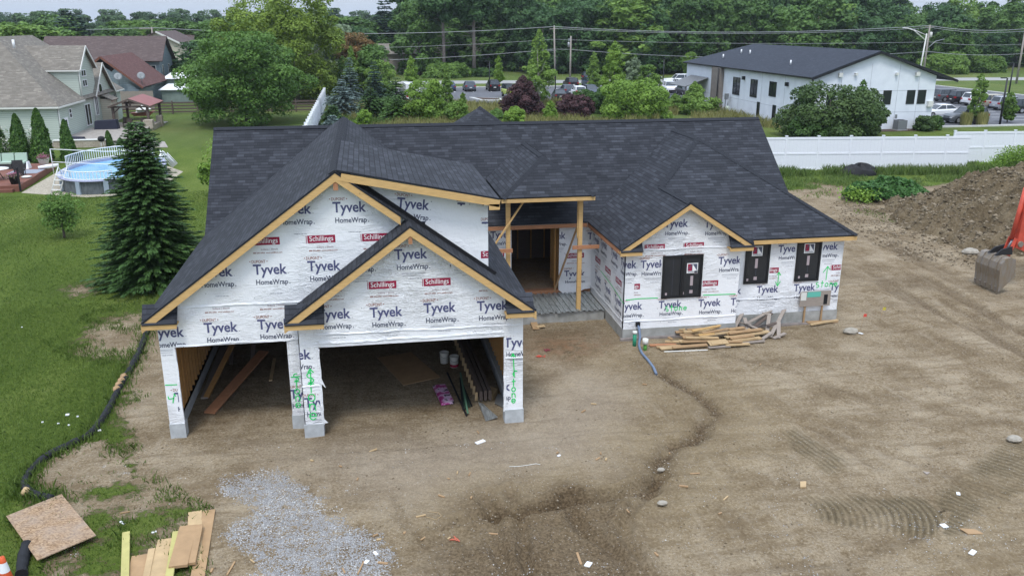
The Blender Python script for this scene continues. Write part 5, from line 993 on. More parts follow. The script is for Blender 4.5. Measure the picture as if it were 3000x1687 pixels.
g = MB(); g.box(gx + .01, 85.55, .42, gx + .06, 86.8, 2.1); dr_ = g.build('door', M['white'], GHs); g = MB(); g.box(gx + .061, 85.9, .9, gx + .08, 86.45, 1.9); g.build('pane', M['glass'], dr_)
g = MB(); g.hexa([(gx + .01, 97.9, .4), (gx + 1.1, 97.9, .4), (gx + 1.1, 99.9, .4), (gx + .01, 99.9, .4)], [(gx + .01, 97.9, 2.85), (gx + 1.1, 97.9, 2.75), (gx + 1.1, 99.9, 2.75), (gx + .01, 99.9, 2.85)]); ch_ = g.build('fireplace_bump', M['sid_beige'], GHs)
g = MB(); g.slab([(gx + 1.3, 97.7, 2.72), (gx + 1.3, 100.1, 2.72), (gx + .03, 100.1, 3.35), (gx + .03, 97.7, 3.35)], .08); g.build('lean_to_roof', M['roof_grey'], ch_)
g = MB(); g.tube([(gx + .12, 91.75, 6), (gx + .12, 91.75, 3.5)], .05, 6); g.tube([(gx + .1, 95.4, 3.3), (gx + .1, 95.4, .3)], .05, 6); g.tube([(gx + .1, 84.4, 3.1), (gx + .1, 84.4, .2)], .05, 6); g.build('downspout', M['offwhite'], GHs)
g = MB(); g.tube([(-32.3, 90.5, 8.2), (-32.3, 90.5, 9.0)], .12, 8); g.build('vent_pipe', M['white'], GHs)
g = MB(); g.lathe([(.02, -.05), (.45, .02), (.5, .08)], 16, (gx - .1, 106.6, 3.7)); 
# brown house behind
BH = thing('brown_roof_house', 'slate siding house with long brown gable roof and maroon lower roof', 'house', (-32, 128, 0))
g = MB(); g.wallp([(-45, 135, 0), (-28.9, 135, 0), (-28.9, 135, 5.4), (-45, 135, 5.4)]); g.wallp([(-28.9, 135, 0), (-28.9, 143.4, 0), (-28.9, 143.4, 5.4), (-28.9, 139.2, 8.15), (-28.9, 135, 5.4)])
g.wallp([(-36.5, 118, 0), (-28.2, 118, 0), (-28.2, 118, 2.3), (-32.0, 118, 5.2), (-36.5, 118, 2.6)]); g.wallp([(-28.2, 118, 0), (-28.2, 134.9, 0), (-28.2, 134.9, 2.3), (-28.2, 118, 2.3)]); g.build('wall', M['sid_blue'], BH)
g = MB(); g.slab([(-45.3, 134.3, 5.2), (-28.4, 134.3, 5.2), (-28.4, 139.2, 8.62), (-45.3, 139.2, 8.62)], .14); g.slab([(-28.4, 144.1, 5.2), (-45.3, 144.1, 5.2), (-45.3, 139.2, 8.62), (-28.4, 139.2, 8.62)], .14); g.build('roof', M['roof_brown'], BH)
g = MB(); A_, B_ = (-32.220, 6.480), (-27.560, 2.670); g.slab([(A_[0], 117.6, A_[1]), (B_[0], 117.6, B_[1]), (B_[0], 133.5, B_[1]), (A_[0], 133.5, A_[1])], .16); A2 = (-33.450, 5.990); g.slab([(A_[0], 117.6, A_[1]), (A_[0], 133.5, A_[1]), (A_[0] - 4, 133.5, A_[1] - 3.2), (A_[0] - 4, 117.6, A_[1] - 3.2)], .16)
g.build('lower_roof', M['roof_red'], BH)
g = MB(); g.beam((A_[0], 117.55, A_[1] - .1), (B_[0], 117.55, B_[1] - .1), .06, .25); g.beam((A_[0], 117.55, A_[1] - .1), (A_[0] - 4, 117.55, A_[1] - 3.3), .06, .25); g.build('rake_board', M['reddeck'], BH)
for a in ((136.2, 2.7, 137.0, 4.6), (140.3, 2.7, 141.1, 4.6)): win(BH, *a, lambda u, z, o: (-28.9 + o, u, z), 'offwhite', 1)
win(BH, -30.2, 2.7, -29.5, 4.6, lambda u, z, o: (u, 135 - o, z), 'offwhite', 1)
for q in ((-32.9, 126.5, 5.3), (-31.2, 123.8, 3.95)): g = MB(); g.tube([q, (q[0], q[1], q[2] + .9)], [.13, .1], 8); g.lathe([(.18, .75), (.18, .95), (.02, 1.05)], 8, q); g.build('vent_pipe', M['white'], BH)
def dish(q, y_, lab):
    t = thing('satellite_dish', lab, 'satellite dish', (q[0], y_, q[1] - 1.0)); mb = MB(); mb.lathe([(.02, 0), (.25, .03), (.48, .12), (.49, .14), (.25, .06), (.02, .03)], 20); d_ = mb.build('reflector', mat('dish_grey', (.26, .28, .29), .6), t, False); d_.location = (0, 0, 1.0); d_.rotation_euler = (R(65), 0, R(15)); mb = MB(); mb.tube([(0, .1, 0), (0, .1, .9)], .05, 6); mb.tube([(0, 0, .8), (0, -.7, 1.1)], .03, 5); mb.build('mount', M['steel'], t, False)
dish((-30.320, 3.980), 117.3, 'round grey satellite dish left, in front of the slate wall'); dish((-27.960, 3.970), 119, 'satellite dish on the maroon lower roof')
CH_ = thing('beige_house', 'beige gable-ended house behind the brown roof', 'house', (-30, 170, 0)); q = [(-35.360, 8.970), (-29.410, 5.940), (-36.600, 8.300)]
g = MB(); g.wallp([(-40, 165, 0), (q[1][0] - .5, 165, 0), (q[1][0] - .5, 165, q[1][1]), (q[0][0], 165, q[0][1]), (-40, 165, 6)]); g.build('wall', M['sid_beige'], CH_)
g = MB(); g.slab([(q[0][0], 164.6, q[0][1] + .1), (q[1][0], 164.6, q[1][1] + .1), (q[1][0], 182, q[1][1] + .1), (q[0][0], 182, q[0][1] + .1)], .2); g.slab([(q[0][0], 164.6, q[0][1] + .1), (q[0][0], 182, q[0][1] + .1), (q[0][0] - 6, 182, q[0][1] - 3), (q[0][0] - 6, 164.6, q[0][1] - 3)], .2); g.build('roof', M['roof_brown'], CH_)
g = MB(); g.beam((q[0][0], 164.5, q[0][1]), (q[1][0], 164.5, q[1][1]), .08, .3); g.build('rake_board', M['offwhite'], CH_)
DH = thing('distant_brown_house', 'low house with brown roof far behind the beige gable', 'house', (-25, 190, 0)); q = [(-39.440, 8.150), (-33.270, 8.130)]
g = MB(); g.slab([(q[0][0] - 3, 186, q[0][1] - 2.2), (q[1][0], 186, q[1][1] - 2.2), (q[1][0], 190, q[1][1]), (q[0][0] - 3, 190, q[0][1])], .15); g.slab([(q[1][0], 194, q[1][1] - 2.2), (q[0][0] - 3, 194, q[0][1] - 2.2), (q[0][0] - 3, 190, q[0][1]), (q[1][0], 190, q[1][1])], .15); g.build('roof', M['roof_brown'], DH); g = MB(); g.box(q[0][0] - 2.7, 186.5, 0, q[1][0] - .3, 193.5, q[0][1] - 2.3); g.build('wall', M['sid_beige'], DH)
for k in range(2): g = MB(); xx = (-36.380, 7.610)[0] + k * .9; g.tube([(xx, 188, q[0][1] - 1.2), (xx, 188, q[0][1] + .1)], .18, 6); g.build('vent_pipe', M['white'], DH)
BN = thing('grey_barn', 'low weathered grey barn wall at the edge of the wood', 'barn', (8, 190, 0)); g = MB(); g.box(2.5, 189, 0, 12.5, 196, 4.2); g.build('wall', M['greywood'], BN); g = MB(); g.slab([(2, 188.5, 4.1), (13, 188.5, 4.1), (13, 192.5, 6.2), (2, 192.5, 6.2)], .15); g.slab([(13, 196.5, 4.1), (2, 196.5, 4.1), (2, 192.5, 6.2), (13, 192.5, 6.2)], .15); g.build('roof', M['roof_grey'], BN)
RH = thing('roadside_house', 'small house with grey roof and brick chimney among the trees', 'house', (0, 0, 0)); q = (95.440, 7.360); r_ = (101.490, 6.760); ORG[RH.name] = (0, 0, 0)
g = MB(); x0, x1 = q[0], r_[0]; g.slab([(x0 - 3, 183, q[1] - 2.4), (x1 - 1, 183, q[1] - 2.4), (x1 - 1, 187, q[1]), (x0 - 3, 187, q[1])], .15); g.slab([(x1 - 1, 191, q[1] - 2.4), (x0 - 3, 191, q[1] - 2.4), (x0 - 3, 187, q[1]), (x1 - 1, 187, q[1])], .15); g.build('roof', M['roof_brown'], RH)
g = MB(); g.box(x0 - 2.6, 183.5, 0, x1 - 1.3, 190.5, q[1] - 2.45); g.poly([(x1 - 1.3, 183.3, q[1] - 2.45), (x1 - 1.3, 190.7, q[1] - 2.45), (x1 - 1.3, 187, q[1] - .2)]); g.build('wall', M['sid_green'], RH); g = MB(); c_ = (97.840, 8.790)[0]; g.box(c_ - .7, 185.5, 0, c_ + .7, 186.7, q[1] + 2.6); g.build('chimney', M['reddeck'], RH)
# sheds
for i, (x0, x1, y0, z0, z1, lab) in enumerate(((-27.6, -22.6, 126, 1.72, 2.3, 'nearer low metal shed with bright white roof'), (-28.3, -22.6, 132, 2.85, 3.5, 'rear low metal shed with bright white roof'))):
    t = thing('metal_shed', lab, 'shed', (x0, y0, 0)); g = MB(); g.box(x0 + .3, y0 + .3, 0, x1 - .2, y0 + 3.4, z0 - .05); g.build('wall', M['sid_shed'], t); g = MB(); g.slab([(x0, y0, z0), (x1, y0, z0), (x1, y0 + 3.6, z1), (x0 + .6, y0 + 3.6, z1)], .08); g.build('roof', M['white'], t)
# fences
t = thing('wood_fence', 'tall grey board fence behind the pavilion', 'fence', (-28, 116, 0)); g = MB(); x_ = -30
while x_ < -26.1: g.box(x_, 116, 0, x_ + .13, 116.04, 2.3 + .02 * math.sin(x_ * 9)); x_ += .145
g.build('boards', M['greywood'], t)
t = thing('rail_fence', 'low brown rail fence along the back of the left lawn', 'fence', (-17, 110, 0)); g = MB()
for z in (.15, .5, .85, 1.2): g.box(-28.6, 110, z, -5.3, 110.05, z + .2)
g.build('rails', M['darkwood'], t)
for k in range(9): g = MB(); g.box(-28.6 + k * 2.9, 109.9, 0, -28.45 + k * 2.9, 110.15, 1.55); g.build('post', M['darkwood'], t)
# pavilion
PV = thing('pavilion', 'open timber pavilion with red roof on the patio', 'pavilion', (-23.6, 97, 0)); yf_, yb_ = 94.3, 99.8
for k, (a, b) in enumerate(((-25.3, yf_), (-21.95, yf_), (-25.3, yb_), (-21.95, yb_))): g = MB(); g.box(a - .12, b - .12, .03, a + .12, b + .12, 2.35); g.build('post', M['darkwood'], PV)
g = MB(); g.slab([(-23.6, yf_ - .4, 3.15), (-21.55, yf_ - .4, 2.38), (-21.55, yb_ + .4, 2.38), (-23.6, yb_ + .4, 3.15)], .08); g.slab([(-25.65, yf_ - .4, 2.38), (-23.6, yf_ - .4, 3.15), (-23.6, yb_ + .4, 3.15), (-25.65, yb_ + .4, 2.38)], .08)
M['redmetal'] = vary((.26, .085, .075), .12, 2, .5, name='red_roof_metal'); g.build('roof', M['redmetal'], PV)
g = MB(); g.box(-25.6, yf_ - .08, 2.2, -21.6, yf_ + .08, 2.36); g.box(-25.6, yb_ - .08, 2.2, -21.6, yb_ + .08, 2.36); g.beam((-25.65, yf_ - .42, 2.28), (-23.6, yf_ - .42, 3.05), .06, .18); g.beam((-21.55, yf_ - .42, 2.28), (-23.6, yf_ - .42, 3.05), .06, .18); g.box(-23.7, yf_ - .07, 2.36, -23.5, yf_ + .07, 3.05)
for a, s_ in ((-25.3, 1), (-21.95, -1)): g.beam((a, yf_, 1.6), (a + s_ * .7, yf_, 2.25), .1, .12)
g.build('frame', M['darkwood'], PV)
# patio, walls and furniture
g = MB(); P0 = [(-27.3, 81.4), (-22.6, 81.4), (-21.0, 84.5), (-21.6, 92.8), (-27.3, 92.8)]; g.hexa([(a, b, 0) for a, b in P0], [(a, b, .42) for a, b in P0]); g.hexa([(a, b, 0) for a, b in ((-22.5, 80.6), (-17.2, 79.6), (-18.3, 83.6), (-20.9, 84.4))], [(a, b, .05) for a, b in ((-22.5, 80.6), (-17.2, 79.6), (-18.3, 83.6), (-20.9, 84.4))]); g.box(-27.3, 92.81, 0, -21.5, 101, .06); tag(g.build('patio', vary((.30, .27, .24), .25, 2.5, .9, name='patio_pavers')), kind='structure')
t = thing('stone_wall', 'low tan stone retaining wall in front of the patio', 'wall', (-24.5, 81, 0)); g = MB(); g.box(-27.0, 80.9, 0, -22.7, 81.35, .62, True); g.build('stonework', M['stone'], t)
g = MB(); g.box(-27.05, 80.85, .62, -22.65, 81.4, .68); g.build('cap', M['offwhite'], t)
t = thing('stone_pier', 'square stone pier with seat wall beside the pavilion', 'pier', (-21.8, 93.3, 0)); g = MB(); g.box(-22.2, 92.9, 0, -21.3, 93.8, 1.05, True); g.box(-21.6, 93.81, 0, -21.3, 96.6, .5, True); g.build('stonework', M['stone'], t)
t = thing('stone_pier', 'narrow stone pier at the rear end of the seat wall', 'pier', (-21.4, 97, 0)); g = MB(); g.box(-21.8, 96.8, 0, -21.2, 97.5, 1.1, True); g.build('stonework', M['stone'], t)
def simple(nm, lab, cat, parts_, loc, rz=0, group=None):
    t = thing(nm, lab, cat, loc, rz, group)
    for pn, mb, mm in parts_: mb.build(pn, M[mm] if isinstance(mm, str) else mm, t, False)
    return t
simple('kettle_grill', 'black kettle grill on white legs by the stone wall', 'grill', [('bowl', MB().lathe([(.02, .55), (.22, .62), (.30, .8), (.30, .84), (.22, 1.0), (.02, 1.06)], 16), 'felt'), ('leg', MB().tube([(.2, .0, 0), (.1, 0, .65)], .02, 5), 'white'), ('leg', MB().tube([(-.2, .1, 0), (-.1, 0, .65)], .02, 5), 'white'), ('leg', MB().tube([(0, -.2, 0), (0, -.1, .65)], .02, 5), 'white')], (-22.8, 80.2, 0))
simple('covered_grill', 'grill under a dark navy cover on the patio edge', 'grill', [('cover', MB().hexa([(-.9, -.35, 0), (.9, -.35, 0), (.9, .35, 0), (-.9, .35, 0)], [(-.7, -.2, .42), (.8, -.2, .36), (.8, .2, .36), (-.7, .2, .42)]), mat('navy_cover', (.02, .022, .04), .7))], (-25.6, 82.2, .42))
simple('covered_sofa', 'patio sofa under a dark navy cover beside the house', 'patio sofa', [('cover', MB().hexa([(-1.1, -.5, 0), (1.1, -.5, 0), (1.1, .5, 0), (-1.1, .5, 0)], [(-1.0, -.4, .8), (1.0, -.4, .9), (1.0, .4, .9), (-1.0, .4, .8)]), mat('navy_cover', (.02, .022, .04), .7))], (-25.3, 91.5, .42))
simple('patio_table', 'dark rectangular dining table under the pavilion', 'table', [('tabletop', MB().box(-1.0, -.5, .72, 1.0, .5, .76), 'darkwood')] + [('leg', MB().box(a - .04, b - .04, 0, a + .04, b + .04, .72), 'darkwood') for a in (-.9, .9) for b in (-.4, .4)], (-23.3, 96.4, .06))
for i, (a, b) in enumerate(((-24.0, 95.2), (-22.7, 95.3), (-24.8, 96.6))): simple('patio_chair', ('brown wicker chair at the front left of the pavilion table', 'brown wicker chair at the front right of the pavilion table', 'brown wicker chair left end of the pavilion table')[i], 'chair', [('seat', MB().box(-.28, -.28, .35, .28, .28, .45), 'darkwood'), ('backrest', MB().box(-.28, -.32, .45, .28, -.26, 1.0), 'darkwood')] + [('leg', MB().box(p - .02, r_ - .02, 0, p + .02, r_ + .02, .35), 'darkwood') for p in (-.25, .25) for r_ in (-.25, .25)], (a, b, .06), .2 * i)
simple('boat', 'small maroon boat with white deck and mast behind the pavilion', 'boat', [('hull', MB().hexa([(-1.3, -.3, .3), (1.0, -.3, .3), (1.0, .3, .3), (-1.3, .3, .3)], [(-1.7, -.6, .75), (1.9, -.5, .95), (1.9, .5, .95), (-1.7, .6, .75)]), 'redmetal'), ('deck', MB().hexa([(-1.0, -.4, .77), (1.0, -.4, .9), (1.0, .4, .9), (-1.0, .4, .77)], [(-.9, -.3, 1.05), (.9, -.3, 1.1), (.9, .3, 1.1), (-.9, .3, 1.05)]), 'white'), ('canopy', MB().lathe([(1.2, 1.25), (.5, 1.5), (.1, 2.0), (.01, 2.1)], 12, (.2, 0, 0)), 'offwhite')], (-25.2, 105.8, 0), .1).scale = (.72, .72, .8)
# swimming pool
PO = thing('swimming_pool', 'oval above-ground swimming pool with blue water', 'swimming pool', (-17.4, 63.2, 0)); cx, cy, ra, rb = -17.4, 63.2, 3.2, 5.45
def ell(s_, z, n_=64): return [(cx + ra * s_ * math.cos(2 * math.pi * i / n_), cy + rb * s_ * math.sin(2 * math.pi * i / n_), z) for i in range(n_)]
def waterf(n, b): o = n.obj(); v = n.vor(n.mp(o, (1, .7, 1)), 2.2); n.col(n.ramp(n.m('ADD', n.m('MULTIPLY', v, .5), n.m('MULTIPLY', n.noise(o, 4, 4), .5)), [(.2, (.14, .36, .60)), (.6, (.24, .50, .74))])); n.bump(n.noise(o, 6, 3), .2, .05)
g = MB(); g.poly(ell(.97, .72)); g.build('water', mat('pool_water', (.16, .4, .62), .08, 0, .5, waterf), PO)
g = MB()
def ring(mb, A, B, sm=True):
    for i in range(len(A)): j = (i + 1) % len(A); mb.poly([A[i], A[j], B[j], B[i]], smooth=sm)
ring(g, ell(1.0, 0), ell(1.0, .86)); M['poolwall'] = vary((.10, .115, .125), .3, 3, .5, stretch=(3, 3, 1), name='pool_wall'); g.build('wall', M['poolwall'], PO)
g = MB(); ring(g, ell(1.03, .86), ell(1.03, .90)); ring(g, ell(1.03, .90), ell(.96, .90)); ring(g, ell(.96, .9), ell(.965, .6)); ring(g, ell(1.0, .86), ell(1.03, .86)); g.build('rim', mat('pool_rim', (.36, .37, .50), .4), PO)
for k in range(12):
    a = 2 * math.pi * (k + .5) / 12; g = MB(); g.obox((cx + ra * 1.015 * math.cos(a), cy + rb * 1.015 * math.sin(a), .43), (.12, .3, .86), math.atan2(rb * math.sin(a) * ra / rb, ra * math.cos(a) * rb / ra)); g.build('upright', mat('pool_post', (.30, .36, .42), .5), PO)
def railing(lab, a0, a1, n_, ht=.75):
    t = thing('pool_railing', lab, 'railing', (cx, cy, 0)); mb = MB(); pts = [(cx + ra * math.cos(R(a0 + (a1 - a0) * i / n_)), cy + rb * math.sin(R(a0 + (a1 - a0) * i / n_))) for i in range(n_ + 1)]
    mb.tube([(*q, .92 + ht) for q in pts], .035, 5); mb.tube([(*q, .98) for q in pts], .03, 5); mb.build('rail', M['white'], t); mb = MB()
    for q in pts: mb.obox((*q, .93 + ht / 2), (.035, .035, ht)); 
    mb.build('pickets', M['white'], t)
railing('white picket railing around the back of the pool', 58, 176, 44); railing('low white railing on the front edge of the pool', 232, 292, 16, .55)
t = thing('pool_ladder', 'beige A-frame ladder at the front left of the pool', 'ladder', (-19.9, 58.6, 0))
for sx in (-.27, .27):
    for pth in ([(sx, 0, 0), (sx, .75, 1.25), (sx, .95, 1.55), (sx, 1.1, 1.25), (sx, 1.1, .9)],): g = MB(); g.tube(pth, .035, 6); g.build('side_rail', M['offwhite'], t, False)
for k in range(4): g = MB(); g.box(-.27, .05 + k * .17, .2 + k * .28, .27, .2 + k * .17, .24 + k * .28); g.build('step', M['offwhite'], t, False)
t.rotation_euler = (0, 0, R(-18)); t.scale = (1.15, 1.15, 1.0)
t = thing('volleyball_net', 'water volleyball net strung on white poles over the pool', 'net', (-20, 64, 0)); g = MB(); A_, B_ = (-21.9, 64.8), (-14.1, 62.8)
for z in (2.05, 1.15): g.tube([(A_[0], A_[1], z), ((A_[0] + B_[0]) / 2, (A_[1] + B_[1]) / 2, z - .12), (B_[0], B_[1], z)], .03, 5)
g.tube([(*A_, .3), (*A_, 2.05)], .03, 5); g.tube([(*B_, .3), (*B_, 2.05)], .03, 5); g.build('frame', M['white'], t)
t = thing('pool_slide', 'clear plastic inflatable lying over the right pool rim', 'pool toy', (-14.4, 65.5, 0)); g = MB()
for k in range(7): a = k * .9; g.tube([(-15.0 + .1 * k, 63.9 + .5 * k, .95), (-14.5, 64.5 + .35 * k, 1.5 + .2 * math.sin(a)), (-13.9, 65 + .3 * k, .5)], .04, 5)
g.build('tubes', M['white'], t)
g = MB(); P0 = [(-22.15, 59.15), (-17.6, 57.0), (-15.2, 57.3), (-13.6, 61), (-13.4, 66), (-15.5, 69.6), (-22.6, 69.4)]; g.hexa([(a, b, -.1) for a, b in P0], [(a, b, .02) for a, b in P0]); tag(g.build('pebble_bed', vary((.36, .32, .25), .4, 9, .95, name='pebbles', bs=.4)), kind='structure')
# deck with furniture
t = thing('wooden_deck', 'low reddish-brown deck at the left beside the pool', 'deck', (-26, 64, 0)); g = MB(); P0 = [(-33, 59.7), (-22.35, 59.6), (-22.6, 63), (-23.2, 69.2), (-33, 69.4)]; g.hexa([(a, b, .0) for a, b in P0], [(a, b, .42) for a, b in P0]); g.build('platform', M['reddeck'], t)
g = MB(); g.box(-33, 59.3, 0, -22.7, 59.68, .22); g.build('step', M['reddeck'], t)
g = MB(); g.box(-22.37, 59.55, 0, -22.27, 59.65, 1.6); g.build('post', M['felt'], t)
M['cush'] = mat('mint_cushion', (.36, .46, .38), .8); M['wick'] = vary((.05, .05, .052), .3, 20, .8, name='dark_wicker')
for k in range(3): simple('sofa_section', ('outdoor sofa section cut by the picture edge', 'middle outdoor sofa section with mint cushions', 'right outdoor sofa section with white towel')[k], 'outdoor sofa', [('base', MB().box(-.42, -.4, 0, .42, .4, .38), 'wick'), ('seat_cushion', MB().box(-.4, -.42, .38, .4, .3, .5), 'cush'), ('backrest', MB().hexa([(-.4, .25, .45), (.4, .25, .45), (.4, .42, .45), (-.4, .42, .45)], [(-.4, .35, 1.05), (.4, .35, 1.05), (.4, .48, 1.05), (-.4, .48, 1.05)]), 'cush')], (-26.6 + k * .88, 67.1, .42), 0, 'sectional outdoor sofa')
simple('towel', 'white towel hanging over the right sofa end', 'towel', [('cloth', MB().hexa([(-.06, -.35, 0), (.12, -.35, 0), (.12, .35, 0), (-.06, .35, 0)], [(-.02, -.2, .5), (.04, -.2, .5), (.04, .2, .5), (-.02, .2, .5)]), 'white')], (-24.25, 66.9, .42))
simple('round_table', 'round pale-topped outdoor table cut by the left picture edge', 'table', [('tabletop', MB().lathe([(.02, .70), (.85, .70), (.87, .73), (.85, .75), (.02, .75)], 24), 'offwhite')] + [('leg', MB().tube([(.1 * s1, .1 * s2, .69), (.35 * s1, .35 * s2, 0)], .03, 5), 'felt') for s1 in (-1, 1) for s2 in (-1, 1)], (-24.7, 62.2, .42))
simple('patio_chair', 'dark high-backed wicker chair with back to the viewer beside the round table', 'chair', [('seat', MB().box(-.3, -.3, .3, .3, .3, .42), 'wick'), ('backrest', MB().hexa([(-.3, -.34, .0), (.3, -.34, .0), (.3, -.28, .0), (-.3, -.28, .0)], [(-.34, -.46, 1.1), (.34, -.46, 1.1), (.34, -.4, 1.1), (-.34, -.4, 1.1)]), 'wick')] + [('leg', MB().box(p - .02, r_ - .02, 0, p + .02, r_ + .02, .3), 'wick') for p in (-.27, .27) for r_ in (-.25, .25)], (-23.75, 63.9, .42), .15)
def planter(lab, loc, s_, mm, seed):
    t = thing('planter', lab, 'planter', loc); mb = MB(); mb.lathe([(.02, 0), (.22 * s_, 0), (.34 * s_, .5 * s_), (.36 * s_, .52 * s_), (.3 * s_, .5 * s_), (.02, .46 * s_)], 16); mb.build('pot', mm, t, False); rs_ = np.random.RandomState(seed); n_ = 500
    P_ = rs_.normal(size=(n_, 3)) * np.array([.17, .17, .08]) * s_ + np.array([0, 0, .6 * s_]); V, F_, tn = quads(P_, rs_.normal(size=(n_, 3)) + [0, 0, 1], .04, .04, rs_, rs_.rand(n_)); np_mesh('flowers', V, F_, LM['pink'], t, dict(tone=tn)); V, F_, tn = quads(P_ * [1.1, 1.1, .9], rs_.normal(size=(n_, 3)) + [0, 0, 1], .04, .04, rs_, rs_.rand(n_)); np_mesh('foliage', V, F_, LM['forest'], t, dict(tone=tn))
planter('dark pot of pink flowers at the deck corner', (-22.85, 60.3, .42), 1.0, M['felt'], 1); planter('white tub of pink flowers at the back of the deck', (-23.4, 67.6, .42), 1.15, M['offwhite'], 2)
simple('float', 'white inflatable pool float lying by the white flower tub', 'pool float', [('tube', MB().tube([(-.6, -.2, .1), (0, .05, .12), (.65, .3, .2)], [.1, .16, .1], 8), 'white')], (-22.8, 66.5, .44)); simple('pillow', 'cream pillow lying on the deck', 'pillow', [('cushion', MB().lathe([(.02, 0), (.32, .04), (.35, .08), (.2, .13), (.02, .14)], 12), 'offwhite')], (-22.95, 62.7, .42))
for k, (a, b) in enumerate(((-26.0, 76), (-28.1, 75.6), (-27.2, 76.4))):
    rs_ = np.random.RandomState(k + 90); P_ = rs_.normal(size=(420, 3)) * [.28, .28, .55] + [0, 0, 1.3]; t = thing('hydrangea', ('white hydrangea between the two thickest arborvitae', 'white hydrangea left of the middle arborvitae', 'white hydrangea behind the arborvitae row')[k], 'shrub', (a, b - 2.3, 0)); V, F_, tn = quads(P_, rs_.normal(size=(420, 3)), .09, .09, rs_, rs_.rand(420)); np_mesh('blossoms', V, F_, LM['bloom'], t, dict(tone=tn)); V, F_, tn = quads(P_ * [1.2, 1.2, .9], rs_.normal(size=(420, 3)), .09, .09, rs_, rs_.rand(420)); np_mesh('foliage', V, F_, LM['forest'], t, dict(tone=tn))
simple('rug', 'blue and grey striped rug on the deck', 'rug', [('pile', MB().box(-1.0, -.9, 0, 1.0, .9, .012), vary((.25, .27, .31), .5, 6, .9, stretch=(.3, 4, 1), name='rug'))], (-23.9, 65.3, .424))
# ------------------------------------------------------------------ white commercial building on the right
WB = thing('white_commercial_building', 'two-storey white building with dark low-pitched roof', 'building', (51, 95, 0)); x0, x1, y0, y1 = 44.4, 57.9, 81.1, 116; ze = 5.35; zp = 7.75; xm = (x0 + x1) / 2
g = MB(); g.wallp([(x0, y0, 0), (x1, y0, 0), (x1, y0, ze), (xm, y0, zp - .1), (x0, y0, ze)]); g.wallp([(x0, y1, 0), (x0, y0, 0), (x0, y0, ze), (x0, y1, ze)]); g.wallp([(x1, y0, 0), (x1, y1, 0), (x1, y1, ze), (x1, y0, ze)]); g.wallp([(x1, y1, 0), (x0, y1, 0), (x0, y1, ze), (x1, y1, ze)]); g.build('wall', M['stucco'], WB)
g = MB(); g.slab([(x0 - .45, y0 - .4, ze - .02), (xm, y0 - .4, zp + .1), (xm, y1 - 6, zp + .1), (x0 - .45, y1 + .5, ze - .02)], .14); g.slab([(xm, y0 - .4, zp + .1), (x1 + 2.2, y0 - .4, ze - .4), (x1 + 2.2, y1 + .5, ze - .4), (xm, y1 - 6, zp + .1)], .14); g.slab([(xm, y1 - 6, zp + .1), (x1 + 2.2, y1 + .5, ze - .4), (x0 - .45, y1 + .5, ze - .02)], .14); g.build('roof', M['roof_navy'], WB)
g = MB(); g.beam((x0 - .45, y0 - .43, ze - .2), (xm, y0 - .43, zp - .08), .06, .22); g.beam((x1 + 2.2, y0 - .43, ze - .55), (xm, y0 - .43, zp - .08), .06, .22); g.box(x0 - .5, y0 - .4, ze - .18, x0 - .42, y1 + .5, ze - .02); g.build('fascia', M['black'], WB)
g = MB()
for z in (1.75, 3.9): g.box(x0 - .012, y0 - .012, z, x0 - .001, y1, z + .025) if z < 3 else None; g.box(x0 - .01, y0 - .012, z, x1, y0 - .001, z + .025)
for u in (47.4, 50.6, 53.7, 56.0): g.box(u, y0 - .011, 0, u + .025, y0 - .001, 6.6 if 48 < u < 54.5 else 6.0)
for v in (87, 92.5, 98.5): g.box(x0 - .011, v, 0, x0 - .001, v + .03, ze)
g.build('panel_joint', M['joint'], WB)
fy_ = lambda u, z, o: (u, y0 - o, z); fl_ = lambda u, z, o: (x0 - o, u, z)
for a, b in (((45.980, 4.340)[0], (46.880, 4.330)[0]), ((47.190, 4.320)[0], (48.120, 4.310)[0]), ((49.890, 4.290)[0], (50.790, 4.280)[0]), ((52.170, 4.260)[0], (53.080, 4.250)[0]), ((54.810, 4.230)[0], (55.730, 4.220)[0]), ((56.050, 4.220)[0], (56.960, 4.210)[0])):
    win(WB, a, 2.55, b, 3.95, fy_, 'black', 1)
for (ya, yb__, za_, zb_) in ((88.9, 90.6, 2.75, 4.35), (82.0, 83.9, 2.75, 4.2), (98.3, 100.3, 2.2, 4.25), (93.6, 95.4, 2.3, 4.3)): win(WB, ya, za_, yb__, zb_, fl_, 'black', 2)
for (ya, yb__, za_, zb_) in ((92.6, 93.3, .3, 1.9), (88.6, 89.4, .2, 1.9)): win(WB, ya, za_, yb__, zb_, fl_, 'black', 1)
g = MB(); g.box(x0 - .5, 103.2, 0, x0 - .002, 106.0, ze - .1); g.build('pilaster', M['taupe'], WB)
g = MB(); g.tube([(x0 - .6, 103.6, 0), (x0 - .6, 103.6, ze - .2)], .07, 6); g.tube([(x0 - .12, y0 - .1, 0), (x0 - .12, y0 - .1, ze - .3)], .07, 6); g.build('downpipe', M['black'], WB)
g = MB(); g.slab([(x0 - 3.2, 108, 2.6), (x0 - .1, 108, 3.7), (x0 - .1, 114, 3.7), (x0 - 3.2, 114, 2.6)], .08); g.box(x0 - 3.1, 108.1, 0, x0 - 2.9, 108.3, 2.6); g.build('canopy', vary((.13, .135, .14), .5, 8, .5, stretch=(.1, 6, 1), name='ribbed_canopy'), WB)
for (a, b) in (((47.150, 5.540), 1), ((48.850, 5.590), 0), ((53.330, 5.580), 0), ((55.630, 5.560), 1), ((57.480, 2.550), 2)): s_ = (.12, .2, .28)[b]; g = MB(); g.box(a[0] - s_, y0 - .3, a[1] - s_, a[0] + s_, y0 - .005, a[1] + s_); g.build('wall_vent', M['offwhite'], WB)
for yy in (86.2, 97): g = MB(); g.box(x0 - .3, yy, 4.1, x0 - .005, yy + .35, 4.5); g.build('wall_light', M['black'], WB)
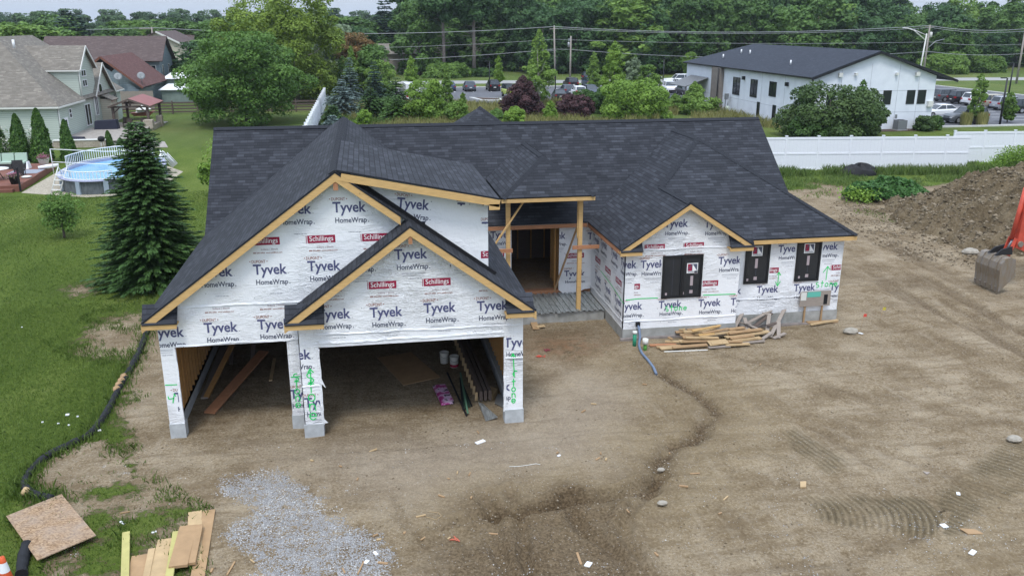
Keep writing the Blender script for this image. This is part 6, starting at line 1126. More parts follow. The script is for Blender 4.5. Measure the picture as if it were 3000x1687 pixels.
for q in ((108.051, 6.086), (106.647, 6.506), (104.069, 6.955), (89.722, 6.431)): 
    xx = 46.2 if q[1] < 6.5 else 48; zz = ze - .02 + (xx - x0 + .45) * (zp + .12 - ze) / (xm - x0 + .45); g = MB(); g.tube([(xx, q[0], zz), (xx, q[0], zz + .5)], .09, 8); g.build('vent_pipe', M['white'], WB)
simple('air_conditioner', 'grey air conditioning condenser against the white building', 'air conditioner', [('casing', MB().box(-.5, -.45, .06, .5, .45, 1.0), vary((.16, .17, .18), .2, 3, .6, stretch=(.2, .2, 14), name='condenser_grille')), ('fan_guard', MB().lathe([(.02, 1.03), (.38, 1.03), (.4, 1.0)], 16), 'felt'), ('base', MB().box(-.6, -.55, 0, .6, .55, .05), 'conc'), ('disconnect_box', MB().box(-.3, .5, 1.1, -.1, .6, 1.5), 'steel')], (53.9, 80.2, .05))
simple('gas_meter', 'grey utility meters and pipes on the side of the white building', 'utility meter', [('meter', MB().box(-.2, -.2, 1.5, .2, .2, 2.2), 'steel'), ('pipe', MB().tube([(0, .3, 0), (0, .3, 1.6), (0, -.5, 1.6), (0, -.5, .4)], .05, 6), 'steel'), ('regulator', MB().lathe([(.02, .0), (.28, 0), (.28, .7), (.02, .8)], 10, (-.1, -.7, 0)), 'sid_green')], (43.9, 100.8, .03))
simple('utility_pedestal', 'tan utility box at the corner pilaster of the white building', 'utility box', [('cabinet', MB().box(-.3, -.4, 0, .3, .4, 1.3), 'taupe')], (43.4, 103.3, .0))
for i, q in enumerate(((59.230, 79.630), (60.240, 79.460))):
    rs_ = np.random.RandomState(i + 5); t = thing('ornamental_grass', ('left clump of tan ornamental grass in front of the grey car', 'right clump of tan ornamental grass in front of the grey car')[i], 'ornamental grass', (63.2 + i * 1.9, 82.6, 0)); n_ = 1500; n_ = 700; a = rs_.rand(n_) * 6.28; r0 = rs_.rand(n_) ** .5 * .55; zt = .75 + rs_.rand(n_) * .75; B_ = np.stack([r0 * np.cos(a), r0 * np.sin(a), np.zeros(n_)], 1); T_ = np.stack([(r0 + .25 * rs_.rand(n_)) * np.cos(a), (r0 + .25 * rs_.rand(n_)) * np.sin(a), zt], 1); w_ = np.stack([-np.sin(a), np.cos(a), np.zeros(n_)], 1) * .035
    V = np.stack([B_ - w_, B_ + w_, T_ + w_ * .2, T_ - w_ * .2], 1).reshape(-1, 3); tn = np.repeat(rs_.rand(n_), 4); np_mesh('blades', V, np.arange(4 * n_).reshape(-1, 4), LM['dry'], t, dict(tone=tn))
# ------------------------------------------------------------------ vehicles
def paintm(name, c, metal=.2): return mat('car_paint_' + name, c, .32, metal, .5)
PT = dict(white=paintm('white', (.72, .73, .75), 0), black=paintm('black', (.012, .013, .017)), blue=paintm('blue', (.035, .055, .11)), slate=paintm('slate', (.075, .09, .12)), grey=paintm('grey', (.11, .12, .135)), silver=paintm('silver', (.42, .44, .48), .4), darkred=paintm('dark', (.022, .014, .018)), lime=paintm('lime', (.45, .55, .10), 0), beige=paintm('beige', (.42, .38, .30)), dgreen=paintm('dark_green', (.02, .03, .028)))
M['tail'] = mat('tail_light', (.35, .01, .015), .3); M['head'] = mat('head_light', (.7, .72, .75), .15); M['tyre'] = mat('tyre', (.012, .012, .012), .8); M['rim'] = mat('alloy_rim', (.4, .41, .43), .35, .6); M['trimb'] = mat('black_trim', (.02, .02, .022), .6); M['cglass'] = mat('car_glass', (.03, .04, .05), .06, 0, .7)
KD = {  # length, half width, ground clearance, hood z, belt z, roof z, body profile (x fraction, top z), cabin base x0 x1, roof x0 x1
 'suv': (4.6, .93, .24, 1.02, 1.08, 1.70, [(-.5, .75), (-.485, 1.08), (.16, 1.06), (.42, .96), (.49, .80), (.5, .55)], -.475, .20, -.42, .06),
 'sedan': (4.65, .91, .18, .88, .92, 1.43, [(-.5, .60), (-.485, .96), (-.36, .98), (.2, .92), (.44, .78), (.49, .62), (.5, .45)], -.40, .23, -.22, .05),
 'hatch': (4.2, .90, .2, .92, .98, 1.52, [(-.5, .7), (-.48, 1.0), (.2, .96), (.44, .82), (.49, .66), (.5, .5)], -.46, .24, -.36, .05),
 'van': (6.0, 1.0, .25, 1.2, 1.3, 2.5, [(-.5, 1.0), (-.495, 1.3), (.33, 1.3), (.46, 1.1), (.5, .7)], -.495, .38, -.49, .27),
 'pickup': (5.6, .98, .3, 1.15, 1.15, 1.85, [(-.5, .8), (-.495, 1.2), (.2, 1.15), (.46, 1.08), (.5, .7)], -.49, .2, -.47, .08),
 'jeep': (4.2, .85, .38, 1.15, 1.18, 1.85, [(-.5, .7), (-.49, 1.18), (.18, 1.15), (.44, 1.1), (.46, .65)], -.48, .13, -.47, .08)}
def vehicle(kind, col, lab, loc, rz, cat='car', group='vehicles parked in the lots', nm=None):
    L, hw, zg, zh, zb_, zr, prof, c0_, c1_, r0, r1 = KD[kind]; t = thing(nm or {'suv': 'parked_suv', 'sedan': 'parked_car', 'hatch': 'parked_car', 'van': 'white_van', 'pickup': 'parked_pickup', 'jeep': 'parked_jeep'}[kind], lab, cat, loc, rz, group)
    mb = MB(); rings = []
    for fx_, zt in [(prof[0][0], zg + .25)] + prof + [(prof[-1][0], zg + .2)]:
        e_ = 1 - .10 * max(0, abs(fx_) - .38) / .12; X_ = fx_ * L; w_ = hw * e_; rings.append([(X_, -w_ * .92, zg), (X_, -w_, zg + .22), (X_, -w_, max(zg + .24, zt - .16)), (X_, -w_ * .9, zt), (X_, w_ * .9, zt), (X_, w_, max(zg + .24, zt - .16)), (X_, w_, zg + .22), (X_, w_ * .92, zg)])
    for a, b in zip(rings, rings[1:]):
        for i in range(8): j = (i + 1) % 8; mb.poly([a[i], b[i], b[j], a[j]], smooth=False)
    mb.poly(rings[0]); mb.poly(rings[-1][::-1]); mb.build('body', PT[col], t, False, bevel=.03)
    x0, x1, y_, yt = c0_ * L, c1_ * L, hw * .88, hw * .70; x2, x3 = r0 * L, r1 * L; zc = zb_ - .04
    if kind in ('van',): mbg = MB(); mbg.hexa([(x0, -hw, zc), (x1 - .5, -hw, zc), (x1 - .5, hw, zc), (x0, hw, zc)], [(x2, -hw * .93, zr), (x3, -hw * .93, zr), (x3, hw * .93, zr), (x2, hw * .93, zr)]); mbg.build('box_body', PT[col], t, False, bevel=.05)
    mb = MB(); q = .02; mb.hexa([(x0, -y_, zc), (x1, -y_, zc), (x1, y_, zc), (x0, y_, zc)], [(x2, -yt, zr - .05), (x3, -yt, zr - .05), (x3, yt, zr - .05), (x2, yt, zr - .05)]); mb.build('windows', M['cglass'], t, False)
    mb = MB(); mb.hexa([(x2 - .03, -yt - .02, zr - .06), (x3 + .03, -yt - .02, zr - .06), (x3 + .03, yt + .02, zr - .06), (x2 - .03, yt + .02, zr - .06)], [(x2 + .08, -yt * .9, zr), (x3 - .05, -yt * .9, zr + .01), (x3 - .05, yt * .9, zr + .01), (x2 + .08, yt * .9, zr)])
    for s_ in (-1, 1):
        mb.beam((x0, s_ * y_, zc), (x2, s_ * (yt + .01), zr - .04), .09 if kind != 'sedan' else .07, .06); mb.beam((x1, s_ * y_, zc), (x3, s_ * (yt + .01), zr - .04), .05, .05); xm_ = (x0 + x1) / 2 + .1; mb.beam((xm_, s_ * (y_ + .005), zc), (xm_, s_ * (yt + .012), zr - .04), .05, .07)
        if kind in ('suv', 'hatch', 'van'): mb.beam((x0 * .62, s_ * (y_ + .005), zc), (x2 * .66, s_ * (yt + .012), zr - .04), .05, .12)
    mb.build('roof', PT[col] if kind != 'jeep' else M['trimb'], t, False); wr_r = .36 if kind in ('suv', 'pickup', 'jeep', 'van') else .32
    for sx in (-.30, .31):
        for s_ in (-1, 1):
            mb = MB(); mb.tube([(sx * L, s_ * (hw - .22), wr_r), (sx * L, s_ * (hw + .012), wr_r)], wr_r, 14); o = mb.build('wheel', M['tyre'], t, False); mb = MB(); mb.tube([(sx * L, s_ * (hw - .02), wr_r), (sx * L, s_ * (hw + .02), wr_r)], wr_r * .6, 10); mb.build('rim', M['rim'], o, False)
    for s_ in (-1, 1):
        mb = MB(); mb.box(-.5 * L - .015, s_ * hw * .62, .78 if kind != 'sedan' else .68, -.46 * L, s_ * hw * .93, .98 if kind != 'sedan' else .82); mb.build('tail_light', M['tail'], t, False)
        mb = MB(); mb.box(.5 * L + .01 if kind != 'jeep' else .465 * L, s_ * hw * .58, .60, .46 * L, s_ * hw * .9, .74); mb.build('headlight', M['head'], t, False)
    mb = MB(); mb.box(-.5 * L - .02, -hw * .85, zg - .02, -.47 * L, hw * .85, zg + .2); mb.box(.5 * L + .02, -hw * .6, zg, .47 * L, hw * .6, zg + .3); mb.build('bumper', M['trimb'], t, False); mb = MB(); mb.box(-.5 * L - .025, -.2, .56, -.5 * L, .2, .68); mb.build('number_plate', M['offwhite'], t, False)
    if kind == 'jeep': mb = MB(); mb.tube([(-.5 * L - .25, 0, .95), (-.5 * L, 0, .95)], .36, 14); mb.build('spare_wheel', M['tyre'], t, False)
    return t
N_, S_, W_, E_ = R(90), R(-90), R(180), 0
for a in (
    ('sedan', 'blue', 'dark car parked behind the thin sapling, left in the far row', (13.8, 141.0, .03), N_), ('hatch', 'slate', 'slate-blue hatchback alone between painted bay lines', (16.9, 139.8, .03), N_), ('suv', 'black', 'large black vehicle with bluish rear glass by the first lamp post', (20.8, 140.2, .03), N_),
    ('jeep', 'lime', 'lime-yellow open-top jeep facing the viewer', (21.4, 127.2, .03), S_ + .1), ('jeep', 'black', 'black jeep in front of the lime-yellow one', (22.6, 123.9, .03), S_ + .1),
    ('suv', 'darkred', 'dark sport utility with red tail lights in the far row', (34.6, 143.8, .03), N_), ('suv', 'blue', 'dark blue car right of the one with red tail lights', (38.4, 146.0, .03), N_), ('sedan', 'white', 'white car behind the purple plum tree', (25.2, 125.4, .03), N_), ('sedan', 'black', 'black car nearest the dry grass', (27.6, 121.6, .03), N_ - .1), ('hatch', 'slate', 'dark grey car squeezed left of the white hatchback', (30.6, 129.5, .03), N_),
    ('hatch', 'white', 'white hatchback in the middle of the lot', (31.6, 126.6, .03), N_), ('hatch', 'slate', 'blue-grey car right of the white hatchback', (34.0, 128.2, .03), S_), ('suv', 'white', 'white vehicle partly hidden by the tall lime maple', (36.8, 126.2, .03), S_),
    ('suv', 'silver', 'pale car in the far row behind the birch', (28.6, 143.5, .03), N_), ('pickup', 'white', 'white pickup with cap in the far row near the white building', (55.0, 147.2, .03), W_), ('suv', 'white', 'white sport utility facing the viewer beside the lamp post', (47.6, 131.4, .03), S_ - .15), ('sedan', 'slate', 'dark grey sedan left of the white sport utility', (42.6, 122.4, .03), S_ - .1), ('sedan', 'black', 'black sedan nearest the viewer in the centre lot', (40.6, 109.9, .03), S_ - .25), ('sedan', 'black', 'black car right of the white sport utility', (48.4, 126.6, .03), S_),
    ('suv', 'white', 'white car behind the black car by the building', (51.5, 136.5, .03), S_),
    ('suv', 'grey', 'dark grey sport utility half hidden by the white building corner', (80.6, 109.4, .034), E_), ('suv', 'black', 'black sport utility, second in the right-hand row', (80.7, 106.2, .034), E_), ('suv', 'white', 'white sport utility, third in the right-hand row', (80.6, 103.2, .034), E_), ('suv', 'beige', 'beige sport utility behind the narrow upright tree', (80.4, 100.0, .034), E_), ('suv', 'silver', 'silver sport utility beside the black light pole', (80.2, 97.2, .034), E_), ('suv', 'dgreen', 'dark green sport utility at the right picture edge', (79.6, 93.6, .034), E_),
    ('suv', 'grey', 'large grey sport utility nose-left behind the ornamental grass', (65.0, 85.2, .034), W_), ('sedan', 'white', 'white car half hidden behind the white building', (66.2, 91.3, .034), W_)):
    vehicle(*a)
vehicle('van', 'white', 'white panel van behind the dark green spruce', (6.6, 122.6, .03), N_ + .05, 'van'); vehicle('suv', 'black', 'dark car driving on the road behind the lime maple', (53.5, rd(53) + 5.5, .02), E_ - .08, 'car', 'vehicles on the road'); vehicle('suv', 'black', 'dark car on the road left of the lime maple', (43.0, rd(43) + 5.5, .02), E_ - .08, 'car', 'vehicles on the road')
# ------------------------------------------------------------------ poles, lamps, wires
def pole(nm, lab, cat, loc, h_, r_, mm, extra=()):
    t = thing(nm, lab, cat, loc); mb = MB(); mb.tube([(0, 0, -.2), (0, 0, h_)], [r_, r_ * .7], 8); mb.build('pole', M[mm], t, False)
    for pn, mb, m2 in extra: mb.build(pn, M[m2], t, False)
    return t
M['poleW'] = vary((.30, .27, .24), .15, 3, .9, stretch=(4, 4, .5), name='pole_wood')
def lampx(h_, s_=1): return [('lamp_head', MB().box(-.1, -.1, h_ - .05, .75 * s_, .1, h_ + .05), 'black')]
for i, (x_, y_, h_, s_) in enumerate(((19.9, 137.7, 4.7, -1), (31.4, 141.2, 5.0, 1), (47.4, 134.0, 5.1, 1), (67.4, 82.74, 4.9, -1), (93.9, 114.5, 4.85, -1))): pole('lamp_post', ('black lamp post beside the lime-yellow jeep', 'black lamp post in the far row behind the birch', 'black lamp post beside the white sport utility', 'black leaning lamp post nearest the white fence', 'black lamp post at the far edge of the right lot')[i], 'lamp post', (x_, y_, .03), h_, .10 if i < 3 else .12, 'black', lampx(h_, s_))
pole('utility_pole', 'taller utility pole carrying the wires, left of two', 'utility pole', (36.9, 166.3, 0), 9.78, .2, 'poleW', [('crossarm', MB().box(-.9, -.06, 9.3, .9, .06, 9.42), 'poleW'), ('crossarm', MB().box(-2.6, -.06, 5.3, .3, .06, 5.4), 'steel'), ('insulator', MB().box(-.05, -.1, 9.78, .05, .1, 10.0), 'offwhite')]).rotation_euler = (0, R(-2), 0)
pole('utility_pole', 'shorter utility pole with transformer, right of two', 'utility pole', (39.4, 164.3, 0), 8.07, .2, 'poleW', [('transformer', MB().lathe([(.02, 6.0), (.25, 6.0), (.25, 6.9), (.02, 7.0)], 10, (-.4, 0, 0)), 'steel'), ('bracket', MB().box(-.5, -.1, 7.2, 0, .1, 7.6), 'steel')])
q = (104.220, 10.060); QX = q[0]; QZ = q[1]; pole('utility_pole', 'utility pole with street lamp behind the white building', 'utility pole', (QX, 150, 0), QZ, .2, 'poleW', [('crossarm', MB().box(-.9, -.06, QZ - .4, .9, .06, QZ - .28), 'poleW'), ('transformer', MB().lathe([(.02, QZ - 2.2), (.25, QZ - 2.2), (.25, QZ - 1.3), (.02, QZ - 1.2)], 10, (.45, 0, 0)), 'offwhite'), ('lamp_arm', MB().tube([(.1, 0, QZ - 4.2), (1.6, 0, QZ - 2.9), (3.2, -.2, QZ - 2.5)], .07, 6), 'steel')])
q2 = (100.980, 8.620); t = pole('street_lamp', 'leaning pale metal street lamp behind the white building', 'street lamp', (q2[0] - .4, 146, 0), q2[1], .16, 'offwhite', [('lamp_arm', MB().tube([(0, 0, q2[1] - 1.2), (-2.6, 0, q2[1] + .4), (-4.0, 0, q2[1] + .75)], .09, 6), 'offwhite'), ('lamp_arm', MB().tube([(0, 0, q2[1] - .3), (-2.6, 0, q2[1] + .5)], .06, 6), 'offwhite'), ('lamp_head', MB().box(-4.9, -.15, q2[1] + .66, -3.9, .15, q2[1] + .82), 'offwhite')]); t.rotation_euler = (0, R(3), 0)
q3 = (115.990, 9.330); pole('utility_pole', 'utility pole at the right picture edge', 'utility pole', (q3[0], 140, 0), q3[1] + .6, .2, 'poleW', [('crossarm', MB().box(-1.6, -.06, q3[1] - .4, .8, .06, q3[1] - .28), 'steel')])
q4 = (-38.410, 9.700); pole('utility_pole', 'utility pole rising behind the brown-roofed house', 'utility pole', (q4[0], 176, 0), q4[1], .2, 'poleW', [('crossarm', MB().box(-2.2, -.06, q4[1] - .35, .3, .06, q4[1] - .2), 'poleW')])
for i, q in enumerate(((-9.130, 10.330), (-7.590, 10.330))): pole('flood_light', ('left of two pale flood-light masts above the trees', 'right of two pale flood-light masts above the trees')[i], 'flood light', (q[0], 170 - 2 * i, 0), q[1], .12, 'steel', [('lamp_head', MB().box(-.75, -.3, q[1] - .1, .75, .3, q[1] + .55), 'offwhite')])
def wire(lab, pts, sag, r_=.032, nm='power_line'):
    P = []
    for (a, b), s_ in zip(zip(pts, pts[1:]), sag if isinstance(sag, (list, tuple)) else [sag] * (len(pts) - 1)):
        P += [(a[0] + (b[0] - a[0]) * k / 14, a[1] + (b[1] - a[1]) * k / 14, a[2] + (b[2] - a[2]) * k / 14 - s_ * 4 * (k / 14) * (1 - k / 14)) for k in range(15 if b is pts[-1] else 14)]
    t = thing(nm, lab, 'power line', P[0]); mb = MB(); mb.tube(P, r_, 4, cap=False); mb.build('cable', M['steel'], t); return t
A0, A1, A2, A3, A4 = (-95, 182, q4[1] - .1), (q4[0], 176, q4[1] - .1), (36.6, 166.3, 9.75), (QX, 150, QZ - .1), (q3[0] + 1, 140, q3[1] + .2)
wire('thick topmost power line strung from pole to pole', [A0, A1, A2, A3, A4], [.6, 1.2, 1.1, .6], .05); up = lambda p, d: (p[0], p[1] - .6, p[2] + d)
wire('second power line just under the topmost one', [up(A2, -.3), up(A3, -.35), up(A4, -.35)], [1.0, .6], .035); wire('thin middle power line through the twin poles', [up(A1, -3.3), up(A2, -2.3), up(A3, -2.9), up(A4, -2.6)], [1.0, .5, .4], .028); wire('lowest cable bundle through the twin poles', [up(A1, -5.6), up(A2, -4.1), (39.4, 164.3, 5.6), up(A3, -4.6), up(A4, -4.2)], [1.3, .0, 1.3, .5], .04)
for i, q in enumerate(((-203.340, 21.110), (-128.530, 22.180), (-43.450, 20.520))): pole('transmission_mast', ('faint lattice mast on the horizon above the far trees', 'thin mast on the horizon left of the tall yellow-green tree', 'distant mast on the horizon left of the dark pine')[i], 'mast', (q[0], 900, 0), q[1], .45, 'steel', [('crossarm', MB().box(-2.5, -.1, q[1] - 4, 2.5, .1, q[1] - 3.6), 'steel')])
# ------------------------------------------------------------------ white vinyl fences
def vfence(lab, a, b, ht, step=2.44, start=0.0, pw=.14):
    t = thing('vinyl_fence', lab, 'fence', (a[0], a[1], 0)); d = Vector((b[0] - a[0], b[1] - a[1], 0)); L = d.length; d.normalize(); n_ = Vector((d.y, -d.x, 0)); A = Vector((a[0], a[1], 0)); mb = MB()
    Z = lambda s_, z, o: tuple(A + d * s_ + n_ * o + Vector((0, 0, z)))
    for o in (.02, -.02): mb.poly([Z(0, .05, o), Z(L, .05, o), Z(L, ht - .1, o), Z(0, ht - .1, o)][::(1 if o > 0 else -1)], [(0, 0), (L, 0), (L, ht), (0, ht)][::(1 if o > 0 else -1)])
    mb.build('panel', M['vinyl'], t); mb = MB()
    for z0_, z1_ in ((.04, .18), (ht * .48, ht * .48 + .12), (ht - .16, ht)): mb.hexa([Z(0, z0_, .045), Z(0, z0_, -.045), Z(L, z0_, -.045), Z(L, z0_, .045)][::-1], [Z(0, z1_, .045), Z(0, z1_, -.045), Z(L, z1_, -.045), Z(L, z1_, .045)][::-1])
    mb.build('rails', M['vinylrail'], t); s_ = start
    while s_ <= L + .01:
        c = A + d * s_; mb = MB(); rz = math.atan2(d.y, d.x); mb.obox((c.x, c.y, (ht + .06) / 2), (pw, pw, ht + .06), rz); mb.obox((c.x, c.y, ht + .09), (pw + .05, pw + .05, .05 + (pw - .14) * 1.5), rz); mb.build('post', M['vinylrail'], t); s_ += step
    return t
vfence('long white privacy fence behind the plot on the right', (17.6, 60.75), (44.6, 57.5), 2.44, 2.44, 1.0); vfence('short set-back section of the white privacy fence at the right edge', (45.2, 60.1), (60, 58.6), 2.44)
vfence('white privacy fence running away on the left behind the roof', (-5.0, 62), (-5.0, 131), 2.1, 2.44, 0, .26)
# ------------------------------------------------------------------ grass, weeds
def blades(nm, lab, pts, ht, wd, lm, seed, zf=None, lean=.35, kind='stuff', cat=None, bend=True):
    rs_ = np.random.RandomState(seed); n_ = len(pts); a = rs_.rand(n_) * 6.283; z = (zf(pts[:, 0], pts[:, 1]) if zf else np.zeros(n_)) - .01; hh_ = ht * (.45 + .9 * rs_.rand(n_)); ln = lean * hh_ * rs_.rand(n_); b_ = rs_.rand(n_) * 6.283
    B = np.stack([pts[:, 0], pts[:, 1], z], 1); w_ = np.stack([np.cos(a), np.sin(a), 0 * a], 1) * wd; m_ = B + np.stack([np.cos(b_) * ln * .35, np.sin(b_) * ln * .35, hh_ * .6], 1); T_ = B + np.stack([np.cos(b_) * ln * 1.2, np.sin(b_) * ln * 1.2, hh_], 1)
    V = np.stack([B - w_, B + w_, m_ + w_ * .75, T_ + w_ * .1, m_ - w_ * .75], 1).reshape(-1, 3); F_ = np.arange(5 * n_).reshape(-1, 5); o = np_mesh(nm, V, F_, LM[lm], None, dict(tone=np.repeat(np.clip(rs_.rand(n_) * .7 + .3 * fbm(pts[:, 0], pts[:, 1], .8, seed), 0, 1), 5))); tag(o, lab, cat, None, kind); return o
rs = np.random.RandomState(12)
def scatter(n_, x0, x1, y0, y1, keep): P_ = np.stack([x0 + (x1 - x0) * rs.rand(n_), y0 + (y1 - y0) * rs.rand(n_)], 1); return P_[keep(P_[:, 0], P_[:, 1], rs.rand(n_))]
kg = lambda X_, Y_, r_: gmask_at(X_, Y_) + (fbm(X_, Y_, 3.2, 77) - .5) * .9 > .42 + .25 * r_
blades('lawn_grass', 'short mown grass of the left lawn', scatter(150000, -17, -4, 12, 34, kg), .055, .011, 'turf', 1, hza, .8)
blades('lawn_grass', 'short mown grass further back on the left lawn', scatter(60000, -24, -5.7, 34, 58, kg), .06, .018, 'turf', 2, hza, .8)
edge = lambda X_, Y_, r_: (np.abs(gmask_at(X_, Y_) - .5) < .34) & (fbm(X_, Y_, 1.6, 78) > .50 + .12 * r_)
blades('grass_tufts', 'ragged grass tufts at the edge of the bare soil', scatter(60000, -12, -1.5, 11, 34, edge), .15, .011, 'turf', 3, hza, .9)
sk = np.array(SOCK); tt = rs.rand(2600) * (len(sk) - 1); ii = tt.astype(int); pp = sk[ii] + (sk[ii + 1] - sk[ii]) * (tt - ii)[:, None] + rs.normal(size=(2600, 2)) * .2
blades('grass_tufts', 'long grass growing along the black silt sock', pp, .2, .012, 'turf', 4, hza, .8)
wk = lambda X_, Y_, r_: (Y_ > 60.2 - .118 * (X_ - 17.6) - (1.2 + 2.6 * fbm(X_, Y_, .35, 80) ** 1.2) ) & (Y_ < 60.1 - .118 * (X_ - 17.6) - .12)
blades('weeds', 'tall green weeds along the foot of the white fence', scatter(60000, 17.5, 56, 52, 60, lambda X_, Y_, r_: wk(X_, Y_, r_) & (fbm(X_, Y_, .5, 91) > .44)), .52, .022, 'weed', 5, hza, .5)
blades('weeds', 'low weeds and grass in front of the white fence', scatter(50000, 17.5, 50, 47, 60, lambda X_, Y_, r_: (gmask_at(X_, Y_) > .45) & (fbm(X_, Y_, .6, 81) > .42)), .22, .02, 'weed', 6, hza, .7)
blades('weeds', 'sparse grass patches on the soil behind the wing', scatter(9000, 17, 32, 42, 52, lambda X_, Y_, r_: fbm(X_, Y_, .45, 82) > .60), .12, .015, 'turf', 7, hza, .8)
blades('dry_grass', 'tall dry straw-coloured grass in the field behind the roof', scatter(60000, -3, 43, 84, 116, lambda X_, Y_, r_: (fbm(X_, Y_, .12, 83) > .36)), .85, .035, 'dry', 8, None, .5)
blades('dry_grass', 'dark green grass around the young conifers', scatter(20000, -4.5, 5, 84, 112, lambda X_, Y_, r_: r_ > 0), .5, .04, 'weed', 9, None, .6)
rs_ = np.random.RandomState(31); n_ = 5200; th = rs_.rand(n_) * 6.283; rr_i = rs_.rand(n_) ** .5; P_ = np.stack([32.1 + 2.5 * rr_i * np.cos(th) + .4 * np.cos(3 * th), 48.2 + 1.7 * rr_i * np.sin(th), (1.25 * np.sqrt(np.maximum(0, 1 - rr_i ** 2 * .92)) * (.45 + .9 * fbm(2.5 * rr_i * np.cos(th), 1.7 * rr_i * np.sin(th), 1.1, 7, 3)) * (.75 + .3 * rs_.rand(n_))) - .03], 1)
t = thing('burdock_patch', 'mound of big-leaved dark green weeds beside the soil heap', 'weed patch', (32.1, 48.2, 0)); V, F_, tn = quads(P_ - [32.1, 48.2, 0], rs_.normal(size=(n_, 3)) * .5 + [0, -.35, 1], .13, .17, rs_, rs_.rand(n_)); np_mesh('leaves', V, F_, LM['big'], t, dict(tone=tn))
P2 = rs_.normal(size=(900, 3)) * [.45, .5, .2] + [-2.2, -.6, .4]; V, F_, tn = quads(P2, rs_.normal(size=(900, 3)) + [0, 0, 1], .09, .1, rs_, rs_.rand(900)); np_mesh('leaves', V, F_, LM['lime'], t, dict(tone=tn))
t = thing('flowering_weeds', 'tall pale-flowering weed clump by the fence at the right edge', 'weed clump', (48.5, 56.8, 0)); P_ = np.clip(rs_.normal(size=(9000, 3)), -1.8, 1.8) * [1.6, .5, .45] + [0, 0, .9]; P_[:, 2] = np.abs(P_[:, 2]) * (1 - .12 * P_[:, 0] ** 2).clip(.3); V, F_, tn = quads(P_, rs_.normal(size=(9000, 3)), .05, .08, rs_, rs_.rand(9000)); np_mesh('foliage', V, F_, LM['lime'], t, dict(tone=tn)); P_ = rs_.normal(size=(300, 3)) * [1.2, .5, .25] + [0, 0, 1.5]; V, F_, tn = quads(P_, rs_.normal(size=(300, 3)), .04, .04, rs_, rs_.rand(300)); np_mesh('blossoms', V, F_, LM['bloom'], t, dict(tone=tn))
# ------------------------------------------------------------------ soil heap
mx = np.arange(25.5, 58, .1); my = np.arange(30, 52, .1); MX, MY = np.meshgrid(mx, my); a, b = MX.ravel(), MY.ravel(); wa, wb = a + (fbm(a, b, .5, 50) - .5) * 1.6, b + (fbm(a, b, .5, 51) - .5) * 1.6
sdm = psdf(wa, wb, [(30.4, 46.6), (28.9, 43.5), (27.9, 39), (28.0, 35.6), (30.5, 33.6), (44, 31.5), (57, 33), (60, 50), (38, 49.6), (33.8, 48.4)])
hm = sst(sdm, -.1, 6.2) * 2.75 + sst(sdm, -.2, 1.2) * .16; ri = np.abs(fbm(a, b, .75, 52, 5, .6) - .5) * 2; lump = fbm(a, b, 2.2, 53, 4, .62); body = sst(sdm, -.2, .5)
hm = hm + body * ((ri - .3) * .75 + (lump - .5) * .75 + (fbm(a, b, 6, 54, 2) - .5) * .22) + sst(sdm, 0, 3) * (fbm(a, b, .18, 55, 2) - .5) * .9; hm = np.where(sdm < -.15, -.25, hm - .03)
def moundf(n, b_):
    o = n.pos(); n1, n2, n3 = n.noise(o, .5, 5, .6), n.noise(o, 2.6, 6, .65), n.noise(o, 11, 5, .7); s_ = n.m('ADD', n.m('MULTIPLY', n1, .4), n.m('ADD', n.m('MULTIPLY', n2, .3), n.m('MULTIPLY', n3, .3)))
    c = n.ramp(s_, [(.36, (.060, .044, .025)), (.47, (.120, .090, .053)), (.56, (.190, .148, .093)), (.68, (.30, .25, .17))]); st_ = n.ramp(n.vor(o, 5.5), [(.16, 1.), (.26, 0.)]); k = n.m('MULTIPLY', st_, n.ramp(n2, [(.54, 0.), (.62, .8)]))
    n.col(n.mix(n.m('MULTIPLY', k, .55), c, (.30, .27, .22))); n.bump(n.m('ADD', n.m('MULTIPLY', n3, 1.2), n.m('MULTIPLY', n2, 1.5)), 1.0, .08)
M['heap'] = mat('heaped_soil', (.13, .1, .07), .95, 0, .12, moundf); nx2, ny2 = len(mx), len(my); I2 = np.arange(nx2 * ny2).reshape(ny2, nx2); F2 = np.stack([I2[:-1, :-1], I2[:-1, 1:], I2[1:, 1:], I2[1:, :-1]], -1).reshape(-1, 4)
keep = (hm[F2] > -.24).any(1); tag(np_mesh('soil_heap', np.stack([a, b, hm], 1), F2[keep], M['heap'], None, None, True), 'big heap of freshly dug brown soil at the right edge', 'soil heap')
ICO = None
def clods(nm, lab, pts, z, size, mm, seed, tones=None):
    rs_ = np.random.RandomState(seed); n_ = len(pts); base = np.array([(0, 0, 1), (.9, 0, .1), (.28, .86, .1), (-.73, .53, .1), (-.73, -.53, .1), (.28, -.86, .1), (0, 0, -.8)]); f_ = [(0, 1, 2), (0, 2, 3), (0, 3, 4), (0, 4, 5), (0, 5, 1), (6, 2, 1), (6, 3, 2), (6, 4, 3), (6, 5, 4), (6, 1, 5)]
    s_ = (size * (.35 + 1.3 * rs_.rand(n_) ** 2.2))[:, None, None]; V = base[None] * (.7 + .6 * rs_.rand(n_, 7, 1)) * s_ * np.array([1, 1, .7]); a_ = rs_.rand(n_) * 6.28; c_, q_ = np.cos(a_)[:, None], np.sin(a_)[:, None]
    V = np.stack([V[..., 0] * c_ - V[..., 1] * q_, V[..., 0] * q_ + V[..., 1] * c_, V[..., 2]], -1) + np.concatenate([pts, z[:, None]], 1)[:, None, :] + np.array([0, 0, .25]) * s_
    F_ = (np.array(f_)[None] + 7 * np.arange(n_)[:, None, None]).reshape(-1, 3); o = np_mesh(nm, V.reshape(-1, 3), F_, mm, None, dict(tone=np.repeat(rs_.rand(n_), 7))); tag(o, lab, None, None, 'stuff'); return o
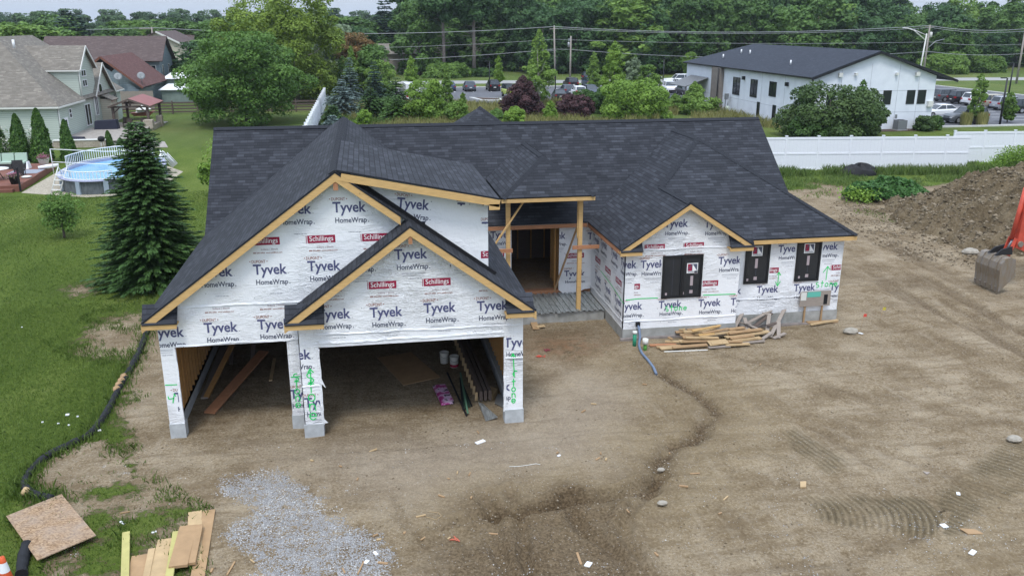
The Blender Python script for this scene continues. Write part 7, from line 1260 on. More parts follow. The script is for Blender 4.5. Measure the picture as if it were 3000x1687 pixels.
def toned(name, lo, hi): 
    def f(n, b_): n.col(n.ramp(n.attr('tone'), [(.1, lo), (.9, hi)])); n.bump(n.noise(n.pos(), 40, 3), .4, .01)
    return mat(name, lo, .95, 0, .12, f)
M['clodm'] = toned('heap_clod', (.085, .066, .042), (.25, .205, .145)); M['clod'] = toned('soil_clod', (.13, .098, .062), (.34, .285, .21)); M['pebble'] = toned('pebble', (.29, .28, .265), (.64, .63, .61)); M['rock'] = toned('field_stone', (.20, .18, .14), (.42, .39, .33))
hmI = hm.reshape(ny2, nx2); zmound = lambda X_, Y_: np.maximum(hmI[np.clip(((Y_ - 30) / .1).astype(int), 0, ny2 - 1), np.clip(((X_ - 25.5) / .1).astype(int), 0, nx2 - 1)], 0)
P_ = scatter(26000, 26, 57, 31, 50, lambda X_, Y_, r_: zmound(X_, Y_) > .02); clods('soil_clods', 'loose soil clods on the heap', P_, zmound(P_[:, 0], P_[:, 1]), .07, M['clodm'], 61)
P_ = scatter(2500, 26, 57, 31, 50, lambda X_, Y_, r_: (zmound(X_, Y_) > .02)); clods('stones', 'stones and lumps on the heap', P_, zmound(P_[:, 0], P_[:, 1]), .14, M['clodm'], 62)
P_ = scatter(5000, 22, 31, 32, 48, lambda X_, Y_, r_: (psdf(X_, Y_, [(29, 48), (26, 42), (25, 35), (28, 33), (31, 40)]) > -1 + r_)); clods('soil_clods', 'loose soil clods around the foot of the heap', P_, np.maximum(zmound(P_[:, 0], P_[:, 1]), hza(P_[:, 0], P_[:, 1])), .05, M['clod'], 63)
soil = lambda X_, Y_, r_: (gmask_at(X_, Y_) < .5) & (fbm(X_, Y_, .9, 84, 4, .6) > .40 + .25 * r_)
P_ = scatter(70000, -9, 24, 11.5, 34, lambda X_, Y_, r_: soil(X_, Y_, r_) & (fbm(X_, Y_, 1.7, 93, 4, .65) > .5)); P_ = P_[~((P_[:, 0] > -5.4) & (P_[:, 0] < 3.9) & (P_[:, 1] > 21.5))]; clods('soil_clods', 'small crumbs of soil on the bare plot', P_, hza(P_[:, 0], P_[:, 1]) - .006, .021, M['clod'], 64)
chn = np.array(CH); tt = rs.rand(520) * (len(chn) - 1); ii = tt.astype(int); P_ = chn[ii] + (chn[ii + 1] - chn[ii]) * (tt - ii)[:, None] + rs.normal(size=(520, 2)) * .2; clods('stones', 'small stones washed out along the gully', P_, hza(P_[:, 0], P_[:, 1]) - .005, .024, M['clod'], 67)
GV = gravel.reshape(ny_, nx_); gva = lambda X_, Y_: GV[np.clip(np.searchsorted(GY, Y_), 1, ny_ - 1), np.clip(np.searchsorted(GX, X_), 1, nx_ - 1)]
P_ = scatter(120000, -7, 7, 11.5, 21, lambda X_, Y_, r_: gva(X_, Y_) + (fbm(X_, Y_, 1.6, 85, 4, .65) - .5) * 2.4 > .50 + .85 * r_); clods('gravel', 'light grey crushed gravel spread before the garage', P_, hza(P_[:, 0], P_[:, 1]) - .004, .0145, M['pebble'], 65)
P_ = scatter(30000, -2, 24, 11.5, 20, lambda X_, Y_, r_: gva(X_, Y_) * .6 + (fbm(X_, Y_, 1.1, 86, 4, .6) - .5) > .12 + .3 * r_); clods('gravel', 'sparse gravel trodden into the soil', P_, hza(P_[:, 0], P_[:, 1]), .013, M['pebble'], 66)
for i, (q, s_, lab) in enumerate((((28.240, 35.190), .32, 'pale boulder at the foot of the soil heap left of the bucket'), ((6.850, 18.050), .08, 'rounded stone lying in the washed-out gully'), ((6.260, 16.300), .09, 'pale flat stone on the soil below the gully'), ((28.460, 35.500), .2, 'small pale rock before the soil heap'), ((16.470, 17.770), .16, 'grey rock at the right picture edge'), ((16.780, 26.240), .22, 'brown rock near the corner of the wing'))):
    bm_ = MB(); rs_ = np.random.RandomState(i); n1 = 9; rings = [[(s_ * math.sin(R(20 + 35 * k)) * (1.25 + .25 * rs_.rand()) * math.cos(2 * math.pi * j / n1), s_ * math.sin(R(20 + 35 * k)) * (.85 + .25 * rs_.rand()) * math.sin(2 * math.pi * j / n1), s_ * .55 * math.cos(R(20 + 35 * k)) + .08) for j in range(n1)] for k in range(4)]
    bm_.poly(rings[0]); [bm_.poly([rings[k][j], rings[k + 1][j], rings[k + 1][(j + 1) % n1], rings[k][(j + 1) % n1]]) for k in range(3) for j in range(n1)]; o = bm_.build('rock', vary((.33, .30, .25), .3, 4, .9, name='rock_face'), None); o.location = (*q, hz_(*q)); tag(o, lab, 'rock')
# ------------------------------------------------------------------ excavator
EX = thing('excavator', 'orange-red excavator arm with worn steel bucket at the right edge', 'excavator', (25.5, 30, 0)); M['orange'] = vary((.50, .075, .045), .2, 3, .5, name='orange_machine_paint')
def wornf(n, b): o = n.pos(); n.col(n.mix(n.ramp(n.noise(n.mp(o, (3, 3, .7)), 2.5, 5, .65), [(.4, 0.), (.6, .8)]), (.24, .215, .19), (.22, .165, .10))); n.bump(n.noise(o, 22, 4), .3, .01); b.inputs['Metallic'].default_value = .3
M['worn'] = mat('worn_steel', (.2, .18, .16), .6, .3, .4, wornf)
prof = [(25.630, 1.430), (25.400, 1.510), (25.170, 1.460), (25.040, 1.260), (24.990, 0.980), (25.040, 0.590), (25.070, 0.080), (25.220, 0.200), (25.540, 0.520), (25.740, 0.720)]
y0, y1 = 29.3, 30.75; g = MB(); g.poly([(a, y0, b) for a, b in prof][::1]); g.poly([(a, y0 + .04, b) for a, b in prof][::-1]); g.poly([(a, y1, b) for a, b in prof][::-1]); g.poly([(a, y1 - .04, b) for a, b in prof])
for (a, b), (c, d) in zip(prof[:6], prof[1:7]):
    g.poly([(a, y0, b), (a, y1, b), (c, y1, d), (c, y0, d)]); g.poly([(a + .03, y0, b - .02), (c + .03, y0, d - .02), (c + .03, y1, d - .02), (a + .03, y1, b - .02)])
for yy in (29.55, 30.0, 30.45): 
    for (a, b), (c, d) in zip(prof[:5], prof[1:6]): g.beam((a - .01, yy, b + .01), (c - .01, yy, d + .01), .05, .03, (0, 1, 0))
bk = g.build('bucket', M['worn'], EX)
for k in range(5): 
    yy = y0 + .12 + k * .3; g = MB(); a, b = prof[6]; g.hexa([(a - .06, yy, b + .2), (a + .1, yy, b + .2), (a + .1, yy + .1, b + .2), (a - .06, yy + .1, b + .2)][::-1], [(a - .01, yy + .03, b - .03), (a + .03, yy + .03, b - .03), (a + .03, yy + .07, b - .03), (a - .01, yy + .07, b - .03)][::-1]); g.build('tooth', M['worn'], bk)
px, pz = prof[1]; yc = 30.02
for s_ in (-.2, .2): g = MB(); g.hexa([(px - .35, yc + s_ - .03, pz - .02), (px + .45, yc + s_ - .03, pz - .02), (px + .45, yc + s_ + .03, pz - .02), (px - .35, yc + s_ + .03, pz - .02)], [(px - .05, yc + s_ - .03, pz + .22), (px + .40, yc + s_ - .03, pz + .32), (px + .40, yc + s_ + .03, pz + .32), (px - .05, yc + s_ + .03, pz + .22)]); g.build('bucket_ear', M['trimb'], bk)
st0, st1 = Vector((26.35, yc, 1.55)), Vector((27.35, yc, 4.7)); g = MB()
g.hexa([(26.05, yc - .14, 1.75), (26.75, yc - .14, 1.45), (26.75, yc + .14, 1.45), (26.05, yc + .14, 1.75)], [(26.12, yc - .17, 3.8), (27.05, yc - .17, 3.7), (27.05, yc + .17, 3.7), (26.12, yc + .17, 3.8)])
g.hexa([(26.12, yc - .17, 3.801), (27.05, yc - .17, 3.701), (27.05, yc + .17, 3.701), (26.12, yc + .17, 3.801)], [(26.55, yc - .13, 4.6), (27.05, yc - .13, 4.75), (27.05, yc + .13, 4.75), (26.55, yc + .13, 4.6)]); g.build('stick', M['orange'], EX, bevel=.03)
g = MB(); g.tube([(26.2, yc - .2, 1.9), (26.2, yc + .2, 1.9)], .12, 12); g.tube([(26.35, yc - .22, 3.9), (26.35, yc + .22, 3.9)], .12, 12); g.build('pivot_pin', M['worn'], EX)
g = MB(); g.tube([(25.88, yc, 2.1), (26.12, yc, 4.2)], .09, 10); g.build('hydraulic_cylinder', M['orange'], EX); g = MB(); g.tube([(25.75, yc, 1.65), (25.98, yc, 2.15)], .05, 8); g.build('piston_rod', M['steel'], EX)
for s_ in (-.16, .16): g = MB(); g.beam((25.7, yc + s_, 1.35), (25.95, yc + s_, 2.15), .05, .14, (1, 0, 0)); g.build('link', M['orange'], EX)
g = MB(); g.hexa([(26.8, yc - .2, 4.1), (27.0, yc - .2, 4.8), (27.0, yc + .2, 4.8), (26.8, yc + .2, 4.1)], [(30.5, yc - .22, 5.0), (30.4, yc - .22, 5.8), (30.4, yc + .22, 5.8), (30.5, yc + .22, 5.0)]); g.hexa([(30.5, yc - .22, 5.0), (30.4, yc - .22, 5.8), (30.4, yc + .22, 5.8), (30.5, yc + .22, 5.0)], [(33.2, yc - .2, 1.7), (33.8, yc - .2, 2.1), (33.8, yc + .2, 2.1), (33.2, yc + .2, 1.7)]); g.build('boom', M['orange'], EX)
for s_ in (-1, 1): g = MB(); P0 = [(32.2, .45), (32.5, .85), (36.3, .85), (36.6, .45), (36.2, .05), (32.6, .05)]; g.extrude_y(P0, yc + s_ * 1.2 - .3, yc + s_ * 1.2 + .3); g.build('track', M['trimb'], EX)
g = MB(); g.box(33.0, yc - 1.2, 1.0, 37.0, yc + 1.2, 2.1); g.box(33.6, yc - .9, .5, 35.2, yc + .9, 1.0); g.build('house', M['orange'], EX, bevel=.05); g = MB(); g.box(33.1, yc + .3, 2.1, 34.8, yc + 1.2, 3.5); g.build('cab', M['cglass'], EX)
# ------------------------------------------------------------------ things lying on the plot
def flat(nm, lab, cat, quad, th, mm, z=.02, group=None, lift=(0, 0, 0, 0)):
    c = (sum(q[0] for q in quad) / len(quad), sum(q[1] for q in quad) / len(quad)); zg = hz_(*c) + z; mb = MB(); ar = sum(quad[i][0] * quad[(i + 1) % len(quad)][1] - quad[(i + 1) % len(quad)][0] * quad[i][1] for i in range(len(quad))); q_ = list(quad) if ar > 0 else list(quad)[::-1]
    lf = list(lift)[:len(q_)] + [0] * max(0, len(q_) - len(lift)); mb.hexa([(a - c[0], b - c[1], l) for (a, b), l in zip(q_, lf)], [(a - c[0], b - c[1], th + l) for (a, b), l in zip(q_, lf)]); o = mb.build(nm, M[mm] if isinstance(mm, str) else mm); o.location = (*c, zg); tag(o, lab, cat, group); return o
def board(nm, lab, cat, a, b, w_, th, mm, z=.02, z2=None, group=None):
    za, zb__ = hz_(*a) + z, hz_(*b) + (z if z2 is None else z2); mb = MB(); c = ((a[0] + b[0]) / 2, (a[1] + b[1]) / 2, (za + zb__) / 2); mb.beam((a[0] - c[0], a[1] - c[1], za - c[2] + th / 2), (b[0] - c[0], b[1] - c[1], zb__ - c[2] + th / 2), w_, th); o = mb.build(nm, M[mm] if isinstance(mm, str) else mm); o.location = c; tag(o, lab, cat, group); return o
flat('osb_sheet', 'square brown chipboard sheet lying on the grass at the lower left', 'chipboard sheet', [(-8.220, 18.110), (-7.350, 18.960), (-6.070, 17.040), (-7.010, 16.350)], .02, 'osb', .10, None, (.0, .03, .02, .06))
for i, (a, b, w_, th, mm, z, lab) in enumerate((
    ((-5.490, 17.120), (-5.000, 14.980), .15, .10, 'greenwood', .02, 'leftmost yellow-green treated timber in the lumber row'), ((-5.020, 16.300), (-4.880, 14.960), .33, .03, 'pine2', .02, 'short wide brown board right of the treated timber'), ((-4.820, 16.440), (-4.660, 14.930), .13, .05, 'pine', .03, 'narrow pale board with printed marks, lower left group'),
    ((-4.570, 16.790), (-4.450, 14.820), .40, .04, 'pine', .03, 'widest tan board with slanted end'), ((-4.410, 16.900), (-4.190, 14.850), .15, .06, 'greenwood', .10, 'yellow treated board resting on the widest tan board'), ((-4.180, 17.740), (-3.870, 15.820), .29, .03, 'pine', .05, 'orange-tan board reaching furthest back'),
    ((-3.880, 17.740), (-3.700, 15.090), .27, .04, 'pine2', .02, 'rightmost long brown board'), ((-4.180, 17.020), (-4.120, 15.560), .36, .06, 'pine2', .13, 'grey-tan wide board on top of the heap'), ((-3.950, 17.000), (-3.880, 15.640), .15, .06, 'pine2', .12, 'narrow grey board along the right side of the topmost one'))):
    board('lumber_board', lab, 'lumber board', a, b, w_, th, mm, z, z, 'lumber at the bottom edge')
# traffic cone
t = thing('traffic_cone', 'orange and white traffic cone cut by the lower left corner', 'traffic cone', (*(-7.300, 15.600), 0)); M['cone'] = mat('cone_orange', (.60, .10, .03), .5)
for pn, z0, z1, mm in (('tip', .62, .74, 'cone'), ('white_band', .42, .62, 'white'), ('body', .03, .42, 'cone')): rr = lambda z: .16 - .16 * z; MB().lathe([(rr(z0), z0), (rr(z1), z1)] + ([(.01, z1)] if pn == 'tip' else []), 20).build(pn, M[mm], t, False)
MB().box(-.2, -.2, 0, .2, .2, .03).build('base', M['cone'], t, False)
# silt sock: black mesh tube, torn in one place
def sock(lab, pts, rad, torn=None, seed=0):
    t = thing('silt_sock', lab, 'silt sock', (*pts[0], 0)); rs_ = np.random.RandomState(seed); P = []; 
    for (a, b) in zip(pts, pts[1:]):
        n_ = max(2, int(math.hypot(b[0] - a[0], b[1] - a[1]) / .15)); P += [(a[0] + (b[0] - a[0]) * k / n_, a[1] + (b[1] - a[1]) * k / n_) for k in range(n_)]
    P.append(pts[-1]); K = np.array(P)
    for _ in range(3): K[1:-1] = (K[:-2] + K[1:-1] * 2 + K[2:]) / 4
    rads = [rad * (.85 + .3 * rs_.rand()) for _ in K]; pts3 = [(a, b, hz_(a, b) + rad * .55) for a, b in K]; MB().tube(pts3, rads, 10).build('tube', vary((.014, .015, .018), .4, 8, .75, bs=.6, bsc=14, name='black_mesh'), t)
    if torn:
        i0 = int(np.argmin(np.hypot(K[:, 0] - torn[0][0], K[:, 1] - torn[0][1]))); i1 = int(np.argmin(np.hypot(K[:, 0] - torn[1][0], K[:, 1] - torn[1][1]))); i0, i1 = min(i0, i1), max(i0, i1)
        for k in range(i0, i1, 2): MB().tube([(pts3[k + j][0] - .04, pts3[k + j][1], pts3[k + j][2] + .03) for j in (0, 1, 2)], [rad * .7, rad * 1.2, rad * .6], 9).build('exposed_straw', M['pine2'], t)
sock('long black silt sock snaking from the garage down to the chipboard', [(-8.120, 32.420)] + SOCK, .10, ((-7.820, 26.380), (-7.840, 25.160)), 3); sock('short black silt sock below the chipboard sheet', SOCK2, .11, None, 4)
t = bpy.data.objects['silt_sock']; MB().tube([(SOCK[10][0] - .1, SOCK[10][1] - .12, .08), (SOCK[10][0] - .02, SOCK[10][1] - .02, .12), (SOCK[10][0] + .03, SOCK[10][1] + .08, .06)], [.04, .1, .05], 8).build('exposed_straw', M['pine'], t)
# things inside the garage
flat('plywood_sheet', 'dusty plywood sheet lying flat on the garage floor', 'plywood sheet', [(0.030, 26.550), (1.150, 26.880), (1.930, 24.590), (0.770, 24.170)], .015, 'pine2', .02)
def bucket(lab, q, band):
    t = thing('plastic_bucket', lab, 'bucket', (*q, hz_(*q))); MB().lathe([(.02, 0), (.13, 0), (.15, .36), (.155, .37), (.14, .37), (.125, .03)], 20).build('shell', M['offwhite'], t, False)
    MB().tube([(.15 * math.cos(R(a)), .15 * math.sin(R(a)) - .02, .34 - .12 * math.sin(R(a % 180))) for a in range(180, 361, 20)], .006, 5).build('handle', M['steel'], t, False)
    if band: MB().lathe([(.1325, .02), (.1365, .11)], 20).build('red_band', M['ink_red'], t, False)
bucket('plain white bucket on the garage floor', (2.180, 25.850), False); bucket('white bucket with red band in front of the plain one', (2.460, 25.450), True)
def pinkf(n, b): n.col(n.ramp(n.noise(n.obj(), 4, 3, .6), [(.38, (.30, .012, .14)), (.47, (.42, .05, .25)), (.5, (.60, .40, .56)), (.58, (.62, .46, .60)), (.62, (.02, .012, .02))]))
flat('insulation_bag', 'crumpled pink and magenta printed plastic bag on the garage floor', 'plastic bag', [(1.640, 23.880), (2.020, 23.920), (2.160, 22.600), (1.780, 22.530)], .06, mat('pink_bag', (.4, .1, .3), .35, 0, .5, pinkf), .02)
M['dgreen'] = mat('dark_green_metal', (.02, .045, .03), .5); M['lgreen'] = mat('pale_green_metal', (.10, .20, .13), .5)
board('metal_trim', 'long black metal trim nearest the pink bag', 'metal trim', (2.180, 24.920), (2.420, 21.740), .05, .03, 'felt', .02, None, 'trim sticks in the garage'); board('metal_trim', 'pale green metal trim lying on the black bundle', 'metal trim', (2.580, 24.730), (2.460, 21.800), .05, .03, 'lgreen', .07, None, 'trim sticks in the garage')
for k in range(5): board('metal_trim', 'black metal trim in the bundle under the green one', 'metal trim', (2.530, 24.350), ((2.640, 22.350)[0] - .07 * k, (2.640, 22.350)[1] - .06 * k), .05, .025, 'dgreen' if k % 2 else 'felt', .02 + .008 * k, None, 'bundle of dark trim')
flat('cardboard_box', 'crushed brown cardboard box by the right garage post', 'cardboard box', [(3.030, 23.160), (3.300, 23.470), (3.520, 23.160), (3.280, 22.650)], .14, 'pine', .01)
flat('metal_flashing', 'bent galvanised sheet by the right garage post', 'metal sheet', [(2.830, 22.350), (2.970, 22.380), (3.250, 21.390), (2.900, 21.310)], .02, 'galv', .03, None, (0, .05, .02, .1)); flat('metal_flashing', 'dark grey flashing piece leaning behind the right garage post', 'metal sheet', [(3.310, 22.380), (3.490, 22.960), (3.640, 22.860), (3.510, 22.050)], .03, 'steel', .05)
for k in range(3): board('i_joist', ('I-joist on the left side of the stack by the right garage wall', 'I-joist in the middle of the stack by the right garage wall', 'I-joist against the right garage wall')[k], 'I-joist', (2.95 + .13 * k, 22.6), (2.75 + .13 * k, 29.4), .09, .3, 'darkwood', .06, None, 'stacked I-joists')
for k in range(14): board('spacer_strip', 'pale strip sticking out of the I-joist stack', 'wood strip', (2.78 - .012 * k, 22.7 + k * .45), (2.86 - .012 * k, 22.72 + k * .45), .02, .26, 'pine', .03, None, 'pale strips along the I-joist stack')
for a, b, w_, z, z2, mm, lab in (((-4.740, 23.140), (-3.55, 26.5), .32, .02, .5, 'fascia2', 'wide brown plank on the floor of the left bay'), ((-5.000, 24.220), (-4.1, 28.2), .16, .03, 1.4, 'stud', 'narrow brown plank beside the wide one in the left bay'), ((-5.05, 24.2), (-5.1, 29.5), .2, .02, .1, 'greywood', 'grey plank along the left garage wall'), ((-4.6, 26.6), (-4.9, 29.6), .12, .1, 2.3, 'darkwood', 'dark plank leaning in the left back corner'), ((-3.2, 25.6), (-1.0, 29.5), .08, 1.2, 2.4, 'pine2', 'pale strip leaning diagonally across the left bay'), ((-3.9, 26.2), (-3.9, 29.4), .14, .1, 2.6, 'darkwood', 'dark board leaning against the back of the left bay'), ((-3.25, 25.2), (-3.3, 27), .1, .02, .03, 'pine', 'short pale offcut behind the wide plank')):
    board('plank', lab, 'plank', a, b, w_, .045, mm, z, z2)
# scrap lumber before the gable: every board its own
sc_ = [((9.240, 26.110), (10.160, 26.030), .12, 0, 'fascia2'), ((9.410, 25.890), (10.280, 25.890), .14, 0, 'pine2'), ((9.470, 25.690), (10.170, 25.760), .16, .02, 'pine'), ((9.890, 25.660), (11.130, 25.670), .14, .04, 'pine2'), ((9.820, 26.200), (10.290, 26.080), .09, .05, 'pine'), ((10.290, 26.080), (11.060, 26.070), .2, .06, 'pine'), ((10.370, 25.990), (11.920, 25.960), .12, .07, 'pine2'), ((10.400, 26.780), (11.020, 26.790), .15, .12, 'pine2'), ((10.680, 26.690), (12.300, 26.860), .16, .10, 'pine'), ((11.010, 27.000), (12.330, 26.940), .12, .05, 'pine'), ((10.450, 26.450), (11.560, 26.380), .14, .12, 'pine2'),
  ((11.010, 26.080), (12.470, 26.420), .10, .16, 'pine'), ((12.090, 26.370), (13.120, 26.550), .18, .13, 'pine'), ((11.990, 26.140), (13.720, 26.410), .18, .10, 'pine'), ((11.910, 25.810), (13.210, 25.980), .16, .06, 'pine'), ((11.760, 25.600), (12.630, 25.610), .14, .03, 'pine'), ((11.960, 25.720), (13.300, 25.840), .08, .02, 'greywood'), ((11.110, 25.490), (11.920, 25.580), .10, .01, 'greywood'), ((11.920, 26.520), (13.020, 26.650), .1, .15, 'greywood'), ((11.700, 26.630), (12.500, 26.300), .12, .14, 'pine2'), ((10.830, 26.300), (12.020, 26.700), .07, .26, 'fascia'), ((10.990, 26.120), (11.600, 26.190), .05, .2, 'fascia')]
sc_ += [(tuple(q + d_ for q, d_ in zip(a, (.15, .10))), tuple(q + d_ for q, d_ in zip(b, (-.25, .04))), w_ * .8, z + .07, 'pine2' if mm == 'pine' else 'pine') for a, b, w_, z, mm in sc_[4:18]]
for a, b, w_, z, mm in sc_: board('scrap_board', 'scrap board in the flat lumber pile below the double window', 'scrap board', a, b, w_ * 1.15, .045, mm, z * 1.3 + .02, None, 'scrap boards before the gable')
flat('plywood_offcut', 'tan plywood offcut lying tilted on top of the scrap pile', 'plywood offcut', [(10.920, 26.690), (10.960, 26.320), (12.050, 26.900), (12.170, 27.340)], .02, 'pine', .22); flat('plywood_offcut', 'tan plywood offcut at the front of the scrap pile', 'plywood offcut', [(11.220, 25.960), (11.170, 25.480), (11.910, 25.620), (11.930, 26.000)], .02, 'pine', .12); board('metal_strip', 'thin pale strip on the soil in front of the scrap pile', 'strip', (9.560, 25.540), (11.050, 25.410), .06, .01, 'offwhite', .0)
pk = [((13.020, 27.760), (13.620, 28.200), .35, .55), ((12.550, 26.820), (13.280, 27.630), .05, .5), ((12.950, 27.510), (13.140, 26.720), .15, .35), ((13.110, 27.060), (14.320, 27.540), .2, .55), ((13.260, 26.860), (14.270, 27.370), .1, .5), ((13.130, 26.970), (13.560, 26.520), .25, .15), ((14.150, 27.310), (13.640, 26.380), .5, .05), ((13.650, 26.140), (14.850, 27.540), .05, .55), ((13.750, 26.610), (14.360, 26.930), .3, .3), ((14.300, 26.850), (13.950, 26.090), .35, .02), ((13.740, 26.080), (14.300, 26.310), .02, .1), ((13.390, 27.960), (13.850, 27.530), .55, .4), ((13.880, 27.530), (14.260, 27.420), .35, .5), ((13.920, 27.870), (14.090, 27.320), .5, .45), ((13.300, 26.040), (13.740, 26.210), .02, .2), ((13.150, 27.220), (13.110, 26.720), .4, .1), ((13.160, 28.000), (12.890, 27.180), .5, .05)]
for i, (a, b, z, z2) in enumerate(pk): board('broken_pallet_board', 'weathered grey board in the tangled heap by the inside corner', 'scrap board', a, b, .13, .035, 'greywood' if i % 4 else 'darkwood', z, z2, 'tangled grey boards')
# permit board
t = thing('permit_board', 'weathered plywood board with turquoise permit papers on two stakes', 'notice board', (*(16.300, 27.400), 0)); BY = (16.300, 27.400)[1]; pA, pB = (15.330, 1.200), (16.530, 1.200); pC = (15.430, 0.630); yb2 = BY
bx0, bx1, bz0, bz1 = pA[0], pB[0], pC[1], pB[1]; MB().box(bx0, BY - .02, bz0, bx1, BY, bz1).build('panel', M['greywood'], t)
for q, mm, pn in (((.02, .42, .2, .95), 'offwhite', 'white_notice'), ((.22, .62, .66, .97), mat('turquoise_paper', (.12, .45, .36), .6), 'permit_paper'), ((.78, .1, .90, .75), 'felt', 'torn_patch')): MB().box(bx0 + (bx1 - bx0) * q[0], BY - .028, bz0 + (bz1 - bz0) * q[1], bx0 + (bx1 - bx0) * q[2], BY - .021, bz0 + (bz1 - bz0) * q[3]).build(pn, M[mm] if isinstance(mm, str) else mm, t)
for x_ in (bx0 + .22, bx1 - .3): MB().box(x_, BY + .001, -.1, x_ + .06, BY + .05, bz1 - .05).build('stake', M['pine2'], t)
for (a, b, w_, z, lab) in (((15.700, 27.380), (16.880, 27.370), .18, .02, 'grey plank on the ground behind the permit board stakes'), ((15.690, 27.090), (16.920, 27.370), .1, .06, 'pale plank in front of the permit board stakes')): board('plank', lab, 'plank', a, b, w_, .05, 'pine2' if z < .05 else 'pine', z)
# pipes and hose by the gable corner
M['pipeg'] = mat('green_pipe', (.03, .26, .15), .5); q = (8.740, 26.250); t = thing('standpipe', 'green plastic standpipe with white cap by the gable corner', 'pipe', (*q, 0)); MB().tube([(0, 0, -.1), (0, 0, .42)], .065, 12).build('pipe', M['pipeg'], t, False); MB().tube([(0, 0, .42), (0, 0, .50)], .078, 12).build('cap', M['offwhite'], t, False)
q = (8.990, 25.850); t = thing('standpipe', 'low green standpipe with large white collar right of the blue hose', 'pipe', (*q, 0)); MB().tube([(0, 0, -.1), (0, 0, .2)], .06, 12).build('pipe', mat('lime_pipe', (.10, .32, .06), .5), t, False); MB().tube([(0, 0, .18), (0, 0, .36)], .10, 12).build('collar', M['offwhite'], t, False)
hp = [(8.890, 26.220), (8.810, 25.840), (8.760, 25.450), (8.770, 24.860), (8.780, 24.340), (8.760, 23.980)]; hx, hzz = (9.020, 0.490); t = thing('discharge_hose', 'blue-grey flat hose running from the gable wall onto the soil', 'hose', (hx, 26.8, 0)); MB().tube([(hx, 26.78, hzz), (hx + .01, 26.7, .45), (hx + .03, 26.6, .15)] + [(a, b, hz_(a, b) + .035) for a, b in hp], .045, 8).build('hose', mat('blue_hose', (.15, .20, .29), .5), t); MB().box(hx - .07, 26.76, hzz - .02, hx + .07, 26.86, hzz + .12).build('outlet', M['felt'], t)
# small debris
rs = np.random.RandomState(77)
def debris(nm, lab, cat, q, ln, wd, th, mm, rz, group=None): mb = MB(); mb.obox((0, 0, th / 2), (ln, wd, th), 0); o = mb.build(nm, M[mm] if isinstance(mm, str) else mm); o.location = (*q, hz_(*q) + .008); o.rotation_euler = (rs.normal() * .05, rs.normal() * .05, rz); tag(o, lab, cat, group)
dq = ((-0.200, 20.110), (-1.010, 19.330), (-0.590, 18.630), (1.570, 18.290), (1.810, 18.510), (2.100, 18.420), (1.330, 17.550), (2.000, 17.290), (0.800, 16.690), (0.790, 15.890), (2.330, 15.950), (-0.210, 16.180), (-0.140, 16.010), (-0.520, 15.050), (-0.860, 15.020), (-0.080, 15.100), (1.340, 15.840), (-3.110, 15.520), (-3.480, 15.530), (-5.770, 18.110), (-2.710, 15.690), (4.440, 19.100), (5.520, 18.870), (5.390, 18.660), (5.590, 18.620), (5.420, 16.250), (7.560, 17.600), (7.050, 17.030), (7.820, 16.350), (7.420, 15.730), (8.060, 23.050), (5.730, 21.480), (6.150, 21.910), (5.510, 14.510), (3.910, 14.680), (2.610, 20.720), (-1.720, 19.660), (0.410, 16.160), (7.460, 19.110), (12.280, 23.980))
for i, q in enumerate(dq): L_ = .07 + .16 * rs.rand() ** 1.5; debris('wood_offcut', 'small pale wood offcut lying on the bare soil', 'wood scrap', q, L_ if i not in (10, 34, 17, 13) else .42,   .025 + .025 * rs.rand(), .015 + .02 * rs.rand(), 'pine2' if i % 4 else 'pine', rs.rand() * 3.14, 'wood scraps on the soil')
for q, l_, w_, lab in (((2.590, 20.140), .28, .12, 'white torn foam piece before the garage right post'), ((-0.220, 15.500), .13, .07, 'white paper scrap in the mud near the gravel, upper one'), ((-0.410, 15.240), .13, .08, 'white paper scrap in the mud near the gravel, lower one'), ((4.040, 14.430), .17, .12, 'white crumpled paper at the bottom centre of the plot'), ((12.090, 14.490), .14, .13, 'white square scrap on the machine tracks'), ((12.040, 13.500), .2, .1, 'pale torn scrap at the lower right of the plot'), ((4.440, 18.920), .09, .06, 'tiny white scrap beside a wood strip on the soil'), ((-5.720, 17.680), .17, .05, 'white curved scrap on the grass verge'), ((-4.930, 17.140), .1, .04, 'small white scrap near the lumber row'), ((13.270, 15.630), .12, .08, 'small white scrap in the tread marks'), ((17.080, 26.090), .16, .1, 'white scrap beside the pink flag')): debris('litter', lab, 'litter', q, l_, w_, .02, 'white', rs.rand() * 3)
flat('plywood_offcut', 'split pale plywood splinter at the lower right', 'plywood offcut', [(12.350, 14.340), (12.660, 14.250), (12.730, 14.070), (12.400, 14.110)], .015, 'pine2', .01); flat('plywood_offcut', 'small square board offcut on the soil right of the gully', 'wood scrap', [(9.820, 16.650), (9.970, 16.640), (9.840, 16.400), (9.700, 16.410)], .04, 'pine', .01); flat('plywood_offcut', 'dark triangular offcut at the start of the tread marks', 'wood scrap', [(13.100, 16.710), (13.230, 16.630), (13.090, 16.550)], .02, 'greywood', .01)
for i, (a, b, w_, lab) in enumerate((((5.840, 30.070), (5.730, 28.370), .24, 'brown plank lying beside the right garage wall'), ((5.760, 28.490), (6.080, 28.560), .14, 'short tan offcut at the foot of the brown plank'))): board('plank', lab, 'plank', a, b, w_, .04, 'pine2' if i == 0 else 'pine', .03 + .03 * i)
def bits(nm, lab, cat, q, col, n_, sp, sz):
    rs_ = np.random.RandomState(n_); mb = MB()
    for k in range(n_): c = (rs_.normal() * sp, rs_.normal() * sp * .6, .02 + .01 * rs_.rand()); mb.obox(c, (sz * (1 + rs_.rand()), sz * .4, .01), rs_.rand() * 3)
    o = mb.build(nm, mat(nm + '_colour', col, .6)); o.location = (*q, hz_(*q)); tag(o, lab, cat)
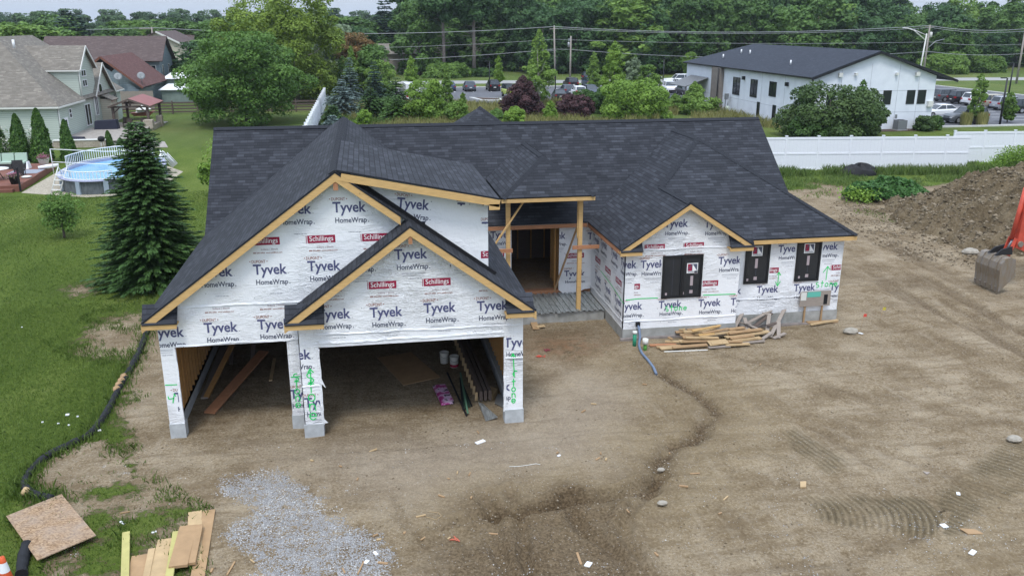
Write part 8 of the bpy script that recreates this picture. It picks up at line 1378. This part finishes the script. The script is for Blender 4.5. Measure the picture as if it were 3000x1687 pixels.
bits('orange_netting', 'crumpled orange-red plastic netting beside the right garage post', 'netting', (5.340, 25.840), (.55, .08, .05), 22, .065, .05); bits('orange_ribbon', 'orange ribbon strip trampled into the mud', 'ribbon', (1.410, 15.730), (.45, .12, .07), 6, .07, .07); bits('maroon_cloth', 'small maroon rag near the orange netting', 'rag', (5.680, 26.330), (.2, .04, .05), 9, .06, .09)
for q, c, lab in (((17.110, 26.370) if False else (18.390, 26.990), (.5, .42, .06), 'yellow survey flag on a wire in the soil'), ((17.290, 26.440), (.6, .08, .06), 'red survey flag near the right machine ruts')):
    t = thing('survey_flag', lab, 'survey flag', (*q, hz_(*q))); MB().tube([(0, 0, 0), (.05, 0, .62)], .006, 4).build('wire', M['pine2'], t, False); MB().box(.05, -.005, .5, .17, .005, .61).build('flag', mat('flag_colour', c, .6), t, False)
t = thing('white_cable', 'thin white cable end curving over the soil', 'cable', (*(3.120, 18.650), .02)); MB().tube([(*q, hz_(*q) + .012) for q in ((3.110, 18.650), (3.350, 18.590), (3.580, 18.660), (3.810, 18.720), (3.900, 18.650))], .008, 5).build('cable', M['offwhite'], t)
t = thing('plastic_strap', 'looped white plastic strap on the mud', 'strap', (*(1.050, 16.760), .02)); MB().tube([(*q, hz_(*q) + .015) for q in ((0.900, 16.660), (1.130, 16.530), (1.250, 16.640), (1.200, 16.840), (0.990, 16.900))], .006, 5).build('strap', M['pine'], t)
for i, q in enumerate(((-8.700, 23.800), (-7.520, 22.590), (-8.770, 23.240), (-8.450, 23.090), (-9.230, 23.410), (-12.600, 31.660), (-8.380, 23.630))): debris('white_mushroom', 'white mushroom cap or scrap dotting the left lawn', 'mushroom', q, .10 if i < 2 else .05, .07 if i < 2 else .04, .03, 'white', 0, 'white dots on the lawn')
# black heap and pipes by the fence
rs_ = np.random.RandomState(9); g = MB(); n1 = 18
for k in range(6):
    for j in range(n1):
        f_ = lambda kk, jj: (1.5 * math.sin(R(90 - kk * 15)) * math.cos(2 * math.pi * jj / n1) * (1 + .18 * math.sin(jj * 2.1 + kk)), .7 * math.sin(R(90 - kk * 15)) * math.sin(2 * math.pi * jj / n1), .75 * math.sin(R(kk * 15)) * (1 + .2 * math.sin(jj * 1.7 + kk * 2)))
        g.poly([f_(k, j), f_(k, (j + 1) % n1), f_(k + 1, (j + 1) % n1), f_(k + 1, j)], smooth=True)
o = g.build('tarp_heap', vary((.018, .018, .02), .4, 5, .7, name='black_tarp', bs=.5, bsc=6)); o.location = (35.2, 56.4, 0); tag(o, 'black tarpaulin heap in the weeds by the white fence', 'tarpaulin')
t = thing('pipe_bundle', 'black pipes lying on top of the soil heap', 'pipes', (44.5, 49.5, 2.3))
for k in range(4): MB().tube([(-1.6 + .1 * k, .2 * k, .1 + .08 * k), (1.4 + .2 * k, .1 + .15 * k, .15 + .05 * k)], .06, 6).build('pipe', M['felt'], t, False)
# haze: thin even air from the ground to above the trees
hzm = bpy.data.materials.new('haze_air'); hzm.use_nodes = True; hn = hzm.node_tree; hn.nodes.clear(); hv = hn.nodes.new('ShaderNodeVolumePrincipled'); hv.inputs['Color'].default_value = (.82, .90, 1, 1); hv.inputs['Density'].default_value = .00016; hv.inputs['Anisotropy'].default_value = .2
ho = hn.nodes.new('ShaderNodeOutputMaterial'); hn.links.new(hv.outputs[0], ho.inputs['Volume']); hb = MB(); hb.box(-1600, -50, -1.5, 1600, 4100, 60); tag(hb.build('haze', hzm), 'thin haze over the whole place', None, None, 'stuff')
